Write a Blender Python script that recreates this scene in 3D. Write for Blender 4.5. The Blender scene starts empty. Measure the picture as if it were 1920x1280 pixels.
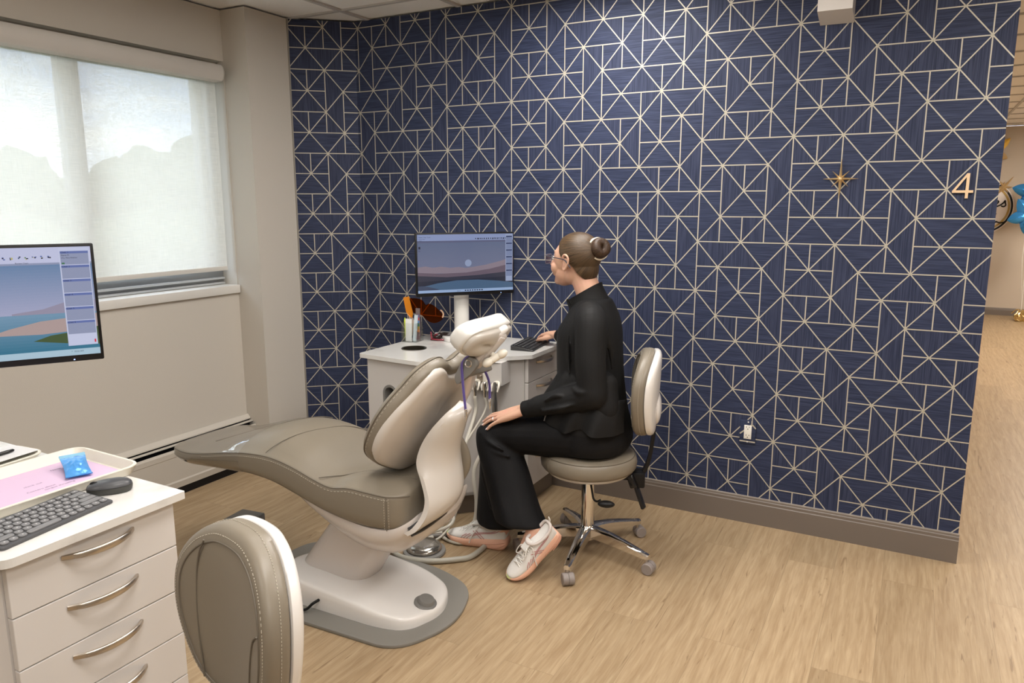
import bpy, bmesh, math, random
from math import sin, cos, pi, radians, sqrt, atan2
from mathutils import Vector, Matrix, Euler

SC = bpy.context.scene
COL = SC.collection
random.seed(7)

# ------------------------------------------------------------------ camera, sky, lights, exposure
CAM_H = 1.522
YAW = radians(28.411)
cam_d = bpy.data.cameras.new('camera')
cam_d.sensor_width = 36.0
cam_d.sensor_fit = 'HORIZONTAL'
cam_d.lens = 1388.18 / 1920 * 36.0
cam_d.clip_start = 0.05
cam = bpy.data.objects.new('camera', cam_d)
COL.objects.link(cam)
cam.location = (0, 0, CAM_H)
cam.rotation_euler = (radians(90 - 10.5416), 0, YAW)
SC.camera = cam

vs = SC.view_settings
SC.display_settings.display_device = 'sRGB'
vs.view_transform = 'Standard'
vs.look = 'None'
vs.exposure = 0.0
vs.gamma = 1.0
vs.use_curve_mapping = False

ZC = 2.54            # ceiling height
YB = 3.522           # navy wall plane
XL = -3.39           # window wall plane
XC = -3.208          # face of the chase beside the window

world = bpy.data.worlds.new('world')
SC.world = world
world.use_nodes = True
nt = world.node_tree
nt.nodes.clear()
wo = nt.nodes.new('ShaderNodeOutputWorld')
bg = nt.nodes.new('ShaderNodeBackground')
tc = nt.nodes.new('ShaderNodeTexCoord')
mp = nt.nodes.new('ShaderNodeMapping')
mp.inputs['Scale'].default_value = (2.2, 2.2, 7.0)
nz = nt.nodes.new('ShaderNodeTexNoise')
nz.inputs['Scale'].default_value = 1.6
nz.inputs['Detail'].default_value = 7
nz.inputs['Roughness'].default_value = 0.6
cr = nt.nodes.new('ShaderNodeValToRGB')
cr.color_ramp.elements[0].position = 0.38
cr.color_ramp.elements[0].color = (0.42, 0.56, 0.86, 1)
cr.color_ramp.elements[1].position = 0.60
cr.color_ramp.elements[1].color = (1.0, 1.0, 1.0, 1)
nt.links.new(tc.outputs['Generated'], mp.inputs['Vector'])
nt.links.new(mp.outputs['Vector'], nz.inputs['Vector'])
nt.links.new(nz.outputs['Fac'], cr.inputs['Fac'])
nt.links.new(cr.outputs['Color'], bg.inputs['Color'])
bg.inputs['Strength'].default_value = 6.0
nt.links.new(bg.outputs['Background'], wo.inputs['Surface'])

def area(name, x, y, z, sx, sy, power, col=(1.0, 0.962, 0.918)):
    d = bpy.data.lights.new(name, 'AREA')
    d.shape = 'RECTANGLE'
    d.size, d.size_y = sx, sy
    d.energy = power
    d.color = col
    o = bpy.data.objects.new(name, d)
    COL.objects.link(o)
    o.location = (x, y, z)
    return o

# troffers of the treatment room (in the tile grid, outside the frame) and of the corridor behind the navy wall
TROFFERS = [(-1.92, 1.47, 8), (-1.31, 2.69, 32), (0.52, 2.08, 30), (-0.70, 0.86, 25), (1.74, -0.36, 26),
            (0.52, -0.97, 22), (-1.92, -0.97, 18)]
HALL = [(1.75, 4.52, 40), (1.75, 7.57, 60), (1.75, 9.9, 75)]
for x, y, p in TROFFERS:
    area('ceiling_lamp', x, y, ZC - 0.03, 0.55, 1.12, p)
for x, y, p in HALL:
    area('ceiling_lamp', x, y, ZC - 0.03, 0.55, 1.12, p, (1.0, 0.90, 0.79))

# ------------------------------------------------------------------ material helpers
MATS = {}
def mat(name, col, rough=0.5, metal=0.0, spec=0.5, coat=0.0, bump=None, emit=None, alpha=None, trans=0.0, sheen=0.0, var=None):
    """bump=(scale, strength); var=(scale, colour2, lo, hi) mixes a noise-driven second colour"""
    if name in MATS:
        return MATS[name]
    m = bpy.data.materials.new(name)
    m.use_nodes = True
    n, l = m.node_tree.nodes, m.node_tree.links
    b = n['Principled BSDF']
    b.inputs['Base Color'].default_value = (*col, 1)
    b.inputs['Roughness'].default_value = rough
    b.inputs['Metallic'].default_value = metal
    b.inputs['Specular IOR Level'].default_value = spec
    b.inputs['Coat Weight'].default_value = coat
    b.inputs['Coat Roughness'].default_value = 0.08
    b.inputs['Transmission Weight'].default_value = trans
    b.inputs['Sheen Weight'].default_value = sheen
    if emit:
        b.inputs['Emission Color'].default_value = (*emit[0], 1)
        b.inputs['Emission Strength'].default_value = emit[1]
    if alpha is not None:
        b.inputs['Alpha'].default_value = alpha
    t = n.new('ShaderNodeTexCoord')
    if bump:
        z = n.new('ShaderNodeTexNoise')
        z.inputs['Scale'].default_value = bump[0]
        z.inputs['Detail'].default_value = 4
        l.new(t.outputs['Object'], z.inputs['Vector'])
        bp = n.new('ShaderNodeBump')
        bp.inputs['Strength'].default_value = bump[1]
        bp.inputs['Distance'].default_value = 0.01
        l.new(z.outputs['Fac'], bp.inputs['Height'])
        l.new(bp.outputs['Normal'], b.inputs['Normal'])
    if var:
        z = n.new('ShaderNodeTexNoise')
        z.inputs['Scale'].default_value = var[0]
        z.inputs['Detail'].default_value = 5
        l.new(t.outputs['Object'], z.inputs['Vector'])
        r = n.new('ShaderNodeMapRange')
        r.inputs['From Min'].default_value = var[2]
        r.inputs['From Max'].default_value = var[3]
        l.new(z.outputs['Fac'], r.inputs['Value'])
        mx = n.new('ShaderNodeMix')
        mx.data_type = 'RGBA'
        mx.inputs['A'].default_value = (*col, 1)
        mx.inputs['B'].default_value = (*var[1], 1)
        l.new(r.outputs['Result'], mx.inputs['Factor'])
        l.new(mx.outputs['Result'], b.inputs['Base Color'])
    MATS[name] = m
    return m

def streak_mat(name, c1, c2, scale, rough=0.6, bump=0.15):
    """woven wallpaper or brushed grain: noise stretched along one axis"""
    m = bpy.data.materials.new(name)
    m.use_nodes = True
    n, l = m.node_tree.nodes, m.node_tree.links
    b = n['Principled BSDF']
    b.inputs['Roughness'].default_value = rough
    b.inputs['Specular IOR Level'].default_value = 0.25
    t = n.new('ShaderNodeTexCoord')
    p = n.new('ShaderNodeMapping')
    p.inputs['Scale'].default_value = scale
    z = n.new('ShaderNodeTexNoise')
    z.inputs['Scale'].default_value = 1.0
    z.inputs['Detail'].default_value = 3
    r = n.new('ShaderNodeValToRGB')
    r.color_ramp.elements[0].position = 0.36
    r.color_ramp.elements[0].color = (*c1, 1)
    r.color_ramp.elements[1].position = 0.66
    r.color_ramp.elements[1].color = (*c2, 1)
    bp = n.new('ShaderNodeBump')
    bp.inputs['Strength'].default_value = bump
    bp.inputs['Distance'].default_value = 0.002
    l.new(t.outputs['Object'], p.inputs['Vector'])
    l.new(p.outputs['Vector'], z.inputs['Vector'])
    l.new(z.outputs['Fac'], r.inputs['Fac'])
    l.new(r.outputs['Color'], b.inputs['Base Color'])
    l.new(z.outputs['Fac'], bp.inputs['Height'])
    l.new(bp.outputs['Normal'], b.inputs['Normal'])
    MATS[name] = m
    return m

def emis(name, col, s=1.0):
    if name in MATS:
        return MATS[name]
    m = bpy.data.materials.new(name)
    m.use_nodes = True
    n, l = m.node_tree.nodes, m.node_tree.links
    b = n['Principled BSDF']
    b.inputs['Base Color'].default_value = (0.01, 0.01, 0.012, 1)
    b.inputs['Roughness'].default_value = 0.18
    b.inputs['Emission Color'].default_value = (*col, 1)
    b.inputs['Emission Strength'].default_value = s
    MATS[name] = m
    return m

def film(name, tint, lo, hi, rough=0.04, bump=None):
    """clear film: see-through, with reflection growing towards grazing view"""
    m = bpy.data.materials.new(name)
    m.use_nodes = True
    n, l = m.node_tree.nodes, m.node_tree.links
    n.clear()
    o = n.new('ShaderNodeOutputMaterial')
    mx = n.new('ShaderNodeMixShader')
    tr = n.new('ShaderNodeBsdfTransparent')
    gl = n.new('ShaderNodeBsdfGlossy')
    lw = n.new('ShaderNodeLayerWeight')
    pw = n.new('ShaderNodeMath'); pw.operation = 'POWER'; pw.inputs[1].default_value = 3.0
    mr = n.new('ShaderNodeMapRange')
    mr.inputs['To Min'].default_value = lo
    mr.inputs['To Max'].default_value = hi
    tr.inputs['Color'].default_value = (*tint, 1)
    gl.inputs['Roughness'].default_value = rough
    l.new(lw.outputs['Facing'], pw.inputs[0]); l.new(pw.outputs[0], mr.inputs['Value'])
    l.new(mr.outputs['Result'], mx.inputs['Fac'])
    l.new(tr.outputs[0], mx.inputs[1]); l.new(gl.outputs[0], mx.inputs[2]); l.new(mx.outputs[0], o.inputs['Surface'])
    if bump:
        t = n.new('ShaderNodeTexCoord'); z = n.new('ShaderNodeTexNoise'); b = n.new('ShaderNodeBump')
        z.inputs['Scale'].default_value = bump[0]; b.inputs['Strength'].default_value = bump[1]; b.inputs['Distance'].default_value = 0.01
        l.new(t.outputs['Object'], z.inputs['Vector']); l.new(z.outputs['Fac'], b.inputs['Height']); l.new(b.outputs['Normal'], gl.inputs['Normal'])
    MATS[name] = m
    return m

# ------------------------------------------------------------------ mesh helpers
def frame(o, x, y):
    """matrix with origin o and local axes x, y (z = x cross y)"""
    x = Vector(x).to_3d().normalized()
    y = Vector(y).to_3d()
    y = (y - x * x.dot(y)).normalized()
    z = x.cross(y)
    m = Matrix((x, y, z)).transposed().to_4x4()
    m.translation = Vector(o).to_3d()
    return m

def catmull(pts, n=8, closed=False):
    P = [Vector(p) for p in pts]
    out = []
    k = len(P)
    rng = range(k) if closed else range(k - 1)
    for i in rng:
        p1, p2 = P[i], P[(i + 1) % k]
        p0 = P[i - 1] if (closed or i > 0) else p1 * 2 - p2
        p3 = P[(i + 2) % k] if (closed or i < k - 2) else p2 * 2 - p1
        for j in range(n):
            t = j / n
            out.append(0.5 * ((2 * p1) + (p2 - p0) * t + (2 * p0 - 5 * p1 + 4 * p2 - p3) * t * t + (3 * p1 - p0 - 3 * p2 + p3) * t ** 3))
    if not closed:
        out.append(P[-1])
    return out

def lerp_tab(tab, x):
    """smooth (monotone cosine-free) interpolation in a table [(x, v...)]"""
    if x <= tab[0][0]:
        return tab[0][1:]
    for a, b in zip(tab, tab[1:]):
        if x <= b[0]:
            t = (x - a[0]) / (b[0] - a[0])
            return tuple(p + (q - p) * t for p, q in zip(a[1:], b[1:]))
    return tab[-1][1:]

def round_poly(pts, r, seg=5):
    """round the corners of a 2-D polygon; r may be a list"""
    out = []
    n = len(pts)
    for i in range(n):
        p = Vector(pts[i]).to_2d()
        a = Vector(pts[i - 1]).to_2d()
        b = Vector(pts[(i + 1) % n]).to_2d()
        rr = r[i] if isinstance(r, (list, tuple)) else r
        if rr <= 1e-6:
            out.append(p)
            continue
        da, db = (a - p), (b - p)
        d = min(rr, da.length * 0.49, db.length * 0.49)
        s, e = p + da.normalized() * d, p + db.normalized() * d
        for k in range(seg + 1):
            t = k / seg
            out.append((1 - t) ** 2 * s + 2 * t * (1 - t) * p + t * t * e)
    return out

def stadium(w, h, seg=10):
    """upright stadium outline centred on 0"""
    r = w / 2
    o = []
    for k in range(seg + 1):
        a = pi * k / seg
        o.append(Vector((r * cos(a), h / 2 - r + r * sin(a))))
    for k in range(seg + 1):
        a = pi + pi * k / seg
        o.append(Vector((r * cos(a), -h / 2 + r + r * sin(a))))
    return o

class MB:
    def __init__(self):
        self.bm = bmesh.new()
    def _mi(self, faces, mi):
        for f in faces:
            f.material_index = mi
    def box(self, c, s, M=None, bev=0.0, mi=0, seg=2):
        M = M or Matrix.Identity(4)
        T = M @ Matrix.Translation(Vector(c)) @ Matrix.Diagonal((*s, 1))
        b2 = bmesh.new()
        bmesh.ops.create_cube(b2, size=1.0, matrix=T)
        if bev > 0:
            bmesh.ops.bevel(b2, geom=list(b2.edges), offset=bev, segments=seg, profile=0.5, affect='EDGES')
        self.take(b2, mi)
        return self
    def take(self, b2, mi=None):
        if mi is not None:
            for f in b2.faces:
                f.material_index = mi
        me = bpy.data.meshes.new('tmp')
        b2.to_mesh(me)
        b2.free()
        self.bm.from_mesh(me)
        bpy.data.meshes.remove(me)
    def loft(self, rings, cap=True, closed=True, mi=0, capstart=None, capend=None):
        bm = self.bm
        R = [[bm.verts.new(Vector(p)) for p in r] for r in rings]
        n = len(R[0])
        fs = []
        for a, b in zip(R, R[1:]):
            for i in range(n if closed else n - 1):
                j = (i + 1) % n
                fs.append(bm.faces.new((a[i], a[j], b[j], b[i])))
        if capstart if capstart is not None else cap:
            fs.append(bm.faces.new(list(reversed(R[0]))))
        if capend if capend is not None else cap:
            fs.append(bm.faces.new(R[-1]))
        self._mi(fs, mi)
        return self
    def tube(self, pts, r, seg=10, closed=False, mi=0, round_caps=False, flat=None):
        P = [Vector(p) for p in pts]
        n = len(P)
        rr = r if isinstance(r, (list, tuple)) else [r] * n
        if round_caps and not closed:
            d0 = (P[0] - P[1]).normalized()
            d1 = (P[-1] - P[-2]).normalized()
            Q, S = [], []
            for k in (80, 50, 22):
                Q.append(P[0] + d0 * rr[0] * sin(radians(k))); S.append(rr[0] * cos(radians(k)))
            Q += P; S += list(rr)
            for k in (22, 50, 80):
                Q.append(P[-1] + d1 * rr[-1] * sin(radians(k))); S.append(rr[-1] * cos(radians(k)))
            P, rr, n = Q, S, len(Q)
        t0 = (P[1] - P[0]).normalized()
        up = Vector((0, 0, 1)) if abs(t0.z) < 0.9 else Vector((1, 0, 0))
        if flat is not None:
            up = Vector(flat)
        nrm = (up - t0 * up.dot(t0)).normalized()
        rings = []
        for i in range(n):
            if closed:
                t = (P[(i + 1) % n] - P[i - 1]).normalized()
            elif i == 0:
                t = (P[1] - P[0]).normalized()
            elif i == n - 1:
                t = (P[-1] - P[-2]).normalized()
            else:
                t = (P[i + 1] - P[i - 1]).normalized()
            nrm = (nrm - t * nrm.dot(t))
            nrm = nrm.normalized() if nrm.length > 1e-6 else t.orthogonal().normalized()
            bn = t.cross(nrm)
            rings.append([P[i] + (nrm * cos(2 * pi * k / seg) + bn * sin(2 * pi * k / seg)) * rr[i] for k in range(seg)])
        if closed:
            bm = self.bm
            R = [[bm.verts.new(p) for p in q] for q in rings]
            fs = []
            for i in range(n):
                a, b = R[i], R[(i + 1) % n]
                for k in range(seg):
                    j = (k + 1) % seg
                    fs.append(bm.faces.new((a[k], a[j], b[j], b[k])))
            self._mi(fs, mi)
        else:
            self.loft(rings, mi=mi)
        return self
    def cyl(self, p0, p1, r0, r1=None, seg=24, mi=0):
        return self.tube([p0, p1], [r0, r0 if r1 is None else r1], seg=seg, mi=mi)
    def lathe(self, prof, c=(0, 0, 0), M=None, seg=32, mi=0, cap=True):
        """profile [(r, z)] spun about local z"""
        M = M or Matrix.Identity(4)
        rings = []
        for r, z in prof:
            rings.append([M @ (Vector(c) + Vector((max(r, 1e-4) * cos(2 * pi * k / seg), max(r, 1e-4) * sin(2 * pi * k / seg), z))) for k in range(seg)])
        return self.loft(rings, mi=mi, cap=cap)
    def prism(self, poly, h0, h1, M=None, mi=0, bev=0.0):
        """2-D polygon in local xy, from z=h0 to z=h1, optional rounded rims"""
        M = M or Matrix.Identity(4)
        poly = [Vector(p).to_2d() for p in poly]
        c = sum(poly, Vector((0, 0))) / len(poly)
        if bev > 0:
            lev = [(h0, bev), (h0 + bev * 0.3, bev * 0.3), (h0 + bev, 0), (h1 - bev, 0), (h1 - bev * 0.3, bev * 0.3), (h1, bev)]
        else:
            lev = [(h0, 0), (h1, 0)]
        rings = []
        for z, ins in lev:
            rg = []
            for p in poly:
                d = p - c
                q = p - d.normalized() * ins if d.length > ins else c
                rg.append(M @ Vector((q.x, q.y, z)))
            rings.append(rg)
        return self.loft(rings, mi=mi)
    def plate(self, outer, holes, h0, h1, M=None, mi=0):
        """flat plate with holes"""
        M = M or Matrix.Identity(4)
        b2 = bmesh.new()
        es = []
        for lp in [outer] + holes:
            vv = [b2.verts.new((p[0], p[1], h0)) for p in lp]
            es += [b2.edges.new((vv[i], vv[(i + 1) % len(vv)])) for i in range(len(vv))]
        bmesh.ops.triangle_fill(b2, edges=es, use_beauty=True, use_dissolve=False, normal=(0, 0, 1))
        r = bmesh.ops.extrude_face_region(b2, geom=list(b2.faces))
        for v in r['geom']:
            if isinstance(v, bmesh.types.BMVert):
                v.co.z = h1
        bmesh.ops.recalc_face_normals(b2, faces=list(b2.faces))
        b2.transform(M)
        self.take(b2, mi)
        return self
    def ellip(self, c, r, M=None, seg=24, mi=0):
        M = M or Matrix.Identity(4)
        T = M @ Matrix.Translation(Vector(c)) @ Matrix.Diagonal((*r, 1))
        b2 = bmesh.new()
        bmesh.ops.create_uvsphere(b2, u_segments=seg, v_segments=max(8, seg // 2), radius=1.0, matrix=T)
        self.take(b2, mi)
        return self
    def poly(self, pts, mi=0):
        f = self.bm.faces.new([self.bm.verts.new(Vector(p)) for p in pts])
        f.material_index = mi
        return self
    def mesh(self, me, M=None, mi=0):
        b2 = bmesh.new()
        b2.from_mesh(me)
        if M:
            b2.transform(M)
        self.take(b2, mi)
        return self

def wmat(o):
    m = Matrix.LocRotScale(o.location, o.rotation_euler, o.scale)
    return wmat(o.parent) @ m if o.parent else m

def obj(name, mb, mats, parent=None, smooth=True, angle=38, local=False, fix=True):
    bm = mb.bm
    if fix:
        bmesh.ops.recalc_face_normals(bm, faces=list(bm.faces))
    me = bpy.data.meshes.new(name)
    bm.to_mesh(me)
    bm.free()
    for m in (mats if isinstance(mats, (list, tuple)) else [mats]):
        me.materials.append(m)
    if smooth:
        me.shade_smooth()
        me.set_sharp_from_angle(angle=radians(angle))
    o = bpy.data.objects.new(name, me)
    COL.objects.link(o)
    if parent:
        o.parent = parent
        if not local:
            me.transform(wmat(parent).inverted())
    return o

def thing(name, label, cat, loc=(0, 0, 0), rotz=0.0, group=None):
    o = bpy.data.objects.new(name, None)
    o.empty_display_size = 0.05
    COL.objects.link(o)
    o.location = loc
    o.rotation_euler = (0, 0, rotz)
    return tag(o, label, cat, group)

def tag(o, label, cat, group=None):
    o['label'] = label
    o['category'] = cat
    if group:
        o['group'] = group
    return o

def single(name, mb, mats, label, cat, group=None, base=None, **k):
    """a thing that is one mesh; its origin goes to base"""
    o = obj(name, mb, mats, **k)
    if base:
        o.data.transform(Matrix.Translation(-Vector(base)))
        o.location = base
    return tag(o, label, cat, group)

def struct(name, mb, mats, **k):
    o = obj(name, mb, mats, **k)
    o['kind'] = 'structure'
    return o

def dup(root, loc, rotz, label, group=None):
    def cp(o, par):
        c = o.copy()
        COL.objects.link(c)
        if par:
            c.parent = par
        for ch in [q for q in bpy.data.objects if q.parent == o]:
            cp(ch, c)
        return c
    kids = root
    r = cp(kids, None)
    r.location = loc
    r.rotation_euler = (0, 0, rotz)
    return tag(r, label, root['category'], group)

def text_mesh(s, size, extrude=0.0, align='LEFT', shear=0.0):
    c = bpy.data.curves.new('txt', 'FONT')
    c.body = s
    c.size = size
    c.extrude = extrude
    c.align_x = align
    c.shear = shear
    o = bpy.data.objects.new('txt', c)
    COL.objects.link(o)
    dg = bpy.context.evaluated_depsgraph_get()
    me = bpy.data.meshes.new_from_object(o.evaluated_get(dg))
    bpy.data.objects.remove(o)
    bpy.data.curves.remove(c)
    return me

def remesh(mb, voxel, smooth=4, fac=0.5):
    """union of overlapping closed shapes as one continuous surface"""
    bm = mb.bm
    seen = set()
    for f0 in list(bm.faces):
        if f0 in seen:
            continue
        isl, st = [], [f0]
        seen.add(f0)
        while st:
            f = st.pop()
            isl.append(f)
            for e in f.edges:
                for g in e.link_faces:
                    if g not in seen:
                        seen.add(g)
                        st.append(g)
        vol = 0.0
        for f in isl:
            vv = [v.co for v in f.verts]
            for a, b in zip(vv[1:], vv[2:]):
                vol += vv[0].dot(a.cross(b))
        if vol < 0:
            bmesh.ops.reverse_faces(bm, faces=isl)
    me = bpy.data.meshes.new('tmp')
    bm.to_mesh(me)
    bm.free()
    o = bpy.data.objects.new('tmp', me)
    COL.objects.link(o)
    m = o.modifiers.new('r', 'REMESH')
    m.mode = 'VOXEL'
    m.voxel_size = voxel
    if smooth:
        s = o.modifiers.new('s', 'SMOOTH')
        s.iterations = smooth
        s.factor = fac
    dg = bpy.context.evaluated_depsgraph_get()
    out = bpy.data.meshes.new_from_object(o.evaluated_get(dg))
    bpy.data.objects.remove(o)
    r = MB()
    r.bm.from_mesh(out)
    bpy.data.meshes.remove(out)
    return r

# ------------------------------------------------------------------ materials
PAINT = mat('greige_wall_paint', (0.57, 0.532, 0.475), 0.75, spec=0.2, bump=(220, 0.05))
PAINT_HALL = mat('hall_wall_paint', (0.56, 0.49, 0.41), 0.75, spec=0.2, bump=(220, 0.05))
NAVY_H = streak_mat('navy_wallpaper_crosswise', (0.017, 0.024, 0.056), (0.042, 0.054, 0.108), (9, 9, 420))
NAVY_V = streak_mat('navy_wallpaper_upright', (0.017, 0.024, 0.056), (0.044, 0.054, 0.104), (380, 380, 7))
GOLDLINE = mat('champagne_line', (0.49, 0.455, 0.38), 0.45, metal=0.1)
TRIM = mat('taupe_trim', (0.165, 0.138, 0.118), 0.35)
TRIM_HIGHLIGHT = mat('trim_top_highlight', (0.30, 0.27, 0.24), 0.3)
TILE = mat('ceiling_tile', (0.88, 0.86, 0.83), 0.9, spec=0.1, bump=(160, 0.25))
TBAR = mat('ceiling_grid_bar', (0.50, 0.48, 0.46), 0.5)
WHITE_LAM = mat('white_gloss_laminate', (0.62, 0.595, 0.575), 0.16, coat=0.3)
WHITE_PL = mat('white_plastic', (0.78, 0.76, 0.74), 0.25, coat=0.4)
IVORY = mat('ivory_plastic', (0.75, 0.71, 0.62), 0.35)
SHELL = mat('greige_shell_plastic', (0.60, 0.56, 0.515), 0.28, coat=0.25)
PINKWHITE = mat('warm_white_plastic', (0.63, 0.585, 0.555), 0.25, coat=0.4)
TAUPE = mat('taupe_vinyl', (0.215, 0.185, 0.142), 0.38, bump=(900, 0.06))
TAUPE_SEAM = mat('taupe_seam', (0.135, 0.115, 0.088), 0.5)
STITCH = mat('stitch_thread', (0.50, 0.46, 0.38), 0.7)
GREYPLATE = mat('grey_floor_plate', (0.215, 0.205, 0.185), 0.42)
GREYMID = mat('mid_grey_plastic', (0.20, 0.195, 0.185), 0.4)
GREYWARM = mat('castor_grey', (0.27, 0.235, 0.22), 0.5)
GREYDK = mat('dark_grey_plastic', (0.06, 0.06, 0.062), 0.4)
BLACK = mat('black_plastic', (0.006, 0.006, 0.007), 0.4, spec=0.3)
BLACKGL = mat('black_gloss', (0.008, 0.008, 0.009), 0.15)
CHROME = mat('chrome', (0.78, 0.76, 0.74), 0.07, metal=1.0)
STEEL = mat('brushed_nickel', (0.55, 0.50, 0.44), 0.28, metal=1.0)
DKSTEEL = mat('dark_steel', (0.34, 0.33, 0.32), 0.25, metal=0.9)
GOLD = mat('brushed_gold', (0.62, 0.44, 0.22), 0.35, metal=0.45)
ROSEGOLD = mat('rose_gold', (0.90, 0.66, 0.42), 0.35, metal=0.5)
ALU = mat('window_aluminium', (0.36, 0.37, 0.38), 0.35, metal=0.6)
MARBLE = mat('white_marble_top', (0.69, 0.68, 0.655), 0.2, coat=0.3, var=(5.5, (0.47, 0.46, 0.445), 0.54, 0.76))
# ------------------------------------------------------------------ floor: oak-look planks running along Y
def floor_mat():
    m = bpy.data.materials.new('oak_vinyl_plank')
    m.use_nodes = True
    n, l = m.node_tree.nodes, m.node_tree.links
    b = n['Principled BSDF']
    b.inputs['Roughness'].default_value = 0.42
    b.inputs['Specular IOR Level'].default_value = 0.35
    t = n.new('ShaderNodeTexCoord')
    sp = n.new('ShaderNodeSeparateXYZ')
    cb = n.new('ShaderNodeCombineXYZ')
    l.new(t.outputs['Object'], sp.inputs[0])
    l.new(sp.outputs['Y'], cb.inputs['X'])
    l.new(sp.outputs['X'], cb.inputs['Y'])
    br = n.new('ShaderNodeTexBrick')
    br.offset = 0.37
    br.inputs['Scale'].default_value = 1.0
    br.inputs['Brick Width'].default_value = 1.22
    br.inputs['Row Height'].default_value = 0.184
    br.inputs['Mortar Size'].default_value = 0.0008
    br.inputs['Mortar Smooth'].default_value = 0.3
    br.inputs['Color1'].default_value = (0, 0, 0, 1)
    br.inputs['Color2'].default_value = (1, 1, 1, 1)
    br.inputs['Mortar'].default_value = (0.3, 0.3, 0.3, 1)
    l.new(cb.outputs[0], br.inputs['Vector'])
    # per-plank shift of the grain
    sh = n.new('ShaderNodeVectorMath'); sh.operation = 'MULTIPLY_ADD'
    l.new(br.outputs['Color'], sh.inputs[0])
    sh.inputs[1].default_value = (3.1, 7.7, 0)
    l.new(t.outputs['Object'], sh.inputs[2])
    def grain(sc, detail, dist, lo, hi):
        mp = n.new('ShaderNodeMapping')
        mp.inputs['Scale'].default_value = sc
        l.new(sh.outputs[0], mp.inputs['Vector'])
        z = n.new('ShaderNodeTexNoise')
        z.inputs['Scale'].default_value = 1.0
        z.inputs['Detail'].default_value = detail
        z.inputs['Distortion'].default_value = dist
        l.new(mp.outputs[0], z.inputs['Vector'])
        r = n.new('ShaderNodeMapRange')
        r.inputs['From Min'].default_value = lo
        r.inputs['From Max'].default_value = hi
        l.new(z.outputs['Fac'], r.inputs['Value'])
        return r.outputs['Result']
    g1 = grain((11, 1.1, 1), 6, 1.2, 0.30, 0.70)
    g2 = grain((130, 7, 1), 6, 0.8, 0.35, 0.66)
    wv = n.new('ShaderNodeTexWave')
    wv.wave_type = 'BANDS'; wv.bands_direction = 'X'
    wv.inputs['Scale'].default_value = 1.0
    wv.inputs['Distortion'].default_value = 16.0
    wv.inputs['Detail'].default_value = 3.0
    wv.inputs['Detail Scale'].default_value = 0.9
    mpw = n.new('ShaderNodeMapping')
    mpw.inputs['Scale'].default_value = (7, 1.1, 1)
    l.new(sh.outputs[0], mpw.inputs['Vector'])
    l.new(mpw.outputs[0], wv.inputs['Vector'])
    rw = n.new('ShaderNodeMapRange')
    rw.inputs['From Min'].default_value = 0.15
    rw.inputs['From Max'].default_value = 0.95
    l.new(wv.outputs['Fac'], rw.inputs['Value'])
    g3 = grain((34, 2.6, 1), 4, 2.2, 0.645, 0.70)
    def mix(f, a, c2, bl='MIX'):
        x = n.new('ShaderNodeMix')
        x.data_type = 'RGBA'
        x.blend_type = bl
        for key, v in (('Factor', f), ('A', a), ('B', c2)):
            if isinstance(v, tuple):
                x.inputs[key].default_value = v
            elif isinstance(v, float):
                x.inputs[key].default_value = v
            else:
                l.new(v, x.inputs[key])
        return x.outputs['Result']
    c = mix(g1, (0.325, 0.225, 0.125, 1), (0.475, 0.355, 0.215, 1))
    c2 = mix(g2, (0.30, 0.205, 0.115, 1), (0.50, 0.385, 0.245, 1))
    c = mix(0.50, c, c2)
    cw = mix(rw.outputs['Result'], (0.335, 0.235, 0.135, 1), (0.535, 0.42, 0.275, 1))
    c = mix(0.20, c, cw)
    f3 = n.new('ShaderNodeMath'); f3.operation = 'MULTIPLY'; f3.inputs[1].default_value = 0.75
    l.new(g3, f3.inputs[0])
    c = mix(f3.outputs[0], c, (0.215, 0.14, 0.075, 1))
    tone = mix(br.outputs['Color'], (0.93, 0.92, 0.90, 1), (1.07, 1.06, 1.05, 1))
    c = mix(1.0, c, tone, 'MULTIPLY')
    c = mix(1.0, c, (0.93, 0.925, 0.93, 1), 'MULTIPLY')
    inv = n.new('ShaderNodeMath'); inv.operation = 'MULTIPLY'; inv.inputs[1].default_value = 0.45
    l.new(br.outputs['Fac'], inv.inputs[0])
    c = mix(inv.outputs[0], c, (0.12, 0.08, 0.045, 1))
    l.new(c, b.inputs['Base Color'])
    bp = n.new('ShaderNodeBump')
    bp.inputs['Strength'].default_value = 0.08
    bp.inputs['Distance'].default_value = 0.003
    l.new(g2, bp.inputs['Height'])
    l.new(bp.outputs['Normal'], b.inputs['Normal'])
    return m
XR, YF, YH = 4.2, -3.2, 12.18
mb = MB(); mb.box(((XL + XR) / 2, (YF + YH) / 2, -0.04), (XR - XL + 0.8, YH - YF + 0.6, 0.08))
struct('floor', mb, floor_mat())

# ------------------------------------------------------------------ ceiling: tiles between bars
GX0, GY0, GP = -2.835, 3.30, 0.61
def light_cell(cx, cy):
    return any(abs(cx - x) < 0.31 and abs(cy - y) < 0.62 for x, y, p in TROFFERS + HALL)
mb = MB()
mb.box(((XL + XR) / 2, (YF + YH) / 2, ZC + 0.06), (XR - XL + 0.8, YH - YF + 0.6, 0.10))
i = -2
while GX0 + i * GP < XR:
    x = GX0 + i * GP
    i += 1
    if x > XL:
        mb.box((x, (YF + YH) / 2, ZC + 0.004), (0.024, YH - YF, 0.010), mi=1)
j = -12
while GY0 + j * GP < YH:
    y = GY0 + j * GP
    j += 1
    if y > YF:
        mb.box(((XL + XR) / 2, y, ZC + 0.005), (XR - XL, 0.022, 0.009), mi=1)
struct('ceiling', mb, [TILE, TBAR], smooth=False)
DIFF = mat('light_diffuser', (0.85, 0.84, 0.82), 0.6, emit=((1.0, 0.93, 0.84), 1.5))
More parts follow.
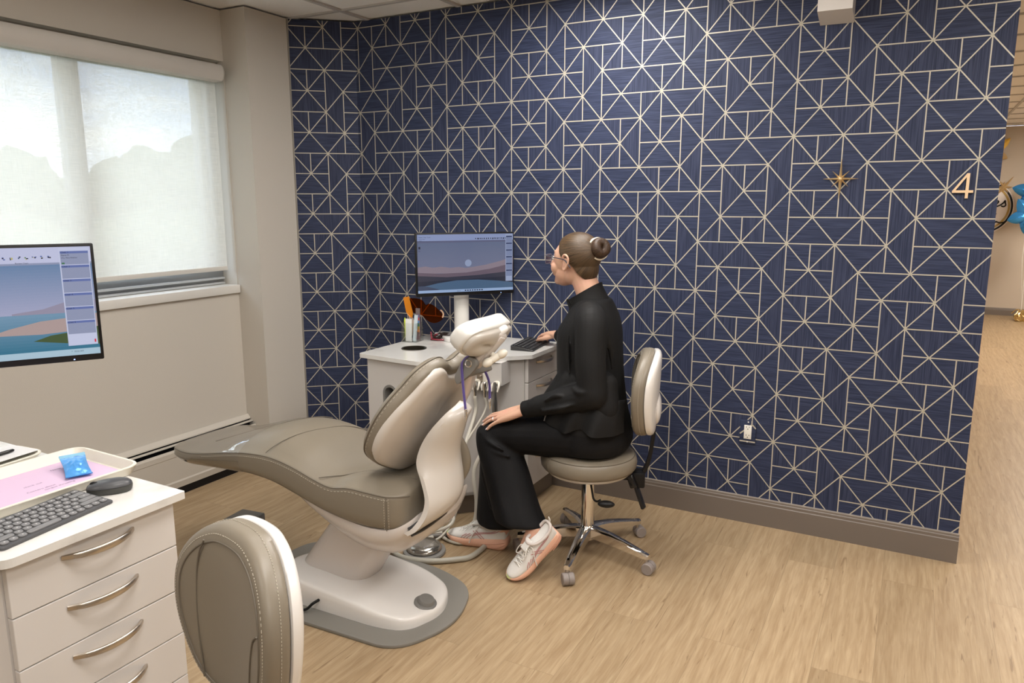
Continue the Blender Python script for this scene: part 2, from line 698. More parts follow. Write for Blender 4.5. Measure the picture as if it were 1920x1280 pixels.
for k, (x, y, p) in enumerate(TROFFERS + HALL):
    t = thing('ceiling_light', 'recessed ceiling light panel of the %s, above and out of the view' % ('treatment room' if k < len(TROFFERS) else 'corridor'),
              'ceiling light', (x, y, ZC - 0.004), 0, 'recessed panels of the treatment room' if k < len(TROFFERS) else 'recessed panels of the corridor')
    mb = MB()
    for sx in (-1, 1):
        mb.box((x + sx * 0.29, y, ZC - 0.008), (0.03, 1.20, 0.014))
        mb.box((x, y + sx * 0.585, ZC - 0.008), (0.55, 0.03, 0.014))
    obj('frame', mb, WHITE_PL, t, smooth=False)
    mb = MB(); mb.box((x, y, ZC - 0.006), (0.55, 1.14, 0.006))
    obj('diffuser', mb, DIFF, t, smooth=False)

# ------------------------------------------------------------------ navy wall with the gold line pattern
U, V = 0.1, 0.11585
NX0, NZ0 = -0.50772, 1.522 + 0.7515
SCORN = -2.929                 # inside corner between the angled return and the long wall
FA = Vector((-3.208, 3.277, 0))
FB = Vector((SCORN, YB, 0))
FLEN = (FB - FA).length
XEND = 0.27
ROWS = {0: {-11: 'R', -9: 'D', -7: 'R', -5: 'L', -3: 'U', -1: 'U', 1: 'D'},
        1: {-12: 'U', -10: 'L', -8: 'U', -6: 'D', -4: 'R', -2: 'D', 0: 'R'},
        2: {-11: 'U', -9: 'R', -7: 'D', -5: 'U', -3: 'L', -1: 'L', 1: 'D'},
        3: {-12: 'L', -10: 'U', -8: 'D', -6: 'R', -4: 'L', -2: 'D', 0: 'R'}}
def cell(i, j):
    while i > 1:
        i -= 14; j += 2
    while i < -12:
        i += 14; j += 2
    return ROWS[j % 4][i]
def build_navy():
    LW = 0.0024
    b = bmesh.new()
    def N(i, j):
        return Vector((NX0 + i * U, NZ0 - j * V, 0))
    def face(pts, mi):
        f = b.faces.new([b.verts.new(p) for p in pts])
        f.material_index = mi
    def strip(p, q, mi=2):
        d = (q - p).normalized()
        s = Vector((-d.y, d.x, 0)) * LW
        z = Vector((0, 0, 0.0006))
        face([p - s + z, q - s + z, q + s + z, p + s + z], mi)
    rnd = random.Random(3)
    for j in range(-3, 21):
        for i in range(-30, 10):
            if (i + j) % 2 == 0:
                p = N(i, j)
                strip(p, N(i + 1, j + 1)); strip(p, N(i - 1, j + 1))
                r = 0.0042
                face([p + Vector((r * cos(a), r * sin(a), 0.0009)) for a in [k * pi / 4 for k in range(8)]], 3)
                continue
            c, l, r, u, d = N(i, j), N(i - 1, j), N(i + 1, j), N(i, j - 1), N(i, j + 1)
            o = cell(i, j)
            a = rnd.random() < 0.35
            if o in 'UD':
                strip(l, r)
                k, w = (u, d) if o == 'U' else (d, u)
                strip(c, k)
                face([l, r, w], 1 if a else 0)
                q = rnd.random() < 0.5
                face([l, c, k], 0 if q else 1)
                face([c, r, k], 1 if q and rnd.random() < 0.6 else 0)
            else:
                strip(u, d)
                k, w = (r, l) if o == 'R' else (l, r)
                strip(c, k)
                face([u, d, w], 0 if a else 1)
                face([u, c, k], 1 if rnd.random() < 0.4 else 0)
                face([c, d, k], 0)
    def cut(co, no):
        bmesh.ops.bisect_plane(b, geom=list(b.verts) + list(b.edges) + list(b.faces), plane_co=co, plane_no=no, clear_outer=True)
    cut((XEND, 0, 0), (1, 0, 0))
    cut((SCORN - FLEN + 0.003, 0, 0), (-1, 0, 0))
    cut((0, ZC, 0), (0, 1, 0))
    cut((0, 0.02, 0), (0, -1, 0))
    bmesh.ops.bisect_plane(b, geom=list(b.verts) + list(b.edges) + list(b.faces), plane_co=(SCORN, 0, 0), plane_no=(1, 0, 0))
    e = (FB - FA).normalized()
    nf = Vector((e.y, -e.x, 0))
    for v in b.verts:
        s, z, off = v.co.x, v.co.y, v.co.z
        if s >= SCORN - 1e-6:
            v.co = Vector((s, YB - off, z))
        else:
            q = FA + e * (s - (SCORN - FLEN)) + nf * off
            v.co = Vector((q.x, q.y, z))
    # body of the wall behind the paper
    q = MB(); q.bm.free(); q.bm = b
    for f in b.faces:
        f.normal_update()
        if f.normal.y > 0:
            f.normal_flip()
    w = 0.13
    def quad(p, q2, mi=4):
        face([Vector((p[0], p[1], 0)), Vector((q2[0], q2[1], 0)), Vector((q2[0], q2[1], ZC)), Vector((p[0], p[1], ZC))], mi)
    quad((XEND, YB), (XEND, YB + w)); quad((XEND, YB + w), (XL - 0.2, YB + w))
    face([Vector((SCORN, YB, ZC)), Vector((XEND, YB, ZC)), Vector((XEND, YB + w, ZC)), Vector((SCORN, YB + w, ZC))], 4)
    NODE = mat('pattern_node', (0.43, 0.40, 0.30), 0.45, metal=0.1)
    return struct('wall_back', q, [NAVY_H, NAVY_V, GOLDLINE, NODE, PAINT_HALL], smooth=False, fix=False)
build_navy()

# ------------------------------------------------------------------ window wall, chase, the unseen walls
WY0, WY1, WZ0, WZ1 = 0.35, 2.968, 1.046, 2.215
TH = 0.28
mb = MB()
mb.box((XL - TH / 2, (YF + 3.9) / 2, WZ0 / 2 - 0.0115), (TH, 3.9 - YF, WZ0 - 0.023))
HB = WZ1 + 0.064
mb.box((XL - TH / 2, (YF + 3.9) / 2, (HB + ZC) / 2), (TH, 3.9 - YF, ZC - HB))
mb.box((XL - 0.06 - (TH - 0.06) / 2, (YF + 3.9) / 2, (WZ1 + HB) / 2), (TH - 0.06, 3.9 - YF, HB - WZ1 + 0.01))  # block added to keep daylight from leaking in above the shade
mb.box((XL - TH / 2, (YF + WY0) / 2, (WZ0 + WZ1) / 2), (TH, WY0 - YF, WZ1 - WZ0 + 0.05))
mb.box((XL - TH / 2, (WY1 + 3.9) / 2, (WZ0 + WZ1) / 2), (TH, 3.9 - WY1, WZ1 - WZ0 + 0.05))
struct('wall_left', mb, PAINT, smooth=False)
mb = MB()
mb.prism([(XL - 0.05, 2.972), (XC, 2.972), (XC, 3.2765), (XL - 0.05, 3.2765)], 0, ZC)
struct('trim_chase', mb, PAINT, smooth=False)
mb = MB(); mb.box((XC + 0.004, 3.2745, ZC / 2), (0.008, 0.008, ZC - 0.004), bev=0.002)
struct('trim_corner_bead', mb, mat('corner_bead', (0.30, 0.28, 0.25), 0.4))
mb = MB(); mb.box(((XL + XR) / 2, YF - 0.05, ZC / 2), (XR - XL + 0.8, 0.1, ZC)); struct('wall_front', mb, PAINT, smooth=False)
mb = MB(); mb.box((XR + 0.05, (YF + YH) / 2, ZC / 2), (0.1, YH - YF + 0.6, ZC)); struct('wall_right', mb, PAINT, smooth=False)
mb = MB(); mb.box(((XL + XR) / 2, YH + 0.05, ZC / 2), (XR - XL + 0.8, 0.1, ZC)); struct('wall_far', mb, PAINT_HALL, smooth=False)
mb = MB(); mb.box((-0.9, 8.0, ZC / 2), (0.1, 8.3, ZC)); struct('wall_corridor', mb, PAINT_HALL, smooth=False)

# baseboards: taupe with a stepped top edge, its highlight painted as a paler strip
def base_run(p, q, name, h=0.128):
    p, q = Vector(p), Vector(q)
    d = (q - p).normalized()
    M = frame((p.x, p.y, 0), d, (0, 0, 1))
    L = (q - p).length
    prof = [(0, 0), (0.0155, 0), (0.0155, h - 0.026), (0.013, h - 0.022), (0.013, h - 0.010), (0.0105, h - 0.006), (0.0095, h), (0, h)]
    mb = MB()
    rings = [[M @ Vector((s, z, y)) for y, z in prof] for s in (0, L)]
    mb.loft(rings)
    M2 = M
    mb.loft([[M2 @ Vector((s, z, y)) for y, z in ((0.0, h), (0.0102, h), (0.0102, h + 0.004), (0, h + 0.005))] for s in (0, L)], mi=1)
    return struct(name, mb, [TRIM, TRIM_HIGHLIGHT], angle=20)
base_run((SCORN, YB - 0.0002), (XEND + 0.004, YB - 0.0002), 'baseboard_back')
base_run((FA.x, FA.y), (FB.x, FB.y), 'baseboard_return')
base_run((-0.85, YH - 0.0002), (XR, YH - 0.0002), 'baseboard_far', 0.10)

# window: frame, mullion, glass, sill, roller shade and its valance
mb = MB()
FX = -3.53
for y0, y1 in ((WY0, WY0 + 0.05), (2.872, 2.915), (2.955, WY1), (2.135, 2.225), (1.10, 1.19)):
    mb.box((FX, (y0 + y1) / 2, (WZ0 + WZ1) / 2), (0.06, y1 - y0, WZ1 - WZ0), bev=0.004)
for z0, z1 in ((WZ0, WZ0 + 0.105), (WZ1 - 0.02, WZ1)):
    mb.box((FX, (WY0 + WY1) / 2, (z0 + z1) / 2), (0.062, WY1 - WY0, z1 - z0), bev=0.004)
w1 = struct('window_1', mb, ALU)
mb = MB()
mb.box((FX + 0.05, (WY0 + WY1) / 2, WZ0 + 0.030), (0.018, WY1 - WY0 - 0.03, 0.012), bev=0.003)
mb.box((FX + 0.05, (WY0 + WY1) / 2, WZ0 + 0.058), (0.018, WY1 - WY0 - 0.03, 0.012), bev=0.003)
obj('window_rail', mb, mat('pale_aluminium', (0.62, 0.64, 0.66), 0.3, metal=0.5), w1)
GL = bpy.data.materials.new('window_glass')
GL.use_nodes = True
n, l = GL.node_tree.nodes, GL.node_tree.links
n.clear()
go = n.new('ShaderNodeOutputMaterial'); gm = n.new('ShaderNodeMixShader'); gt = n.new('ShaderNodeBsdfTransparent'); gg = n.new('ShaderNodeBsdfGlossy')
gg.inputs['Roughness'].default_value = 0.02
gt.inputs['Color'].default_value = (0.93, 0.96, 0.95, 1)
gm.inputs['Fac'].default_value = 0.06
l.new(gt.outputs[0], gm.inputs[1]); l.new(gg.outputs[0], gm.inputs[2]); l.new(gm.outputs[0], go.inputs['Surface'])
mb = MB()
for y0, y1 in ((WY0 + 0.05, 1.10), (1.19, 2.135), (2.225, 2.872), (2.915, 2.955)):
    mb.box((FX, (y0 + y1) / 2, (WZ0 + WZ1) / 2 + 0.02), (0.006, y1 - y0, WZ1 - WZ0 - 0.075))
obj('pane', mb, GL, w1, smooth=False)
mb = MB()
mb.box(((-3.56 + XL + 0.022) / 2, (WY0 + WY1) / 2 - 0.02, WZ0 - 0.001), (XL + 0.022 + 3.56, WY1 - WY0 + 0.04, 0.046), bev=0.004)
struct('window_sill', mb, mat('sill_paint', (0.70, 0.68, 0.64), 0.4))

SHX = -3.425
def shade_mat():
    m = bpy.data.materials.new('screen_shade_fabric')
    m.use_nodes = True
    n, l = m.node_tree.nodes, m.node_tree.links
    n.clear()
    o = n.new('ShaderNodeOutputMaterial')
    m1 = n.new('ShaderNodeMixShader')
    m2 = n.new('ShaderNodeMixShader')
    tr = n.new('ShaderNodeBsdfTransparent')
    df = n.new('ShaderNodeBsdfDiffuse')
    tl = n.new('ShaderNodeBsdfTranslucent')
    df.inputs['Color'].default_value = (0.80, 0.78, 0.73, 1)
    tl.inputs['Color'].default_value = (0.84, 0.82, 0.77, 1)
    t = n.new('ShaderNodeTexCoord')
    p = n.new('ShaderNodeMapping'); p.inputs['Scale'].default_value = (1, 420, 12)
    p2 = n.new('ShaderNodeMapping'); p2.inputs['Scale'].default_value = (1, 14, 420)
    z = n.new('ShaderNodeTexNoise'); z.inputs['Scale'].default_value = 1
    z2 = n.new('ShaderNodeTexNoise'); z2.inputs['Scale'].default_value = 1
    l.new(t.outputs['Object'], p.inputs[0]); l.new(p.outputs[0], z.inputs['Vector'])
    l.new(t.outputs['Object'], p2.inputs[0]); l.new(p2.outputs[0], z2.inputs['Vector'])
    ad = n.new('ShaderNodeMath'); ad.operation = 'ADD'
    l.new(z.outputs['Fac'], ad.inputs[0]); l.new(z2.outputs['Fac'], ad.inputs[1])
    r = n.new('ShaderNodeMapRange')
    r.inputs['From Min'].default_value = 0.7; r.inputs['From Max'].default_value = 1.3
    r.inputs['To Min'].default_value = 0.16; r.inputs['To Max'].default_value = 0.34
    l.new(ad.outputs[0], r.inputs['Value'])
    m2.inputs['Fac'].default_value = 0.55
    l.new(df.outputs[0], m2.inputs[1]); l.new(tl.outputs[0], m2.inputs[2])
    l.new(r.outputs['Result'], m1.inputs['Fac'])
    l.new(m2.outputs[0], m1.inputs[1]); l.new(tr.outputs[0], m1.inputs[2])
    l.new(m1.outputs[0], o.inputs['Surface'])
    return m
sh = thing('roller_shade', 'wide off-white roller shade drawn down over the window', 'window shade', (SHX, 1.65, WZ1))
mb = MB(); mb.box((SHX, (WY0 + 2.935) / 2, (1.168 + 2.20) / 2), (0.0012, 2.935 - WY0, 2.20 - 1.168))
obj('shade_fabric', mb, shade_mat(), sh, smooth=False)
mb = MB(); mb.box((SHX, (WY0 + 2.935) / 2, 1.163), (0.010, 2.935 - WY0, 0.024), bev=0.003)
obj('hem_bar', mb, mat('shade_hem', (0.66, 0.64, 0.60), 0.4), sh)
mb = MB()
prof = [(XL - 0.015, 2.252)]
for k in range(9):
    a = radians(90 - 180 * k / 8)
    prof.append((-3.352 + 0.026 * cos(a), 2.2085 + 0.0435 * sin(a)))
prof.append((XL - 0.015, 2.165))
M = frame((0, 0, 0), (1, 0, 0), (0, 0, 1))
mb.loft([[(x, y, z) for x, z in prof] for y in (WY0 - 0.05, 2.914)])
obj('valance', mb, mat('valance_fabric', (0.58, 0.55, 0.51), 0.6), sh, angle=25)
mb = MB()
mb.loft([[(x, y, z) for x, z in prof] for y in (2.9145, 2.920)])
obj('valance_end_cap', mb, mat('valance_cap', (0.42, 0.40, 0.37), 0.4), sh, angle=25)
mb = MB(); mb.cyl((SHX - 0.03, WY0, 2.185), (SHX - 0.03, 2.90, 2.185), 0.02)
obj('roller_tube', mb, ALU, sh)

# baseboard heater along the window wall
ht = thing('baseboard_heater', 'long greige baseboard heater with black slots under the window', 'heater', (XL, 0.8, 0))
HY0, HY1 = -2.5, 2.970
mb = MB()
pf = [(XL + 0.001, 0.305), (XL + 0.012, 0.305), (XL + 0.030, 0.285), (XL + 0.030, 0.278), (XL + 0.001, 0.278)]
mb.loft([[(x, y, z) for x, z in pf] for y in (HY0, HY1)])
obj('heater_back_plate', mb, PAINT, ht, smooth=False)
mb = MB(); mb.box((XL + 0.010, (HY0 + HY1) / 2, 0.15), (0.018, HY1 - HY0, 0.255))
obj('heater_core', mb, BLACK, ht, smooth=False)
mb = MB(); mb.box((XL + 0.036, (HY0 + HY1) / 2, 0.0225), (0.060, HY1 - HY0, 0.044))
obj('heater_gap_shade', mb, BLACK, ht, smooth=False)  # black box stands in for the shade in the open floor gap
mb = MB(); mb.box((XL + 0.040, (HY0 + HY1) / 2, 0.268), (0.020, HY1 - HY0, 0.005))
obj('damper_blade', mb, PAINT, ht, smooth=False)
mb = MB()
pf = [(XL + 0.055, 0.245), (XL + 0.066, 0.252), (XL + 0.074, 0.240), (XL + 0.074, 0.215), (XL + 0.071, 0.212), (XL + 0.071, 0.085), (XL + 0.078, 0.078), (XL + 0.074, 0.045), (XL + 0.055, 0.045)]
mb.loft([[(x, y, z) for x, z in pf] for y in (HY0, HY1)])
obj('heater_front_cover', mb, mat('heater_paint', (0.50, 0.46, 0.40), 0.5), ht, angle=20)

# ------------------------------------------------------------------ outdoors: lawn and trees seen through the shade
mb = MB(); mb.box((-43.9, 12, -1.0), (80, 120, 0.1))
struct('lawn', mb, mat('lawn_green', (0.15, 0.17, 0.11), 0.9, var=(0.8, (0.22, 0.23, 0.16), 0.4, 0.6)), smooth=False)
LEAF = mat('tree_leaves', (0.13, 0.16, 0.085), 0.8, var=(1.4, (0.24, 0.27, 0.17), 0.4, 0.65))
BARK = mat('tree_bark', (0.10, 0.08, 0.06), 0.9)
def tree(x, y, top, r, label, seed):
    t = thing('tree', label, 'tree', (x, y, -0.95))
    rn = random.Random(seed)
    mb = MB(); mb.cyl((x, y, -0.95), (x, y, top - r), 0.28, 0.16, seg=12)
    obj('trunk', mb, BARK, t)
    b2 = bmesh.new()
    for k in range(26):
        a, rad = rn.uniform(0, 2 * pi), r * sqrt(rn.random()) * 0.95
        h = rn.uniform(0, 1)
        rr = r * rn.uniform(0.26, 0.44)
        px, py = x + rad * cos(a), y + rad * sin(a)
        zt = top - rr - (rad / r) ** 2 * r * 0.55 - h * r * 0.9
        bmesh.ops.create_icosphere(b2, subdivisions=3, radius=rr, matrix=Matrix.Translation((px, py, zt)))
    for v in b2.verts:
        v.co += Vector((rn.uniform(-1, 1), rn.uniform(-1, 1), rn.uniform(-1, 1))) * 0.13
    m2 = MB(); m2.bm.free(); m2.bm = b2
    obj('foliage', m2, LEAF, t, smooth=False)
tree(-20, 14.6, 4.05, 2.3, 'round leafy tree outside, filling the right window pane', 1)
tree(-26, 21.2, 4.1, 2.2, 'smaller leafy tree outside at the right edge of the window', 2)
tree(-20, 9.2, 4.2, 2.2, 'tall leafy tree outside behind the left window pane', 3)
tree(-26, 14.2, 2.9, 1.9, 'low leafy tree outside behind the window mullion', 4)
mb = MB()
b2 = bmesh.new()
rn = random.Random(9)
for k in range(60):
    bmesh.ops.create_icosphere(b2, subdivisions=2, radius=rn.uniform(0.7, 1.2), matrix=Matrix.Translation((-14.5 + rn.uniform(-0.5, 0.5), -4 + k * 0.45, rn.uniform(-0.1, 0.45))))
for v in b2.verts:
    v.co += Vector((rn.uniform(-1, 1), rn.uniform(-1, 1), rn.uniform(-1, 1))) * 0.09
m2 = MB(); m2.bm.free(); m2.bm = b2
single('hedge', m2, LEAF, 'long low hedge outside below the trees', 'hedge', base=(-14.5, 9, -0.9), smooth=False)
# ------------------------------------------------------------------ corner cabinets (pentagon plan) and their marble worktops
HT = 0.80
def handle(mb, M, L=0.172):
    """bow pull in local frame: x along the drawer, y up, z out"""
    pts = [M @ Vector((x * L / 2, 0, 0.034 * (1 - abs(x) ** 2.3))) for x in (-1, -0.8, -0.6, -0.4, -0.2, 0, 0.2, 0.4, 0.6, 0.8, 1)]
    P = catmull(pts, 3)
    n = M.to_3x3() @ Vector((0, 1, 0))
    o = M.to_3x3() @ Vector((0, 0, 1))
    k = len(P)
    rings = []
    for i, p in enumerate(P):
        t = i / (k - 1)
        w = 0.0086 - 0.0030 * abs(2 * t - 1) ** 2
        th = 0.0036
        d = (P[min(i + 1, k - 1)] - P[max(i - 1, 0)]).normalized()
        b = d.cross(n).normalized()
        rings.append([p + n * w + b * th * 0.3, p + n * w * 0.7 + b * th, p - n * w * 0.7 + b * th, p - n * w + b * th * 0.3, p - n * w - b * th * 0.6, p + n * w - b * th * 0.6])
    mb.loft(rings)

def cabinet(dy, cd, label, toplabel, drawers, niche=True, xl=-2.360):
    """A,B,C,D,E: plan corners of the top; C-D carries the drawers, A-B a flat end, B-C the angled front"""
    A, B, C = (xl, 2.775 + dy), (-1.985, 2.750 + dy), (-1.588, 3.143 + dy)
    D, E = (-1.588, 3.143 + dy + cd), (xl, 3.143 + dy + cd)
    a, b = (xl + 0.035, 2.800 + dy), (-1.995, 2.780 + dy)
    c, d, e = (-1.632, 3.143 + dy), (-1.632, 3.143 + dy + cd - 0.012), (xl + 0.035, 3.143 + dy + cd - 0.012)
    z0, z1 = 0.105, HT - 0.020
    cab = thing('cabinet', label, 'cabinet', (-1.95, 3.0 + dy, 0))
    mb = MB()
    def wall(p, q, mi=0, th=0.018):
        p, q = Vector((*p, 0)), Vector((*q, 0))
        u = (q - p).normalized()
        nrm = Vector((-u.y, u.x, 0))
        mb.loft([[p + nrm * 0 + Vector((0, 0, z)), q + Vector((0, 0, z)), q + nrm * th + Vector((0, 0, z)), p + nrm * th + Vector((0, 0, z))] for z in (z0, z1)], mi=mi)
    wall(b, c); wall(c, d); wall(d, e); wall(e, a)
    if not niche:
        wall(a, b)
    mb.prism([a, b, c, d, e], z0, z0 + 0.016)
    obj('body', mb, WHITE_LAM, cab, smooth=False)
    mb = MB()
    mb.prism([(a[0] + 0.04, a[1] + 0.05), (b[0] - 0.01, b[1] + 0.055), (c[0] - 0.012, c[1] + 0.02), (d[0] - 0.012, d[1]), (e[0] + 0.04, e[1])], 0.0, z0)
    obj('toe_kick', mb, TRIM, cab, smooth=False)
    if niche:
        L = (Vector(b) - Vector(a)).length
        M = frame((*a, 0), (b[0] - a[0], b[1] - a[1], 0), (0, 0, 1))
        cx, cz = 0.142, 0.555
        hole = [Vector((cx, cz)) + p for p in stadium(0.082, 0.20, 12)]
        mb = MB()
        mb.plate([(0.012, z0), (L, z0), (L, z1), (0.012, z1)], [hole], -0.018, 0.0, M)
        obj('end_panel', mb, WHITE_LAM, cab, smooth=False)
        fr = MB()
        inn = [Vector((cx, cz)) + p for p in stadium(0.064, 0.182, 12)]
        out = [Vector((cx, cz)) + p for p in stadium(0.088, 0.206, 12)]
        n = len(inn)
        rings = [[M @ Vector((p.x, p.y, z)) for p in q] for q, z in ((out, -0.001), (out, 0.003), (inn, 0.003), (inn, -0.090))]
        fr.loft(rings, cap=False, capend=True)
        nf = obj('niche_liner', fr, GREYMID, cab, angle=30)
        gb = MB(); gb.box((cx + 0.006, cz - 0.012, -0.055), (0.042, 0.11, 0.05), M, bev=0.006)
        obj('glove_box', gb, WHITE_PL, nf)
        gg = MB()
        gg.ellip((cx + 0.012, cz - 0.010, -0.006), (0.017, 0.036, 0.010), M, seg=16)
        gg.ellip((cx + 0.004, cz - 0.038, -0.004), (0.011, 0.022, 0.010), M, seg=16)
        for v in gg.bm.verts:
            v.co += Vector((random.uniform(-1, 1), 0, random.uniform(-1, 1))) * 0.0015
        obj('glove', gg, mat('blue_nitrile', (0.03, 0.05, 0.48), 0.4), nf)
    # drawers on C-D, standing proud of the body
    M = frame((c[0] + 0.0005, c[1] + 0.004, 0), (0, 1, 0), (0, 0, 1))     # x along +Y, y up, z = +X
    L = cd - 0.024
    zt = z1 - 0.004
    hgt = 0.1225
    for k in range(drawers):
        lo = max(z0 + 0.004, zt - hgt + 0.0025) if k < drawers - 1 else z0 + 0.004
        mb = MB()
        mb.box((L / 2, (lo + zt) / 2, 0.010), (L, zt - lo, 0.019), M, bev=0.0018)
        dr = obj('drawer', mb, WHITE_LAM, cab, smooth=False)
        hb = MB()
        handle(hb, M @ Matrix.Translation((L / 2, zt - 0.030, 0.0195)))
        obj('handle', hb, STEEL, dr, angle=50)
        zt -= hgt
    # worktop
    top = round_poly([A, B, C, D, E], [0.02, 0.02, 0.014, 0.004, 0.004], 4)
    mb = MB()
    hc = Vector((-2.193, 3.008 + dy))
    hole = [hc + Vector((0.058 * cos(t), 0.058 * sin(t))) for t in [2 * pi * k / 40 for k in range(40)]]
    b2 = MB()
    b2.plate(top, [hole] if niche else [], HT - 0.020, HT)
    wt = obj('worktop', b2, MARBLE, None, smooth=False)
    bv = wt.modifiers.new('edge', 'BEVEL'); bv.width = 0.003; bv.segments = 2; bv.limit_method = 'ANGLE'; bv.angle_limit = radians(50)
    wt.data.transform(Matrix.Translation((1.95, -3.0 - dy, -HT + 0.02)))
    wt.location = (-1.95, 3.0 + dy, HT - 0.02)
    tag(wt, toplabel, 'worktop')
    if niche:
        mb = MB()
        rr = [(0.0645, HT + 0.0012), (0.0640, HT + 0.0030), (0.0590, HT + 0.0030), (0.0562, HT + 0.0005), (0.0560, HT - 0.16)]
        mb.lathe(rr, (hc.x, hc.y, 0), seg=40, cap=False)
        mb.lathe([(0.056, HT - 0.16), (0.0001, HT - 0.16)], (hc.x, hc.y, 0), seg=40, cap=False)
        obj('waste_chute', mb, mat('chute_dark_steel', (0.12, 0.11, 0.09), 0.3, metal=0.9), wt, fix=False)
    return cab

far_cab = cabinet(0.0, 0.372, 'white gloss corner cabinet by the navy wall, with an oval niche',
                  'white marbled pentagon worktop carrying the far monitor', 5)
near_cab = cabinet(-2.390, 0.425, 'white drawer cabinet at the left front, four bowed handles showing',
                   'white marbled worktop at the left front under the tray and keyboard', 6, niche=False, xl=-2.60)

# ------------------------------------------------------------------ monitors
def quad2(mb, x0, y0, x1, y1, z, mi):
    mb.poly([mb.M @ Vector((x0, y0, z)), mb.M @ Vector((x1, y0, z)), mb.M @ Vector((x1, y1, z)), mb.M @ Vector((x0, y1, z))], mi)

def pts2(mb, pts, z, mi):
    mb.poly([mb.M @ Vector((x, y, z)) for x, y in pts], mi)

def monitor(c, normal, tilt, W, Hh, label, screen_fn, pole_at, pole_r, plabel_base, poleh):
    """c: centre of the glass; normal: horizontal facing direction"""
    n = Vector((*normal, 0)).normalized()
    x = Vector((-n.y, n.x, 0))                # to the viewer's right
    up = Vector((0, 0, 1))
    up = (up * cos(tilt) - n * sin(tilt)).normalized()
    M = frame(c, x, up)
    t = thing('monitor', label, 'monitor', (pole_at[0], pole_at[1], HT))
    mb = MB()
    mb.box((0, 0, -0.014), (W, Hh, 0.022), M, bev=0.004)
    mb.box((0, -0.01, -0.036), (W * 0.55, Hh * 0.6, 0.03), M, bev=0.008)
    obj('case', mb, BLACK, t)
    mb = MB()
    sx0, sx1, sy0, sy1 = -W / 2 + 0.008, W / 2 - 0.008, -Hh / 2 + 0.019, Hh / 2 - 0.008
    mb.M = M
    mats = screen_fn(mb, sx0, sx1, sy0, sy1)
    obj('screen', mb, mats, t, smooth=False, fix=False)
    mb = MB(); mb.ellip((W / 2 - 0.075, -Hh / 2 + 0.006, -0.0028), (0.0022, 0.0015, 0.001), M, seg=10)
    obj('power_light', mb, emis('power_led', (0.3, 0.45, 1.0), 4.0), t)
    px, py = pole_at
    mb = MB(); mb.lathe([(pole_r, HT + 0.024), (pole_r, poleh), (pole_r * 0.985, poleh + 0.001), (pole_r * 0.985, poleh + 0.003), (pole_r, poleh + 0.004), (pole_r, poleh + 0.05), (pole_r - 0.004, poleh + 0.054)], (px, py, 0), seg=40)
    obj('pole', mb, mat('pole_enamel', (0.66, 0.645, 0.61), 0.4), t)
    mb = MB()
    cv = Vector(c) - n * 0.055
    pv = Vector((px, py, poleh + 0.03))
    lv = Vector((cv.x - n.x * 0.03, cv.y - n.y * 0.03, pv.z))
    mb.tube([pv, lv, Vector((lv.x, lv.y, cv.z)), cv + n * 0.01], 0.016, seg=14)
    obj('bracket', mb, WHITE_PL, t)
    s = 0.105 if py > 2 else 0.07
    M3 = frame((px, py, HT), x, -n)
    mb = MB(); mb.prism(round_poly([(-s, -s * 0.45), (-s * 0.5, -s * 0.95), (s * 0.5, -s * 0.95), (s, -s * 0.45), (s, s * 0.45), (s * 0.5, s * 0.95), (-s * 0.5, s * 0.95), (-s, s * 0.45)], 0.02, 3), -0.024, 0.0, frame((px, py, HT + 0.0), x, n), bev=0.004)
    obj('plinth', mb, WHITE_PL, t)
    return t, M

def put_text(mb, s, size, x, y, z, mi):
    me = text_mesh(s, size)
    mb.mesh(me, mb.M @ Matrix.Translation((x, y, z)), mi)
    bpy.data.meshes.remove(me)

def sidebar(mb, sx1, sy0, sy1, z, pan, bar, dark, white, w, txt):
    """column of six chair panels at the right of both screens"""
    x0, x1 = sx1 - w - 0.004, sx1 - 0.006
    quad2(mb, x0 - 0.003, sy0 + 0.028, x1 + 0.002, sy1 - 0.002, z, white)
    h = (sy1 - sy0) * 0.128
    y = sy1 - 0.012
    for k in range(6):
        quad2(mb, x0, y - h + 0.002, x1, y, z + 0.0002, pan)
        quad2(mb, x0, y - 0.0065, x1, y, z + 0.0004, bar)
        if txt:
            put_text(mb, 'Chair %d' % (k + 1), 0.0062, x0 + 0.002, y - 0.0052, z + 0.0006, dark)
        y -= h
    return x0, x1, y

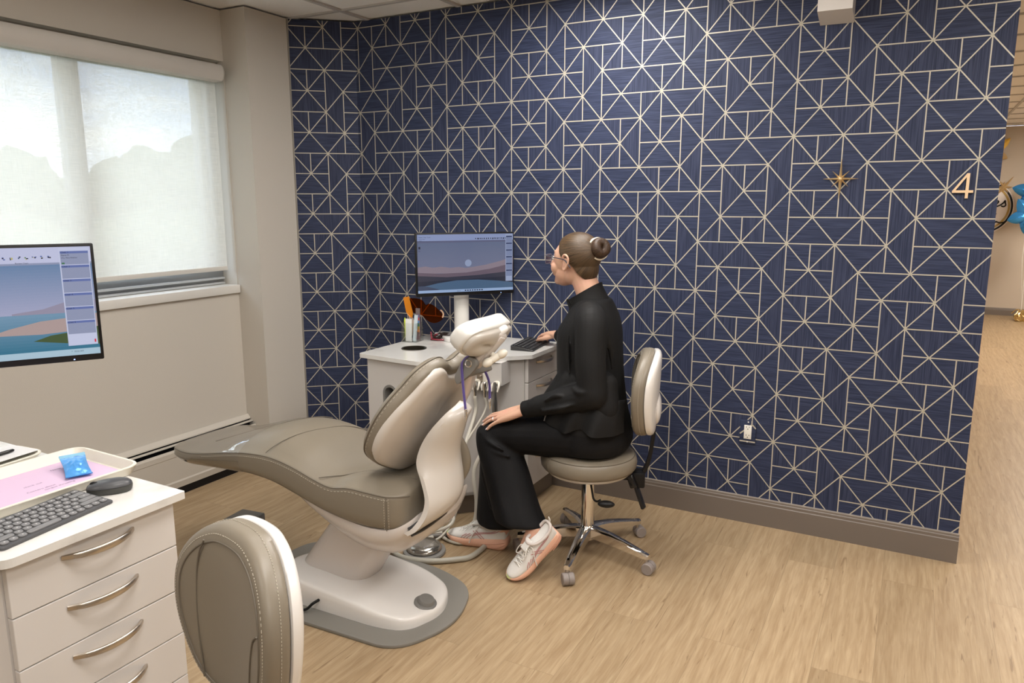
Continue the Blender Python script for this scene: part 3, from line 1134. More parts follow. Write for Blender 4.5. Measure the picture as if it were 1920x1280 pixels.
def screen_near(mb, x0, x1, y0, y1):
    S = [emis('sky_high', (0.115, 0.215, 0.36), 1.0), emis('sky_mid', (0.19, 0.29, 0.46), 1.0), emis('sky_low', (0.40, 0.42, 0.58), 1.0),
         emis('sea_far', (0.07, 0.19, 0.30), 1.0), emis('sea_near', (0.03, 0.16, 0.24), 1.0), emis('sand', (0.38, 0.29, 0.28), 1.0),
         emis('moss', (0.05, 0.085, 0.03), 1.0), emis('hill', (0.27, 0.25, 0.34), 1.0), emis('toolbar', (0.48, 0.50, 0.68), 1.0),
         emis('panel', (0.25, 0.28, 0.41), 1.0), emis('panel_bar', (0.11, 0.15, 0.36), 1.0), emis('ink', (0.008, 0.010, 0.03), 1.0),
         emis('panel_white', (0.50, 0.53, 0.70), 1.0), emis('taskbar', (0.36, 0.50, 0.60), 1.0), emis('red_icon', (0.6, 0.03, 0.06), 1.0), emis('green_icon', (0.05, 0.16, 0.08), 1.0), emis('yellow_icon', (0.45, 0.40, 0.10), 1.0)]
    W, Hh = x1 - x0, y1 - y0
    def Y(f): return y1 - f * Hh
    # sky in fine bands, top to horizon
    yt, yh = Y(0.0), Y(0.60)
    quad2(mb, x0, y0, x1, y1, 0.0, 4)
    nb = 24
    cols = []
    for k in range(nb):
        t = k / (nb - 1)
        c = tuple(a + (b - a) * t for a, b in zip((0.06, 0.165, 0.31), (0.33, 0.345, 0.50)))
        S.append(emis('sky_band_%d' % k, c, 1.0)); mi = len(S) - 1
        quad2(mb, x0, yt + (yh - yt) * (k + 1) / nb, x1, yt + (yh - yt) * k / nb, 0.0001, mi)
    nb = 14
    for k in range(nb):
        t = k / (nb - 1)
        c = tuple(a + (b - a) * t for a, b in zip((0.15, 0.27, 0.39), (0.010, 0.135, 0.22)))
        S.append(emis('sea_band_%d' % k, c, 1.0)); mi = len(S) - 1
        quad2(mb, x0, yh + (y0 - yh) * (k + 1) / nb, x1, yh + (y0 - yh) * k / nb, 0.0001, mi)
    X = lambda f: x0 + f * W
    pts2(mb, [(X(0.62), Y(0.585)), (X(0.76), Y(0.555)), (X(0.86), Y(0.50)), (X(0.93), Y(0.47)), (X(1), Y(0.49)), (X(1), Y(0.60)), (X(0.62), Y(0.60))], 0.0003, 7)
    pts2(mb, [(X(0.50), Y(0.775)), (X(0.60), Y(0.72)), (X(0.74), Y(0.665)), (X(0.88), Y(0.645)), (X(1), Y(0.615)), (X(1), Y(0.76)), (X(0.74), Y(0.785))], 0.0004, 5)
    pts2(mb, [(X(0.70), Y(0.845)), (X(0.78), Y(0.80)), (X(0.90), Y(0.775)), (X(1), Y(0.74)), (X(1), Y(0.91)), (X(0.86), Y(0.885))], 0.0005, 6)
    quad2(mb, x0, Y(0.145), x1, y1, 0.0006, 8)
    quad2(mb, x0, Y(0.155), x1, Y(0.138), 0.0007, 9)
    rn = random.Random(5)
    for k in range(24):
        cx = x0 + W * (0.04 + k * 0.0335)
        for q in range(4):
            a, b2 = rn.uniform(-0.0045, 0.0025), rn.uniform(-0.0045, 0.0025)
            quad2(mb, cx + a, Y(0.092) + b2, cx + a + rn.uniform(0.002, 0.005), Y(0.092) + b2 + rn.uniform(0.0015, 0.004), 0.0008 + q * 0.0001, rn.choice([11, 11, 11, 10, 15, 16]))
    put_text(mb, 'Review Chart', 0.0055, X(0.66), Y(0.142), 0.0009, 11)
    a, b2, y = sidebar(mb, x1, y0, y1, 0.0010, 9, 10, 11, 12, W * 0.132, True)
    put_text(mb, 'Name M', 0.0055, a + 0.002, y1 - 0.025, 0.0018, 11)
    put_text(mb, '(Tx)  Place Retainer', 0.0048, a + 0.002, y1 - 0.032, 0.0018, 11)
    quad2(mb, a + 0.002, y1 - 0.048, a + 0.009, y1 - 0.0435, 0.0018, 15)
    quad2(mb, b2 - 0.006, y0 + 0.034, b2 - 0.002, y0 + 0.043, 0.0018, 14)
    quad2(mb, x0, y0, x1, y0 + 0.018, 0.0012, 13)
    for k, f in enumerate((0.02, 0.05, 0.08, 0.40, 0.43, 0.46, 0.49, 0.52)):
        quad2(mb, X(f), y0 + 0.005, X(f) + 0.007, y0 + 0.012, 0.0014, (11, 10, 11)[k % 3])
    put_text(mb, '^  10:22 AM', 0.006, X(0.865), y0 + 0.009, 0.0014, 11)
    return S

def screen_far(mb, x0, x1, y0, y1):
    S = [emis('dusk_sky', (0.135, 0.165, 0.28), 1.0), emis('dune_far', (0.21, 0.17, 0.21), 1.0), emis('dune_mid', (0.115, 0.085, 0.115), 1.0), emis('dune_dark', (0.014, 0.018, 0.035), 1.0),
         emis('lake', (0.055, 0.105, 0.185), 1.0), emis('lake_edge', (0.04, 0.055, 0.10), 1.0), emis('moon', (0.24, 0.29, 0.43), 1.0),
         emis('toolbar_dim', (0.21, 0.26, 0.44), 1.0), emis('panel_dim', (0.16, 0.20, 0.33), 1.0), emis('bar_dim', (0.015, 0.03, 0.10), 1.0), emis('ink', (0.008, 0.010, 0.03), 1.0),
         emis('white_dim', (0.27, 0.32, 0.47), 1.0), emis('task_dim', (0.26, 0.36, 0.55), 1.0), emis('toolbar_low', (0.085, 0.095, 0.17), 1.0), emis('dune_near', (0.028, 0.03, 0.05), 1.0)]
    W, Hh = x1 - x0, y1 - y0
    def Y(f): return y1 - f * Hh
    X = lambda f: x0 + f * W
    nb = 18
    quad2(mb, x0, y0, x1, y1, 0, 4)
    for k in range(nb):
        t = k / (nb - 1)
        c = tuple(a + (b - a) * t for a, b in zip((0.085, 0.115, 0.20), (0.135, 0.15, 0.235)))
        S.append(emis('dusk_band_%d' % k, c, 1.0)); mi = len(S) - 1
        quad2(mb, x0, Y(0.62 * (k + 1) / nb), x1, Y(0.62 * k / nb), 0.0001, mi)
    pts2(mb, [(X(0.52) + 0.018 * cos(a), Y(0.50) + 0.018 * sin(a)) for a in [k * pi / 12 for k in range(24)]], 0.0003, 6)
    pts2(mb, [(X(0), Y(0.555)), (X(0.08), Y(0.54)), (X(0.15), Y(0.565)), (X(0.24), Y(0.55)), (X(0.33), Y(0.575)), (X(0.42), Y(0.565)), (X(0.55), Y(0.60)), (X(0.55), Y(0.68)), (X(0), Y(0.66))], 0.0004, 1)
    pts2(mb, [(X(0.28), Y(0.66)), (X(0.50), Y(0.585)), (X(0.70), Y(0.54)), (X(0.86), Y(0.48)), (X(1), Y(0.41)), (X(1), Y(0.72)), (X(0.3), Y(0.72))], 0.0005, 1)
    pts2(mb, [(X(0), Y(0.645)), (X(0.22), Y(0.672)), (X(0.50), Y(0.665)), (X(0.74), Y(0.615)), (X(1), Y(0.52)), (X(1), Y(0.76)), (X(0), Y(0.78))], 0.0006, 2)
    pts2(mb, [(X(0), Y(0.70)), (X(0.30), Y(0.735)), (X(0.62), Y(0.715)), (X(1), Y(0.66)), (X(1), Y(0.84)), (X(0), Y(0.85))], 0.0007, 14)
    pts2(mb, [(X(0), Y(0.80)), (X(0.2), Y(0.795)), (X(0.5), Y(0.78)), (X(1), Y(0.75)), (X(1), Y(0.9)), (X(0), Y(0.88))], 0.0008, 3)
    pts2(mb, [(X(0.06), Y(0.885)), (X(0.20), Y(0.835)), (X(0.40), Y(0.795)), (X(0.62), Y(0.795)), (X(0.85), Y(0.83)), (X(1), Y(0.865)), (X(1), Y(1)), (X(0.0), Y(1))], 0.0009, 4)
    pts2(mb, [(X(0), Y(0.88)), (X(0.10), Y(0.89)), (X(0.20), Y(0.935)), (X(0.24), Y(0.97)), (X(0), Y(0.97))], 0.0010, 5)
    quad2(mb, x0, Y(0.115), x1, y1, 0.0011, 7)
    quad2(mb, x0, Y(0.140), x1, Y(0.108), 0.0012, 13)
    rn = random.Random(8)
    for k in range(15):
        cx = X(0.60 + k * 0.0225)
        for q in range(2):
            a = rn.uniform(-0.003, 0.001)
            quad2(mb, cx + a, Y(0.085) + rn.uniform(-0.003, 0), cx + a + 0.0045, Y(0.085) + 0.005, 0.0013 + q * 0.0001, 10)
    put_text(mb, 'Patient  View  Tools', 0.0075, X(0.015), Y(0.055), 0.0013, 10)
    put_text(mb, 'Review Chart', 0.0060, X(0.015), Y(0.085), 0.0013, 10)
    put_text(mb, 'Images', 0.0060, X(0.015), Y(0.11), 0.0013, 10)
    quad2(mb, X(0.012), Y(0.245), X(0.03), Y(0.205), 0.0013, 10)
    quad2(mb, X(0.012), Y(0.29), X(0.03), Y(0.265), 0.0013, 13)
    sidebar(mb, x1, y0 + 0.02, y1, 0.0014, 8, 9, 10, 11, W * 0.068, True)
    quad2(mb, x0, y0, x1, y0 + 0.014, 0.0014, 12)
    for k in range(8):
        quad2(mb, X(0.48 + 0.025 * k), y0 + 0.004, X(0.48 + 0.025 * k) + 0.008, y0 + 0.010, 0.0016, 10)
    put_text(mb, 'Search', 0.007, X(0.40), y0 + 0.004, 0.0016, 10)
    return S

monitor((-2.046, 3.283, 1.213), (0.76, -0.65), 0.0, 0.535, 0.325,
        'far monitor on a white pole, showing a dusky dune picture', screen_far, (-2.115, 3.340), 0.040, '', 1.03)
nR = Vector((cos(YAW), sin(YAW)))
nX = Vector((0.524, 0.852))
nc = Vector((-2.045, 1.290)) - nX * 0.274
monitor((nc.x, nc.y, 1.245), (0.852, -0.524), 0.0, 0.548, 0.334,
        'near monitor at the left edge, showing a bright blue coast picture', screen_near, (-2.400, 1.030), 0.035, '', 1.20)
# ------------------------------------------------------------------ things on the near worktop
# tray: local frame x toward its right-hand end, y away
def keyboard(label, M, W, D, rows, keymat, bodymat, round_keys, tiltup, base):
    t = thing('keyboard', label, 'keyboard', base)
    mb = MB()
    poly = round_poly([(-W / 2, -D / 2), (W / 2, -D / 2), (W / 2, D / 2), (-W / 2, D / 2)], 0.008, 4)
    def top(y): return 0.007 + tiltup * (y + D / 2) / D
    lv = [(0.0, 0.003, 0), (0.0015, 0.0, 0), (1.0, 0.0, 1), (1.0, 0.0015, 2)]
    rings = []
    for z, ins, kind in lv:
        rg = []
        for p in poly:
            q = p * (1 - ins / max(p.length, 1e-3))
            zz = z if kind == 0 else (top(p.y) - 0.0015 if kind == 1 else top(p.y))
            if kind == 0:
                zz = z + max(0, tiltup * 0.0)
            rg.append(M @ Vector((q.x, q.y, zz)))
        rings.append(rg)
    mb.loft(rings)
    obj('body', mb, bodymat, t)
    LEG = mat('key_legend', (0.55, 0.55, 0.55), 0.6)
    cols = 13.0 if round_keys else 15.0
    pitch = (W - 0.012) / cols
    ry = (D - 0.014) / rows
    n = 0
    for r in range(rows):
        y = D / 2 - 0.007 - ry * (r + 0.5)
        x = -W / 2 + 0.006
        if round_keys:
            table = {0: [1] * 13, 1: [1] * 11 + [2], 2: [1.5] + [1] * 10 + [1.5], 3: [1.75] + [1] * 9 + [2.25], 4: [2.25] + [1] * 8 + [2.75], 5: [1, 1, 1, 4, 1, 1, 1, 1, 1, 1]}
        else:
            table = None
        units = table[r] if table else {0: [1] * 15, 1: [1] * 13 + [2], 2: [1.5] + [1] * 12 + [1.5], 3: [1.75] + [1] * 11 + [2.25], 4: [2.25] + [1] * 10 + [2.75], 5: [1, 1, 1, 1, 5, 1, 1, 1, 1, 1, 1]}[r if rows == 6 else min(r + 1, 5)]
        for w in units:
            kw = w * pitch
            cx = x + kw / 2
            x += kw
            a, b2 = kw - 0.0030, ry - 0.0030
            if r == 0 and rows == 6:
                b2 *= 0.72
            if round_keys:
                pl = round_poly([(-a / 2, -b2 / 2), (a / 2, -b2 / 2), (a / 2, b2 / 2), (-a / 2, b2 / 2)], min(a, b2) * 0.49, 4)
            else:
                pl = round_poly([(-a / 2, -b2 / 2), (a / 2, -b2 / 2), (a / 2, b2 / 2), (-a / 2, b2 / 2)], 0.0018, 2)
            h = top(y)
            K = M @ Matrix.Translation((cx, y, h)) @ Matrix.Rotation(math.atan2(tiltup, D), 4, 'X')
            kb = MB()
            kb.prism(pl, 0, 0.0036, K, bev=0.0009)
            if w < 2:
                kb.box((0.0008, 0.0004, 0.0037), (0.0030, 0.0034, 0.0001), K, mi=1)
            obj('key', kb, [keymat, LEG], t)
    return t

KB_BODY = mat('keyboard_graphite', (0.075, 0.076, 0.080), 0.45)
KEYG = mat('key_grey', (0.185, 0.185, 0.190), 0.5)
KEYB = mat('key_black', (0.020, 0.020, 0.022), 0.45)
KB_BODY2 = mat('keyboard_black', (0.028, 0.028, 0.030), 0.4)
# near keyboard: right short side runs from (-1.678,1.033) to (-1.807,1.040)
kd = Vector((0.038, -0.269, 0)).normalized()          # towards its left end (towards the camera)
kx = -kd
ky = Vector((-kx.y, kx.x, 0))
kc = Vector((-1.740, 1.036, HT)) - kx * 0.140
keyboard('graphite compact keyboard with round keys on the near worktop', frame(kc, kx, ky), 0.279, 0.128, 6, KEYG, KB_BODY, True, 0.010, kc)
# far keyboard, under the person's right hand
fx = Vector((-0.04, 0.30, 0)).normalized()
fy = Vector((-fx.y, fx.x, 0))
fc = Vector((-1.676, 3.206, HT)) + fx * 0.135 + Vector((-0.004, 0.0, 0))
keyboard('black keyboard on the far worktop under the seated person\'s hand', frame(fc, fx, fy), 0.27, 0.122, 5, KEYB, KB_BODY2, False, 0.017, fc)

# mouse
def mouse():
    base = (-1.752, 1.084, HT)
    t = thing('computer_mouse', 'dark grey wireless mouse on the near worktop beside the tray', 'mouse', base)
    d = Vector((0.063, 0.075, 0)).normalized()
    M = frame(base, d, (-d.y, d.x, 0))
    a, b = 0.053, 0.030
    def ring(z, s, sy=None):
        sy = s if sy is None else sy
        return [M @ Vector((a * s * (abs(cos(t)) ** 0.85) * (1 if cos(t) > 0 else -1), b * sy * (abs(sin(t)) ** 0.85) * (1 if sin(t) > 0 else -1), z * (1 + 0.06 * cos(t)))) for t in [2 * pi * k / 32 for k in range(32)]]
    mb = MB(); mb.loft([ring(0.001, 0.90), ring(0.004, 0.97), ring(0.012, 1.0), ring(0.0165, 0.995)])
    obj('base', mb, mat('mouse_side', (0.050, 0.050, 0.046), 0.45), t)
    mb = MB(); mb.loft([ring(0.0172, 0.99), ring(0.022, 0.95), ring(0.027, 0.82), ring(0.0305, 0.58), ring(0.0318, 0.28), ring(0.0321, 0.05)])
    obj('shell', mb, mat('mouse_top', (0.060, 0.062, 0.068), 0.35), t)
    mb = MB(); mb.ellip((-0.034, 0, 0.0255), (0.010, 0.0035, 0.0065), M)
    obj('scroll_wheel', mb, BLACK, t)
    mb = MB()
    P = catmull([M @ Vector((0.022 + 0.0042 * p[0], -0.002 + 0.0042 * p[1], 0.0312 - 0.000)) for p in ((-2, 0.6), (-1.6, -0.6), (-0.9, -0.5), (-0.6, 0.5), (0, 0.6), (0.5, 0.0), (0.2, -0.6), (-0.3, -0.2), (0.4, 0.4), (1.2, 0.6), (1.7, 0), (1.4, -0.7), (0.9, -0.3))], 3)
    mb.tube(P, 0.0005, seg=5)
    obj('logo', mb, mat('logo_grey', (0.4, 0.4, 0.4), 0.5), t)
mouse()

# tray with the lilac sheet
def tray(name, corner_r, axis, L, Wd, z, label, cat='tray', hgt=0.022):
    """corner_r: near right corner of the rim; axis: unit vector from the left end to the right end"""
    ax = Vector((*axis, 0)).normalized()
    ay = Vector((-ax.y, ax.x, 0))
    o = Vector((*corner_r, z)) - ax * L / 2 + ay * Wd / 2
    M = frame(o, ax, ay)
    def rr(ins, r):
        return round_poly([(-L / 2 + ins, -Wd / 2 + ins), (L / 2 - ins, -Wd / 2 + ins), (L / 2 - ins, Wd / 2 - ins), (-L / 2 + ins, Wd / 2 - ins)], r, 6)
    sec = [(0.018, 0.0, 0.035), (0.012, 0.002, 0.04), (0.002, hgt - 0.003, 0.045), (0.0, hgt, 0.047), (0.0008, hgt + 0.002, 0.047), (0.007, hgt + 0.002, 0.043), (0.0085, hgt, 0.042), (0.019, 0.0035, 0.035), (0.023, 0.0025, 0.032)]
    mb = MB()
    mb.loft([[M @ Vector((p.x, p.y, zz)) for p in rr(i, r)] for i, zz, r in sec])
    o2 = single(name, mb, mat('cream_tray', (0.72, 0.69, 0.60), 0.35), label, cat, base=tuple(o))
    return M, o2
tx = Vector((-0.055, 0.365)).normalized()
trM, trO = tray('tray', (-1.800, 1.214), Vector((0.02, 1.0)), 0.42, 0.30, HT, 'cream rimmed tray with a lilac sheet on the near worktop', hgt=0.026)
mb = MB()
L, Wd = 0.42 - 0.05, 0.30 - 0.05
mb.loft([[trM @ Vector((p.x, p.y, zz)) for p in round_poly([(-L / 2, -Wd / 2), (L / 2, -Wd / 2), (L / 2, Wd / 2), (-L / 2, Wd / 2)], 0.02, 4)] for zz in (0.0027, 0.0031)])
pap = obj('paper_liner', mb, mat('lilac_paper', (0.62, 0.46, 0.62), 0.8), None, smooth=False)
pap.data.transform(Matrix.Translation(-trM.translation)); pap.location = trM.translation
tag(pap, 'lilac sheet with dark handwriting lying in the cream tray', 'paper')
for s, x, y in (('Concern about', -0.035, -0.040), ('tongue thrusting', 0.000, -0.056), ('check out', -0.020, 0.004), ('Name', 0.085, 0.072)):
    mb = MB()
    me = text_mesh(s, 0.0115, shear=0.1)
    mb.mesh(me, trM @ Matrix.Translation((x, y, 0.00325)))
    bpy.data.meshes.remove(me)
    obj('handwriting', mb, mat('pen_ink', (0.07, 0.055, 0.12), 0.7), pap, smooth=False)

# blue foil pouch on the sheet
def pouch():
    p1, p2, p3, p4 = [Vector(q) for q in ((-2.131, 1.147, 0), (-2.100, 1.190, 0), (-1.893, 1.107, 0), (-1.920, 1.060, 0))]
    o = (p1 + p2 + p3 + p4) / 4
    ax = ((p3 + p4) / 2 - (p1 + p2) / 2)
    L = 0.122
    W = 0.064
    A0, A1 = Vector((-1.905, 1.100, HT + 0.006)), Vector((-2.012, 1.147, HT + 0.034))
    ax = A0 - A1
    M = frame((A0 + A1) / 2, ax, (-ax.y, ax.x, 0))
    t = thing('foil_pouch', 'crumpled bright blue foil pouch on the lilac sheet', 'pouch', tuple(M.translation))
    rn = random.Random(4)
    nx, ny = 22, 14
    def surf(z):
        g = []
        for i in range(nx + 1):
            row = []
            for j in range(ny + 1):
                u, v = i / nx, j / ny
                x = (u - 0.5) * L
                y = (v - 0.5) * W * (1 - 0.10 * sin(pi * u))
                bul = 0.012 * (sin(pi * min(max((u - 0.10) / 0.84, 0), 1)) ** 0.7) * (sin(pi * v) ** 0.7) if 0.10 < u < 0.94 else 0
                h = (bul + (rn.uniform(-0.0016, 0.0016) if 0.13 < u < 0.92 and 0.08 < v < 0.92 else 0)) if z else 0
                h += 0.004 * max(0, u - 0.9) * 10 + 0.0006 * (1 if z else 0)
                row.append(M @ Vector((x, y, h + (0.0012 if z else 0.0))))
            g.append(row)
        return g
    T, Bm = surf(1), surf(0)
    mb = MB()
    bm = mb.bm
    for G in (T, Bm):
        vv = [[bm.verts.new(p) for p in r] for r in G]
        for i in range(nx):
            for j in range(ny):
                f = bm.faces.new((vv[i][j], vv[i + 1][j], vv[i + 1][j + 1], vv[i][j + 1]))
    bmesh.ops.remove_doubles(bm, verts=list(bm.verts), dist=0.0002)
    bmesh.ops.holes_fill(bm, edges=[e for e in bm.edges if e.is_boundary], sides=0)
    obj('pouch_body', mb, mat('blue_foil', (0.10, 0.38, 0.86), 0.2, metal=0.3, coat=0.4), t, angle=25)
    mb = MB(); mb.box((-L / 2 + 0.006, 0, 0.0016), (0.016, W * 0.98, 0.0022), M)
    obj('seal_strip', mb, mat('pale_blue_foil', (0.30, 0.62, 0.85), 0.3, metal=0.3), t, smooth=False)
pouch()

# second tray behind it, a white sheet across its rims and a pen on the sheet
t2 = Vector((-0.10, 1.0)).normalized()
M2, o2 = tray('tray', (-2.160, 1.165), t2, 0.30, 0.16, HT, 'second cream tray behind the lilac one, mostly hidden at the left edge', hgt=0.016)
o = M2.translation + Vector((0, 0, 0.0183))
mb = MB(); mb.box((0.004, 0.012, 0.0006), (0.28, 0.125, 0.0011), frame(o, (t2.x, t2.y, 0), (-t2.y, t2.x, 0)))
single('paper_sheet', mb, mat('white_paper', (0.74, 0.75, 0.77), 0.8), 'white sheet lying across the second tray at the left edge', 'paper', base=tuple(o), smooth=False)
mb = MB()
pz = o.z + 0.0068
pd = Vector((t2.x, t2.y, 0))
pp = Vector((-2.232, 1.112, pz))
mb.tube([pp - pd * 0.13, pp - pd * 0.12, pp - pd * 0.02, pp - pd * 0.004, pp], [0.002, 0.0052, 0.0054, 0.0042, 0.0015], seg=14)
single('pen', mb, BLACKGL, 'black pen lying on the white sheet at the left edge', 'pen', base=tuple(pp))

# ------------------------------------------------------------------ things on the far worktop
def organizer():
    base = (-2.315, 3.165, HT)
    ang = radians(8)
    M = Matrix.Translation(base) @ Matrix.Rotation(ang, 4, 'Z')
    t = thing('desk_organizer', 'clear acrylic pen cup on the far worktop', 'pen holder', base)
    AC = film('clear_acrylic', (0.965, 0.975, 0.975), 0.05, 0.7)
    W, D, Hh, th = 0.088, 0.088, 0.104, 0.003
    mb = MB()
    mb.box((0, 0, 0.002), (W, D, 0.004), M)
    for s in (-1, 1):
        mb.box((s * (W / 2 - th / 2), 0, Hh / 2 + 0.002), (th, D, Hh - 0.004), M)
        mb.box((0, s * (D / 2 - th / 2), Hh / 2 + 0.002), (W - 2 * th, th, Hh - 0.004), M)
    obj('cup', mb, AC, t, smooth=False)
    def up(name, m, label, cat, x, y, h, w, d, lean=(0, 0), shape='box', z0=0.0045):
        K = M @ Matrix.Translation((x, y, z0)) @ Euler((lean[0], lean[1], 0)).to_matrix().to_4x4()
        q = MB()
        if shape == 'box':
            q.box((0, 0, h / 2), (w, d, h), K, bev=min(w, d) * 0.2)
        else:
            q.lathe([(w * 0.25, 0), (w / 2, 0.006), (w / 2, h - 0.02), (w * 0.35, h - 0.008), (0.001, h)], M=K, seg=14)
        b = K.translation
        return single(name, q, m, label, cat, base=tuple(b))
    up('gauze_packet', mat('white_packet', (0.82, 0.82, 0.80), 0.6), 'flat white packet standing in the clear pen cup', 'packet', -0.010, -0.024, 0.120, 0.036, 0.006, (0.02, 0.03))
    up('thermometer', mat('pale_blue_plastic', (0.62, 0.72, 0.78), 0.35), 'pale blue rounded stick standing in the pen cup', 'instrument', 0.018, -0.012, 0.142, 0.019, 0.013, (0, 0.10))
    up('highlighter', mat('neon_yellow', (0.72, 0.85, 0.05), 0.4, emit=((0.6, 0.8, 0.02), 0.05)), 'neon yellow highlighter in the clear pen cup', 'pen', -0.035, 0.0, 0.122, 0.012, 0.012, (0.0, -0.07), 'round')
    # colour guide strip
    q = MB()
    K = M @ Matrix.Translation((0.031, 0.006, 0.0045)) @ Euler((0.04, 0.03, 0)).to_matrix().to_4x4()
    q.box((0, 0, 0.088), (0.024, 0.004, 0.175), K)
    for k, mi in enumerate((1, 2, 3, 4, 5, 6)):
        q.box((0, -0.003, 0.055 + k * 0.016), (0.018, 0.002, 0.014), K, mi=mi)
    cols = [mat('chip_%s' % n_, c, 0.4) for n_, c in (('orange', (0.75, 0.25, 0.04)), ('amber', (0.6, 0.42, 0.06)), ('green', (0.06, 0.25, 0.12)), ('blue', (0.12, 0.30, 0.62)), ('red', (0.65, 0.05, 0.06)), ('violet', (0.13, 0.08, 0.30)))]
    single('color_guide', q, [mat('smoke_plastic', (0.22, 0.17, 0.17), 0.2)] + cols, 'tall strip of coloured chips standing in the pen cup', 'color chart', base=tuple(K.translation), smooth=False)
organizer()

# orange light shield: dark amber lens with a folded orange tab, standing in the cup
def amber_shield():
    base = Vector((-2.335, 3.185, HT + 0.005))
    t = thing('light_shield', 'dark amber curing light shield leaning from the pen cup', 'shield', tuple(base))
    AM = bpy.data.materials.new('amber_film')
    AM.use_nodes = True
    n, l = AM.node_tree.nodes, AM.node_tree.links
    n.clear()
    o = n.new('ShaderNodeOutputMaterial'); mx = n.new('ShaderNodeMixShader'); tr = n.new('ShaderNodeBsdfTransparent'); gl = n.new('ShaderNodeBsdfPrincipled')
    tr.inputs['Color'].default_value = (0.72, 0.27, 0.035, 1)
    gl.inputs['Base Color'].default_value = (0.16, 0.04, 0.006, 1)
    gl.inputs['Roughness'].default_value = 0.15
    mx.inputs['Fac'].default_value = 0.10
    l.new(tr.outputs[0], mx.inputs[1]); l.new(gl.outputs[0], mx.inputs[2]); l.new(mx.outputs[0], o.inputs['Surface'])
    R = Vector((cos(YAW - 0.15), sin(YAW - 0.15), 0))
    M = frame(base + Vector((0.0, 0.02, 0.0)), R, (0, 0, 1))
    out = None and catmull([(-0.028, 0.215), (0.02, 0.222), (0.065, 0.212), (0.085, 0.186), (0.110, 0.190), (0.145, 0.172), (0.185, 0.135), (0.196, 0.112), (0.180, 0.088), (0.140, 0.072), (0.100, 0.083), (0.060, 0.120), (0.030, 0.125), (-0.010, 0.150)], 5, closed=True) if False else None
    P = [(-0.030, 0.215), (0.02, 0.224), (0.065, 0.212), (0.085, 0.186), (0.110, 0.192), (0.145, 0.176), (0.185, 0.138), (0.197, 0.114), (0.180, 0.090), (0.140, 0.074), (0.100, 0.086), (0.060, 0.120), (0.030, 0.128), (-0.010, 0.150)]
    P = catmull([Vector((-0.03 + (a + 0.03) * 0.86, 0.20 + (b - 0.20) * 0.88, 0)) for a, b in P], 5, closed=True)
    mb = MB()
    def bend(p, dz):
        return M @ Vector((p.x, p.y, dz))
    mb.loft([[bend(p, dz) for p in P] for dz in (0, 0.003)])
    obj('lens', mb, AM, t, smooth=False)
    mb = MB()
    Q = [Vector((a, b, 0)) for a, b in ((-0.046, 0.226), (-0.014, 0.234), (0.006, 0.14), (0.000, 0.118), (-0.016, 0.125), (-0.034, 0.150))]
    mb.loft([[M @ Vector((p.x, p.y, dz + 0.012 * sin(p.y * 60))) for p in Q] for dz in (0.012, 0.016)])
    obj('orange_tab', mb, mat('orange_vinyl', (0.80, 0.27, 0.01), 0.4), t, smooth=False)
    mb = MB()
    Q = [Vector((a, b, 0)) for a, b in ((-0.024, 0.148), (-0.012, 0.123), (0.002, 0.116), (0.008, 0.09), (-0.006, 0.02), (-0.016, 0.02))]
    mb.loft([[M @ Vector((p.x, p.y, dz)) for p in Q] for dz in (0.010, 0.013)])
    obj('grip', mb, mat('clear_peach', (0.78, 0.62, 0.52), 0.3), t, smooth=False)
    mb = MB()
    mb.tube(catmull([M @ Vector(q) for q in ((0.150, 0.160, 0.0), (0.161, 0.152, 0.004), (0.166, 0.138, 0.004), (0.160, 0.120, 0.0))], 5), 0.004, seg=8)
    obj('ear_hook', mb, mat('peach_rim', (0.75, 0.47, 0.30), 0.3), t)
amber_shield()

def goggles():
    base = Vector((-2.208, 3.262, HT + 0.0005))
    t = thing('safety_glasses', 'folded dark red safety glasses on the monitor plinth', 'glasses', tuple(base))
    RED = mat('dark_red_frame', (0.20, 0.015, 0.03), 0.2)
    SMK = mat('smoked_lens', (0.020, 0.012, 0.012), 0.12)
    R = Vector((cos(YAW), sin(YAW), 0))
    M = frame(base, R, (-R.y, R.x, 0))
    mb = MB()
    for cx, rz in ((-0.012, 0.25), (0.032, -0.35)):
        pts = []
        for k in range(20):
            a = 2 * pi * k / 20
            pts.append((0.027 * cos(a), 0.021 * sin(a) + 0.003 * cos(2 * a)))
        K = M @ Matrix.Translation((cx, 0.005, 0.024)) @ Euler((radians(72), 0, rz)).to_matrix().to_4x4()
        rings = []
        for z, s in ((0, 1.0), (0.002, 1.0), (0.006, 0.85), (0.008, 0.45)):
            rings.append([K @ Vector((x * s, y * s, z)) for x, y in pts])
        mb.loft(rings)
    obj('lenses', mb, SMK, t)
    mb = MB()
    mb.tube(catmull([M @ Vector(q) for q in ((-0.045, 0.0, 0.042), (-0.040, -0.012, 0.012), (-0.020, -0.022, 0.006), (0.015, -0.026, 0.006), (0.030, -0.02, 0.007))], 6), 0.0045, seg=8, round_caps=True)
    mb.tube(catmull([M @ Vector(q) for q in ((-0.036, 0.012, 0.006), (-0.020, -0.008, 0.030), (-0.012, -0.012, 0.034))], 6), 0.0045, seg=8, round_caps=True)
    mb.tube(catmull([M @ Vector(q) for q in ((-0.045, -0.004, 0.0045), (-0.01, -0.014, 0.0045), (0.03, -0.010, 0.0045))], 6), 0.0042, seg=8, round_caps=True)
    obj('temples', mb, RED, t)
goggles()

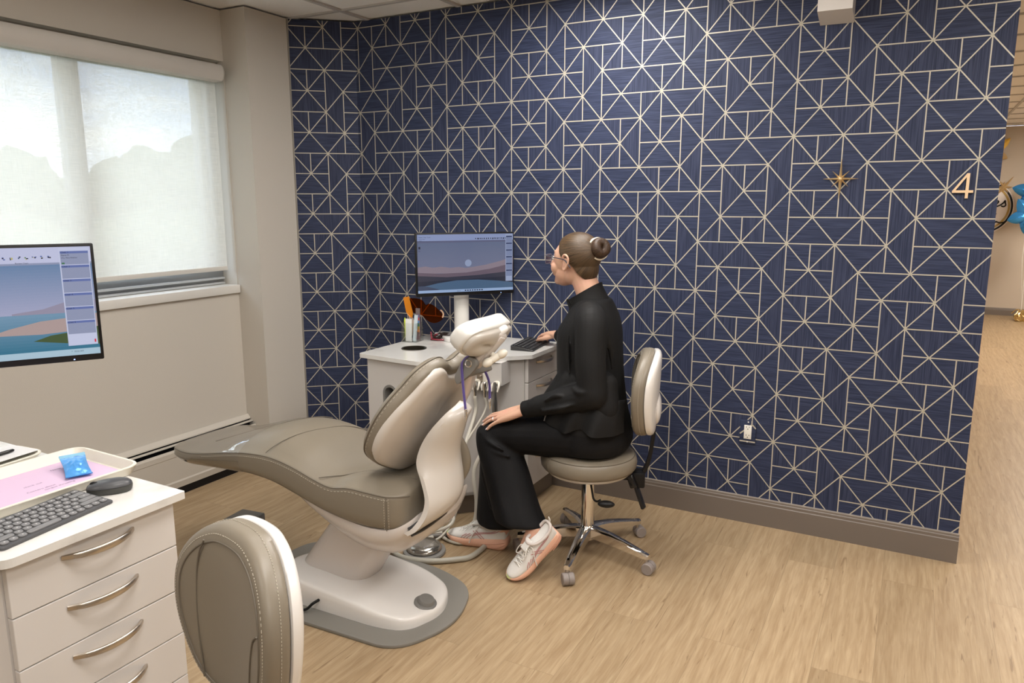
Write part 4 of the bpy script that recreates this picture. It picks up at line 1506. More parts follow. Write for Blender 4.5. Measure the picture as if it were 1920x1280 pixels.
# ------------------------------------------------------------------ delivery head under the far worktop, with its hanging instruments
BCd = Vector((1, 1, 0)).normalized()              # along the angled front, to the right
BCn = Vector((1, -1, 0)).normalized()             # out of it
def on_bc(s, out, z):
    """s metres along the front from its left corner"""
    return Vector((-1.995, 2.780, 0)) + BCd * s + BCn * out + Vector((0, 0, z))
du = thing('delivery_head', 'white dental delivery box under the far worktop, with instrument holders', 'dental unit', tuple(on_bc(0.21, 0.05, 0.58)))
mb = MB()
mb.prism([(-1.682, 3.092), (-1.674, 2.990), (-1.800, 2.980), (-1.838, 2.938)], 0.668, 0.7795)
obj('housing', mb, WHITE_LAM, du, smooth=False)
M = frame((-1.740, 2.984, 0), (1, 0.08, 0), (0, 0, 1))
mb = MB()
mb.box((-0.010, 0.660, 0.012), (0.135, 0.014, 0.026), M, bev=0.004)
obj('holder_bar', mb, GREYMID, du)
hold = [-0.058, -0.006, 0.046]
for x in hold:
    mb = MB()
    K = M @ Matrix.Translation((x, 0.668, 0.016))
    mb.tube(catmull([K @ Vector(q) for q in ((-0.015, -0.020, 0.018), (-0.018, 0.004, 0.010), (-0.011, 0.015, -0.006), (0.0, 0.018, -0.010), (0.011, 0.015, -0.006), (0.018, 0.004, 0.010), (0.015, -0.020, 0.018))], 5), [0.004 + 0.004 * sin(pi * i / 30) for i in range(31)], seg=10, round_caps=True)
    obj('holder', mb, IVORY, du)
mb = MB()
mb.box((-0.040, 0.705, 0.004), (0.044, 0.050, 0.008), M, bev=0.002)
mb.lathe([(0.006, 0), (0.006, 0.010), (0.004, 0.013)], M=M @ Matrix.Translation((-0.040, 0.708, 0.008)), seg=16)
obj('control_plate', mb, STEEL, du)

HOSE = mat('grey_hose', (0.56, 0.53, 0.46), 0.4)
FLOORHUB = Vector((-1.86, 2.62, 0.016))
def instrument(name, label, x, parts, hose, hr):
    """parts: [(part name, material, [(dz, r)...], tilt)] below the holder"""
    top = M @ Vector((x, 0.690, 0.034))
    t = thing(name, label, 'dental instrument', tuple(top))
    for pn, m, prof in parts:
        q = MB(); q.lathe([(r, z) for z, r in prof], tuple(top), seg=18)
        obj(pn, q, m, t)
    q = MB(); q.tube(catmull([top + Vector(h) if i < 2 else Vector(h) for i, h in enumerate(hose)], 10), hr, seg=10)
    obj('hose', q, HOSE, t)
instrument('saliva_ejector', 'suction handpiece with a thick pale hose, first in the holder', hold[0],
           [('valve', CHROME, [(-0.075, 0.0075), (-0.07, 0.0085), (-0.02, 0.0085), (-0.01, 0.007), (0.0, 0.006)]), ('connector', HOSE, [(-0.085, 0.0095), (-0.074, 0.0095)])],
           [(0, 0, -0.08), (0.0, 0.0, -0.16), (-1.80, 2.84, 0.36), (-1.795, 2.80, 0.20), (-1.80, 2.74, 0.06), (-1.83, 2.66, 0.02), (-1.845, 2.60, 0.014)], 0.0085)
instrument('air_water_syringe', 'air-water syringe with a thin pale hose, middle of the holder', hold[1],
           [('tip', IVORY, [(0.0, 0.009), (0.03, 0.009), (0.035, 0.010), (0.045, 0.010), (0.048, 0.008)]), ('handle', CHROME, [(-0.075, 0.006), (-0.06, 0.0075), (-0.03, 0.008), (-0.015, 0.011), (-0.005, 0.011), (0.0, 0.008)])],
           [(0, 0, -0.07), (-0.002, 0.0, -0.15), (-1.82, 2.83, 0.34), (-1.815, 2.78, 0.20), (-1.79, 2.72, 0.07), (-1.80, 2.63, 0.018), (-1.85, 2.57, 0.010)], 0.0055)
instrument('suction_valve', 'dark steel high-volume suction valve, last in the holder', hold[2],
           [('barrel', DKSTEEL, [(-0.145, 0.0125), (-0.14, 0.0135), (-0.10, 0.0135), (-0.085, 0.012), (-0.05, 0.0085), (-0.005, 0.008), (0.003, 0.006)]), ('collar', IVORY, [(-0.165, 0.011), (-0.146, 0.012)])],
           [(0, 0, -0.16), (-0.002, 0.0, -0.24), (-1.76, 2.88, 0.28), (-1.74, 2.86, 0.12), (-1.74, 2.84, 0.03), (-1.76, 2.80, 0.012), (-1.80, 2.74, 0.010)], 0.010)
# ------------------------------------------------------------------ dental chair: feet towards the window, head towards the corridor
CY = 2.10
ch = thing('dental_chair', 'taupe dental patient chair on a grey floor plate, in the middle of the room', 'dental chair', (-1.78, CY, 0))

# floor plate
pl = round_poly([(-2.34, 1.875), (-1.90, 1.822), (-1.455, 1.838), (-1.352, 2.075), (-1.435, 2.325), (-1.66, 2.412), (-2.30, 2.36)], [0.1, 0.05, 0.10, 0.16, 0.10, 0.12, 0.1], 8)
mb = MB(); mb.prism(pl, 0.0, 0.014, bev=0.004)
obj('floor_plate', mb, GREYPLATE, ch, angle=25)

# base shroud: low wedge, highest towards the feet
def sh_top(x):
    return lerp_tab([(-2.15, 0.112), (-1.95, 0.108), (-1.75, 0.090), (-1.55, 0.064), (-1.42, 0.048)], x)[0]
so = round_poly([(-2.13, 2.03), (-2.00, 1.905), (-1.60, 1.915), (-1.482, 1.945), (-1.430, 2.095), (-1.482, 2.235), (-1.62, 2.285), (-2.02, 2.28)], [0.05, 0.06, 0.1, 0.06, 0.06, 0.06, 0.1, 0.08], 6)
cen = Vector((-1.77, 2.10))
mb = MB()
rings = [[Vector((p.x, p.y, 0.0145)) for p in so], [Vector((p.x, p.y, 0.028)) for p in so]]
for ins, f in ((0.0015, 0.55), (0.005, 0.84), (0.011, 0.955), (0.020, 0.99), (0.034, 1.0)):
    r = []
    for p in so:
        d = (p - cen)
        q = p - d.normalized() * min(ins, d.length * 0.8)
        zt = sh_top(q.x)
        r.append(Vector((q.x, q.y, 0.028 + (zt - 0.028) * f)))
    rings.append(r)
for s in (0.55, 0.25, 0.03):
    r = []
    for p in so:
        q = cen + (p - cen) * s
        r.append(Vector((q.x, q.y, sh_top(q.x) + 0.004 * (1 - s))))
    rings.append(r)
mb.loft(rings)
shr = obj('base_shroud', mb, WHITE_PL, ch, angle=50)
# foot switch
M = Matrix.Translation((-1.493, 2.080, sh_top(-1.493) - 0.006)) @ Matrix.Rotation(radians(15), 4, 'Y')
mb = MB(); mb.lathe([(0.044, 0.0), (0.044, 0.008), (0.041, 0.011), (0.032, 0.012), (0.031, 0.014), (0.031, 0.022), (0.028, 0.027), (0.0, 0.0285)], M=M, seg=36)
obj('foot_switch', mb, GREYMID, ch)
mb = MB(); mb.lathe([(0.007, 0.0), (0.007, 0.002), (0.004, 0.002), (0.0035, -0.002)], M=Matrix.Translation((-1.53, 1.955, sh_top(-1.53) - 0.0175)) @ Matrix.Rotation(radians(20), 4, 'X'), seg=16)
obj('screw_cap', mb, GREYMID, ch)
mb = MB()
mb.tube(catmull([(-1.86, 1.912, 0.055), (-1.868, 1.885, 0.050), (-1.895, 1.868, 0.026), (-1.96, 1.860, 0.021), (-2.06, 1.872, 0.021), (-2.16, 1.90, 0.021), (-2.30, 1.99, 0.021)], 8), 0.0055, seg=10)
obj('power_cord', mb, BLACK, ch)

# lift arm between shroud and seat pan
mb = MB()
rings = []
for t in [k / 8 for k in range(9)]:
    cx = -1.945 + 0.20 * t
    cz = 0.050 + 0.290 * t
    w = 0.098 - 0.01 * t
    lx = 0.140 - 0.015 * t
    pp = round_poly([(-lx, -w), (lx, -w), (lx, w), (-lx, w)], 0.085, 7)
    rings.append([Vector((cx + p.x * 0.9, CY + 0.012 + p.y, cz - p.x * 0.45)) for p in pp])
mb.loft(rings)
obj('lift_arm', mb, PINKWHITE, ch, angle=50)
# seat cushion: x, edge height (piping), bottom height, half width
SEAT = [(-2.685, 0.512, 0.498, 0.115), (-2.668, 0.519, 0.490, 0.150), (-2.62, 0.526, 0.483, 0.185), (-2.52, 0.532, 0.482, 0.207), (-2.40, 0.552, 0.492, 0.217), (-2.25, 0.582, 0.503, 0.222),
        (-2.14, 0.597, 0.506, 0.225), (-2.03, 0.600, 0.497, 0.228), (-1.92, 0.583, 0.472, 0.231), (-1.82, 0.556, 0.446, 0.233), (-1.74, 0.541, 0.430, 0.234), (-1.66, 0.553, 0.420, 0.234),
        (-1.58, 0.551, 0.418, 0.232), (-1.51, 0.548, 0.422, 0.226), (-1.475, 0.548, 0.426, 0.212), (-1.455, 0.546, 0.432, 0.190), (-1.447, 0.542, 0.440, 0.165)]
def smooth_tab(tab, n=6):
    P = [Vector((*r,)) if len(r) <= 3 else r for r in tab]
    out = []
    k = len(tab)
    for i in range(k - 1):
        p0, p1, p2, p3 = tab[max(i - 1, 0)], tab[i], tab[i + 1], tab[min(i + 2, k - 1)]
        for j in range(n):
            t = j / n
            out.append(tuple(0.5 * (2 * b + (c - a) * t + (2 * a - 5 * b + 4 * c - d) * t * t + (3 * b - a - 3 * c + d) * t ** 3) for a, b, c, d in zip(p0, p1, p2, p3)))
    out.append(tab[-1])
    return out
SEATS = smooth_tab(SEAT, 5)
def crown(x):
    return lerp_tab([(-2.66, 0.006), (-2.5, 0.020), (-2.25, 0.045), (-2.1, 0.060), (-1.9, 0.058), (-1.74, 0.030), (-1.62, 0.050), (-1.50, 0.042), (-1.447, 0.015)], x)[0]
def dish(x):
    """how far the middle of the seat is hollowed between the side bolsters"""
    return lerp_tab([(-1.95, 0.0), (-1.80, 0.006), (-1.68, 0.030), (-1.55, 0.030), (-1.447, 0.005)], x)[0]
def seat_sec(x, ze, zb, hw, off=0.0):
    hw = hw + off
    r = 0.012
    pts = [(-hw + 0.030, zb), (-hw + 0.012, zb + 0.004), (-hw + 0.004, zb + 0.016)]
    pts += [(-hw, zb + 0.35 * (ze - zb)), (-hw, ze - 0.016), (-hw + 0.002, ze - 0.005), (-hw + 0.0065, ze + 0.0005 + off), (-hw + 0.013, ze + 0.003 + off)]
    c = crown(x)
    dd = dish(x)
    for k in range(1, 20):
        v = -1 + 2 * k / 20
        w = hw - 0.013
        pts.append((v * w, ze + 0.003 + c * (1 - abs(v) ** 3.4) - dd * (1 - min(1, abs(v) / 0.75) ** 2) + off))
    pts += [(-a, b) for a, b in reversed(pts[:8])]
    return [Vector((x, CY + a, b)) for a, b in pts]
mb = MB(); mb.loft([seat_sec(*s) for s in SEATS])
seat = obj('seat_cushion', mb, TAUPE, ch, angle=60)
def seat_z(x, v):
    ze = lerp_tab([(s[0], s[1]) for s in SEATS], x)[0]
    c, dd = crown(x), dish(x)
    return ze + 0.003 + c * (1 - abs(v) ** 3.4) - dd * (1 - min(1, abs(v) / 0.75) ** 2)
def seat_hw(x):
    return lerp_tab([(s[0], s[3]) for s in SEATS], x)[0]
mb = MB()
st = MB()
for sgn in (-1, 1):
    P = [(s[0], CY + sgn * (s[3] - 0.0035), s[1] - 0.0035) for s in SEATS]
    mb.tube(P, 0.0028, seg=6)
    # stitch row just below the piping
    run = [Vector((s[0], CY + sgn * (s[3] + 0.0003), s[1] - 0.014)) for s in SEATS if -2.45 < s[0] < -1.49]
    for a, b in zip(run, run[1:]):
        m = max(1, int((b - a).length / 0.009))
        for q in range(m):
            c0 = a.lerp(b, (q + 0.2) / m); c1 = a.lerp(b, (q + 0.75) / m)
            if sgn < 0:
                st.tube([c0, c1], 0.0009, seg=4)
# rear upright seams
for sx in (-1.508, -1.492):
    hw = seat_hw(sx)
    for q in range(12):
        z = 0.430 + q * 0.0095
        st.tube([(sx, CY - hw - 0.0008, z), (sx, CY - hw - 0.0008, z + 0.005)], 0.0009, seg=4)
mb.tube([(-1.500, CY - seat_hw(-1.5) - 0.0002, 0.424), (-1.500, CY - seat_hw(-1.5) - 0.0002, 0.545)], 0.0016, seg=6)
# cross seams on the top surface
def seam(pts, n=10):
    P = []
    for x, v in [tuple(q)[:2] for q in catmull([(a, b, 0) for a, b in pts], n)]:
        P.append((x, CY + v * seat_hw(x), seat_z(x, v) + 0.0003))
    mb.tube(P, 0.0016, seg=6)
seam([(-2.06, -0.97), (-2.02, -0.60), (-1.98, 0.0), (-1.92, 0.55), (-1.78, 0.97)])
seam([(-1.80, -0.95), (-1.70, -0.62), (-1.58, -0.45), (-1.47, -0.42)])
seam([(-1.80, 0.95), (-1.70, 0.62), (-1.58, 0.45), (-1.47, 0.42)])
seam([(-2.44, -0.60), (-2.30, -0.15), (-2.16, 0.30), (-2.08, 0.75)])
obj('piping', mb, TAUPE_SEAM, seat)
obj('stitching', st, STITCH, seat, smooth=False)
# clear vinyl cover over the foot end
VIN = film('clear_vinyl', (0.99, 0.99, 0.99), 0.06, 0.75, 0.05, (14, 0.10))
mb = MB()
cov = [s for s in SEATS if s[0] < -2.20]
rr = []
for s in cov:
    r = seat_sec(*s, off=0.0022)
    if s is cov[0]:
        r = [Vector((p.x - 0.003, p.y, p.z)) for p in r]
    rr.append([Vector((p.x, p.y, p.z - 0.002 if p.z < s[2] + 0.01 else p.z)) for p in r])
mb.loft(rr, capend=False)
obj('toe_cover', mb, VIN, ch, angle=60)

# seat pan underneath
PAN = [(-2.13, 0.500, 0.494, 0.10), (-2.06, 0.497, 0.462, 0.135), (-1.97, 0.480, 0.405, 0.155), (-1.87, 0.452, 0.350, 0.172), (-1.76, 0.430, 0.303, 0.185), (-1.67, 0.420, 0.280, 0.195), (-1.60, 0.417, 0.276, 0.200),
       (-1.53, 0.420, 0.292, 0.200), (-1.48, 0.432, 0.322, 0.190), (-1.44, 0.455, 0.362, 0.170), (-1.415, 0.480, 0.410, 0.140)]
mb = MB()
rings = []
for x, zt, zb, hw in smooth_tab(PAN, 4):
    sec = []
    h = zt - zb
    for y, z in ((-hw + 0.012, zt), (-hw - 0.016, zt - 0.002), (-hw - 0.020, zt - 0.16 * h), (-hw - 0.006, zt - 0.45 * h), (-hw * 0.84, zb + 0.22 * h), (-hw * 0.62, zb + 0.04 * h), (-hw * 0.30, zb), (0, zb)):
        sec.append((y, z))
    sec += [(-y, z) for y, z in reversed(sec[:-1])]
    rings.append([Vector((x, CY + y, z)) for y, z in sec])
mb.loft(rings)
obj('seat_pan', mb, PINKWHITE, ch, angle=60)

# backrest in a local frame: s up along it, w across, n towards the patient
BU = Vector((0.5, 0, 0.866)).normalized()
BN = Vector((-0.866, 0, 0.5)).normalized()
B0 = Vector((-1.553, CY, 0.602))
def bp(s, w, n):
    return B0 + BU * s + Vector((0, w, 0)) + BN * n
def outline(rows):
    """rows (s, halfwidth) from bottom to top -> closed outline, dense"""
    R = [(s, -w) for s, w in rows]
    L = [(s, w) for s, w in reversed(rows)]
    return [(p.x, p.y) for p in catmull([(a, b, 0) for a, b in R + L], 4, closed=True)]
UPH = outline([(-0.042, 0.040), (-0.020, 0.100), (0.018, 0.170), (0.055, 0.217), (0.098, 0.246), (0.165, 0.257), (0.230, 0.254), (0.290, 0.236), (0.343, 0.208), (0.400, 0.176), (0.434, 0.134), (0.447, 0.090), (0.440, 0.055), (0.420, 0.020)])
CS = 0.215
def ring_at(ol, ins, n, curve=0.35, cs=CS):
    r = []
    for s, w in ol:
        d = Vector((s - cs, w))
        L = d.length
        k = max(0.02, (L - ins) / L)
        s2, w2 = cs + d.x * k, d.y * k
        r.append(bp(s2, w2, n + curve * w2 * w2))
    return r
mb = MB()
mb.loft([ring_at(UPH, 0.020, 0.008), ring_at(UPH, 0.004, 0.012), ring_at(UPH, 0.0, 0.022), ring_at(UPH, -0.002, 0.042), ring_at(UPH, 0.003, 0.058), ring_at(UPH, 0.013, 0.068), ring_at(UPH, 0.030, 0.074), ring_at(UPH, 0.08, 0.084), ring_at(UPH, 0.14, 0.082), ring_at(UPH, 0.20, 0.080)])
bk = obj('backrest_cushion', mb, TAUPE, ch, angle=60)
mb = MB(); st = MB()
mb.tube(ring_at(UPH, -0.001, 0.050), 0.0022, seg=6, closed=True)
rg = ring_at(UPH, -0.0022, 0.041)
k = len(rg)
for i in range(k):
    a, b = rg[i], rg[(i + 1) % k]
    m = max(1, int((b - a).length / 0.009))
    for q in range(m):
        st.tube([a.lerp(b, (q + 0.2) / m), a.lerp(b, (q + 0.75) / m)], 0.0009, seg=4)
obj('piping', mb, TAUPE_SEAM, bk)
obj('stitching', st, STITCH, bk, smooth=False)
SHL = outline([(-0.030, 0.040), (-0.005, 0.100), (0.030, 0.165), (0.062, 0.212), (0.105, 0.242), (0.165, 0.254), (0.230, 0.248), (0.290, 0.228), (0.340, 0.198), (0.395, 0.166), (0.424, 0.138), (0.434, 0.110), (0.426, 0.084), (0.405, 0.060), (0.393, 0.034), (0.388, 0.012)])
mb = MB()
mb.loft([ring_at(SHL, 0.002, 0.030, 0.35), ring_at(SHL, -0.004, 0.018, 0.35), ring_at(SHL, -0.003, 0.004, 0.35), ring_at(SHL, 0.000, -0.002, 0.35), ring_at(SHL, 0.005, -0.0065, 0.35), ring_at(SHL, 0.014, -0.009, 0.35), ring_at(SHL, 0.06, -0.011, 0.33), ring_at(SHL, 0.11, -0.009, 0.27), ring_at(SHL, 0.16, -0.007, 0.2), ring_at(SHL, 0.205, -0.006, 0.1)])
obj('backrest_shell', mb, SHELL, ch, angle=60)

# hinge yoke: broad curved arm from the back of the shell down to the seat pan (left edge px-derived, mirrored side bulges)
YK = [  # left edge (y, x, z), right edge (y, x, z)
    ((2.088, -1.316, 0.850), (2.104, -1.318, 0.848)),
    ((2.060, -1.316, 0.840), (2.128, -1.324, 0.834)),
    ((2.010, -1.330, 0.815), (2.165, -1.362, 0.806)),
    ((1.985, -1.372, 0.760), (2.185, -1.385, 0.755)),
    ((1.978, -1.408, 0.700), (2.190, -1.405, 0.690)),
    ((1.968, -1.420, 0.640), (2.195, -1.405, 0.640)),
    ((1.955, -1.393, 0.585), (2.195, -1.395, 0.570)),
    ((1.940, -1.368, 0.530), (2.195, -1.392, 0.510)),
    ((1.925, -1.372, 0.480), (2.190, -1.410, 0.455)),
    ((1.905, -1.398, 0.435), (2.175, -1.440, 0.405)),
    ((1.900, -1.430, 0.412), (2.160, -1.475, 0.380)),
]
def sm_rows(R, n=4):
    A = catmull([(a[1], a[0], a[2]) for a, b in R], n)
    B = catmull([(b[1], b[0], b[2]) for a, b in R], n)
    return list(zip(A, B))
mb = MB()
rings = []
rows = sm_rows(YK)
for i, (a, b) in enumerate(rows):
    t = i / (len(rows) - 1)
    bulge = 0.058 * (0.10 + 0.90 * sin(pi * min(1, t * 1.10 + 0.02)) ** 0.8)
    dn = Vector((0.93, -0.10, -0.25)).normalized()
    front, back = [], []
    for k in range(13):
        v = k / 12
        p = a.lerp(b, v)
        back.append(p + dn * bulge * (1 - abs(2 * v - 1) ** 2.4))
    th = 0.020
    fr = [p - dn * th for p in reversed(back)]
    rings.append(back + fr)
mb.loft(rings)
obj('hinge_yoke', mb, SHELL, ch, angle=50)
mb = MB()
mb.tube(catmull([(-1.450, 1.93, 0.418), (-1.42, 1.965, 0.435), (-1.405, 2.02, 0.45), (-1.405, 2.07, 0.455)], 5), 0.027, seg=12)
obj('hinge_cavity_shade', mb, BLACK, ch)  # black tube stands in for the shade inside the hinge
# taupe edge of the far side bolster that shows behind the yoke
mb = MB()
mb.tube(catmull([(-1.435, 2.225, 0.68), (-1.420, 2.235, 0.62), (-1.412, 2.235, 0.56), (-1.425, 2.225, 0.50)], 5), [0.012 + 0.014 * sin(pi * k / 15) for k in range(16)], seg=12, round_caps=True)
obj('rear_bolster', mb, TAUPE, ch)

# headrest
HC = Vector((-1.226, CY + 0.008, 1.072))
HU = Vector((0.62, 0, 0.785)).normalized()       # up along the pad
HN = Vector((-0.785, 0, 0.62)).normalized()      # towards the patient
def hp(s, w, n):
    return HC + HU * s + Vector((0, w, 0)) + HN * n
HO = [(0.067 * (abs(sin(a)) ** 0.75) * (1 if sin(a) > 0 else -1), 0.145 * (abs(cos(a)) ** 0.8) * (1 if cos(a) > 0 else -1)) for a in [2 * pi * k / 48 for k in range(48)]]
def hring(sc, n, wrap=0.42):
    return [hp(s * sc if sc < 1 else s + (sc - 1) * s, w * (sc ** 0.5 if sc < 1 else sc), n + wrap * (w ** 2) * 1.8) for s, w in HO]
mb = MB()
mb.loft([hring(0.86, 0.000), hring(0.97, 0.003), hring(1.0, 0.014), hring(1.0, 0.036), hring(0.97, 0.050), hring(0.86, 0.058), hring(0.55, 0.060), hring(0.1, 0.060)])
hd = obj('headrest_pad', mb, mat('headrest_white_vinyl', (0.70, 0.69, 0.66), 0.28, coat=0.3), ch, angle=60)
mb = MB()
mb.loft([hring(0.86, 0.000), hring(0.84, -0.010), hring(0.78, -0.016), hring(0.55, -0.024), hring(0.2, -0.028), hring(0.04, -0.028)])
obj('headrest_back_plate', mb, mat('headrest_plate', (0.53, 0.50, 0.455), 0.3, coat=0.3), ch, angle=60)
# articulating bar, joint, lever
b0, b1 = Vector((-1.285, 2.095, 0.985)), Vector((-1.192, 2.125, 1.100))
d = (b1 - b0)
Mb = frame(b0 + d * 0.5, d, (0.3, 1, 0))
mb = MB()
mb.box((0, 0, 0), (d.length * 1.06, 0.060, 0.040), Mb, bev=0.012, seg=3)
mb.box((0.01, 0, -0.014), (d.length * 0.8, 0.034, 0.024), Mb, bev=0.006, seg=2)
obj('headrest_bar', mb, PINKWHITE, ch)
mb = MB()
mb.tube([Vector((-1.226, 2.045, 1.080)), Vector((-1.218, 2.062, 1.085)), Vector((-1.196, 2.125, 1.103)), Vector((-1.190, 2.145, 1.108))], [0.015, 0.021, 0.020, 0.015], seg=20, round_caps=True)
obj('headrest_joint', mb, WHITE_PL, ch)
mb = MB()
l0, l1 = Vector((-1.228, 2.085, 0.996)), Vector((-1.180, 2.125, 1.032))
for q, r in ((0.12, 1.0), (0.88, 1.0)):
    mb.ellip((0, 0, 0), (0.021, 0.015, 0.017), frame(l0.lerp(l1, q), l1 - l0, (0, 0, 1)), seg=18)
mb.tube([l0, l1], 0.0125, seg=14)
mb.tube([l0.lerp(l1, 0.5), Vector((-1.232, 2.115, 1.040))], 0.009, seg=12)
obj('lock_lever', mb, IVORY, ch)
# grey bracket at the valley of the backrest, with its through-bolt
BM = frame((-1.274, 2.062, 0.998), (0.60, 0.12, 0.80), (-0.8, 0, 0.6))
pol = round_poly([(-0.088, -0.012), (-0.020, -0.030), (0.020, -0.026), (0.027, 0.004), (0.012, 0.027), (-0.020, 0.024), (-0.075, 0.012)], [0.01, 0.02, 0.02, 0.02, 0.02, 0.02, 0.01], 5)
mb = MB(); mb.prism(pol, -0.012, 0.012, BM, bev=0.003)
obj('bracket', mb, GREYMID, ch, angle=40)
zs = 1 if (BM.to_3x3() @ Vector((0, 0, 1))).y < 0 else -1
mb = MB()
K = BM @ Matrix.Translation((0, 0, 0.012 * zs)) @ (Matrix.Identity(4) if zs > 0 else Matrix.Rotation(pi, 4, 'X'))
mb.lathe([(0.0135, -0.002), (0.0135, 0.0022), (0.0095, 0.003), (0.0075, -0.001), (0.0, -0.001)], M=K, seg=20)
obj('bolt', mb, CHROME, ch)
mb = MB()
mb.box((0, 0, 0), (0.14, 0.030, 0.026), frame((-1.292, 2.120, 0.957), (0.25, 1, 0.03), (1, 0, 0.5)), bev=0.004)
obj('bracket_plate', mb, GREYMID, ch)

# bib chain: two violet cords with clips, hanging over the bracket
bibm = mat('violet_cord', (0.13, 0.10, 0.36), 0.45)
c0 = Vector((-1.283, 2.050, 1.000))
bib = thing('bib_chain', 'violet bib cord with two metal clips hanging behind the headrest', 'bib clip', tuple(c0))
e1 = Vector((-1.287, 2.050, 0.838)); e2 = Vector((-1.262, 2.170, 0.850))
mb = MB()
for off in (-0.0025, 0.0025):
    o2 = Vector((off, 0, 0))
    mb.tube(catmull([e1 + o2, e1 + Vector((-0.004, -0.004, 0.06)) + o2, Vector((-1.296, 2.043, 0.985)) + o2, Vector((-1.288, 2.045, 1.012)), Vector((-1.270, 2.058, 1.027)), Vector((-1.285, 2.10, 1.018)) + o2 * 0.5, Vector((-1.285, 2.14, 0.985)), Vector((-1.272, 2.152, 0.955)) + o2, e2 + Vector((0.0, -0.004, 0.06)) + o2, e2 + o2], 8), 0.0023, seg=8)
obj('cord', mb, bibm, bib)
for e in (e1, e2):
    mb = MB()
    mb.box((0, 0, -0.012), (0.008, 0.006, 0.026), Matrix.Translation(e), bev=0.0015)
    mb.tube([e + Vector((0.003, 0, 0.002)), e + Vector((0.007, -0.003, -0.006))], 0.002, seg=6)
    mb.tube([e + Vector((0, 0, -0.024)), e + Vector((-0.001, 0, -0.040))], [0.0035, 0.001], seg=6)
    mb.ellip(tuple(e + Vector((0.004, -0.004, 0.002))), (0.003, 0.003, 0.003), seg=8)
    obj('clip', mb, CHROME, bib)

# ------------------------------------------------------------------ foot control and hoses on the floor behind the chair
fcx = (-1.800, 2.510)
fo = thing('foot_control', 'round grey disc foot pedal on the floor behind the chair', 'foot pedal', (*fcx, 0))
mb = MB(); mb.lathe([(0.092, 0.0), (0.095, 0.006), (0.093, 0.013), (0.085, 0.016), (0.0, 0.016)], (*fcx, 0), seg=40)
obj('base', mb, GREYMID, fo)
mb = MB(); mb.lathe([(0.075, 0.0165), (0.078, 0.022), (0.076, 0.030), (0.064, 0.042), (0.045, 0.048), (0.0, 0.050)], (*fcx, 0), seg=40)
obj('pedal_disc', mb, mat('pedal_pewter', (0.40, 0.38, 0.35), 0.16, metal=0.85), fo)
for k in range(3):
    mb = MB(); mb.tube(catmull([(fcx[0] + 0.03 + 0.011 * k, fcx[1] - 0.045 + 0.004 * k, 0.046 - 0.004 * k), (fcx[0] + 0.038 + 0.011 * k, fcx[1] - 0.01, 0.047 - 0.004 * k), (fcx[0] + 0.033 + 0.011 * k, fcx[1] + 0.03, 0.047 - 0.004 * k)], 5), 0.002, seg=6)
    obj('ridge', mb, CHROME, fo)
mb = MB()
mb.tube(catmull([(-1.98, 2.52, 0.012), (-1.95, 2.46, 0.012), (-1.88, 2.412, 0.0125), (-1.80, 2.405, 0.0125), (-1.71, 2.435, 0.0125), (-1.63, 2.495, 0.0125), (-1.58, 2.57, 0.0125), (-1.60, 2.80, 0.0125), (-1.68, 2.95, 0.0125), (-1.75, 3.02, 0.0125)], 8), 0.012, seg=12)
single('floor_hose', mb, mat('grey_umbilical', (0.42, 0.40, 0.34), 0.45), 'thick grey hose curving on the floor in front of the foot pedal', 'hose', base=(-1.80, 2.405, 0))
mb = MB()
mb.tube(catmull([(-1.86, 2.62, 0.014), (-1.76, 2.70, 0.014), (-1.66, 2.80, 0.014), (-1.62, 2.95, 0.014), (-1.72, 3.03, 0.016)], 8), 0.013, seg=12)
single('floor_hose', mb, mat('dark_umbilical', (0.13, 0.115, 0.10), 0.4), 'dark thick hose on the floor beside the cabinet toe kick', 'hose', base=(-1.76, 2.70, 0))
mb = MB()
mb.tube(catmull([(-1.96, 2.60, 0.010), (-1.90, 2.60, 0.045), (-1.83, 2.585, 0.060), (-1.775, 2.60, 0.075), (-1.745, 2.64, 0.09), (-1.76, 2.69, 0.10), (-1.80, 2.71, 0.08), (-1.83, 2.69, 0.035), (-1.79, 2.65, 0.012), (-1.70, 2.64, 0.010), (-1.655, 2.70, 0.010), (-1.66, 2.80, 0.010)], 8), 0.0075, seg=10)
single('floor_hose', mb, HOSE, 'pale coiled hose looping above the foot pedal', 'hose', base=(-1.80, 2.65, 0))

# small grey cover box on the floor at the foot of the plate
mb = MB()
KF = frame((-2.590, 2.215, 0), (1.0, 0.12, 0), (-0.12, 1.0, 0))
mb.box((0, 0, 0.06), (0.13, 0.13, 0.12), KF, bev=0.006)
fb = single('floor_box', mb, mat('slate_cover', (0.12, 0.12, 0.122), 0.35), 'dark grey cover box on the floor behind the near stool backrest', 'floor box', base=(-2.590, 2.215, 0))
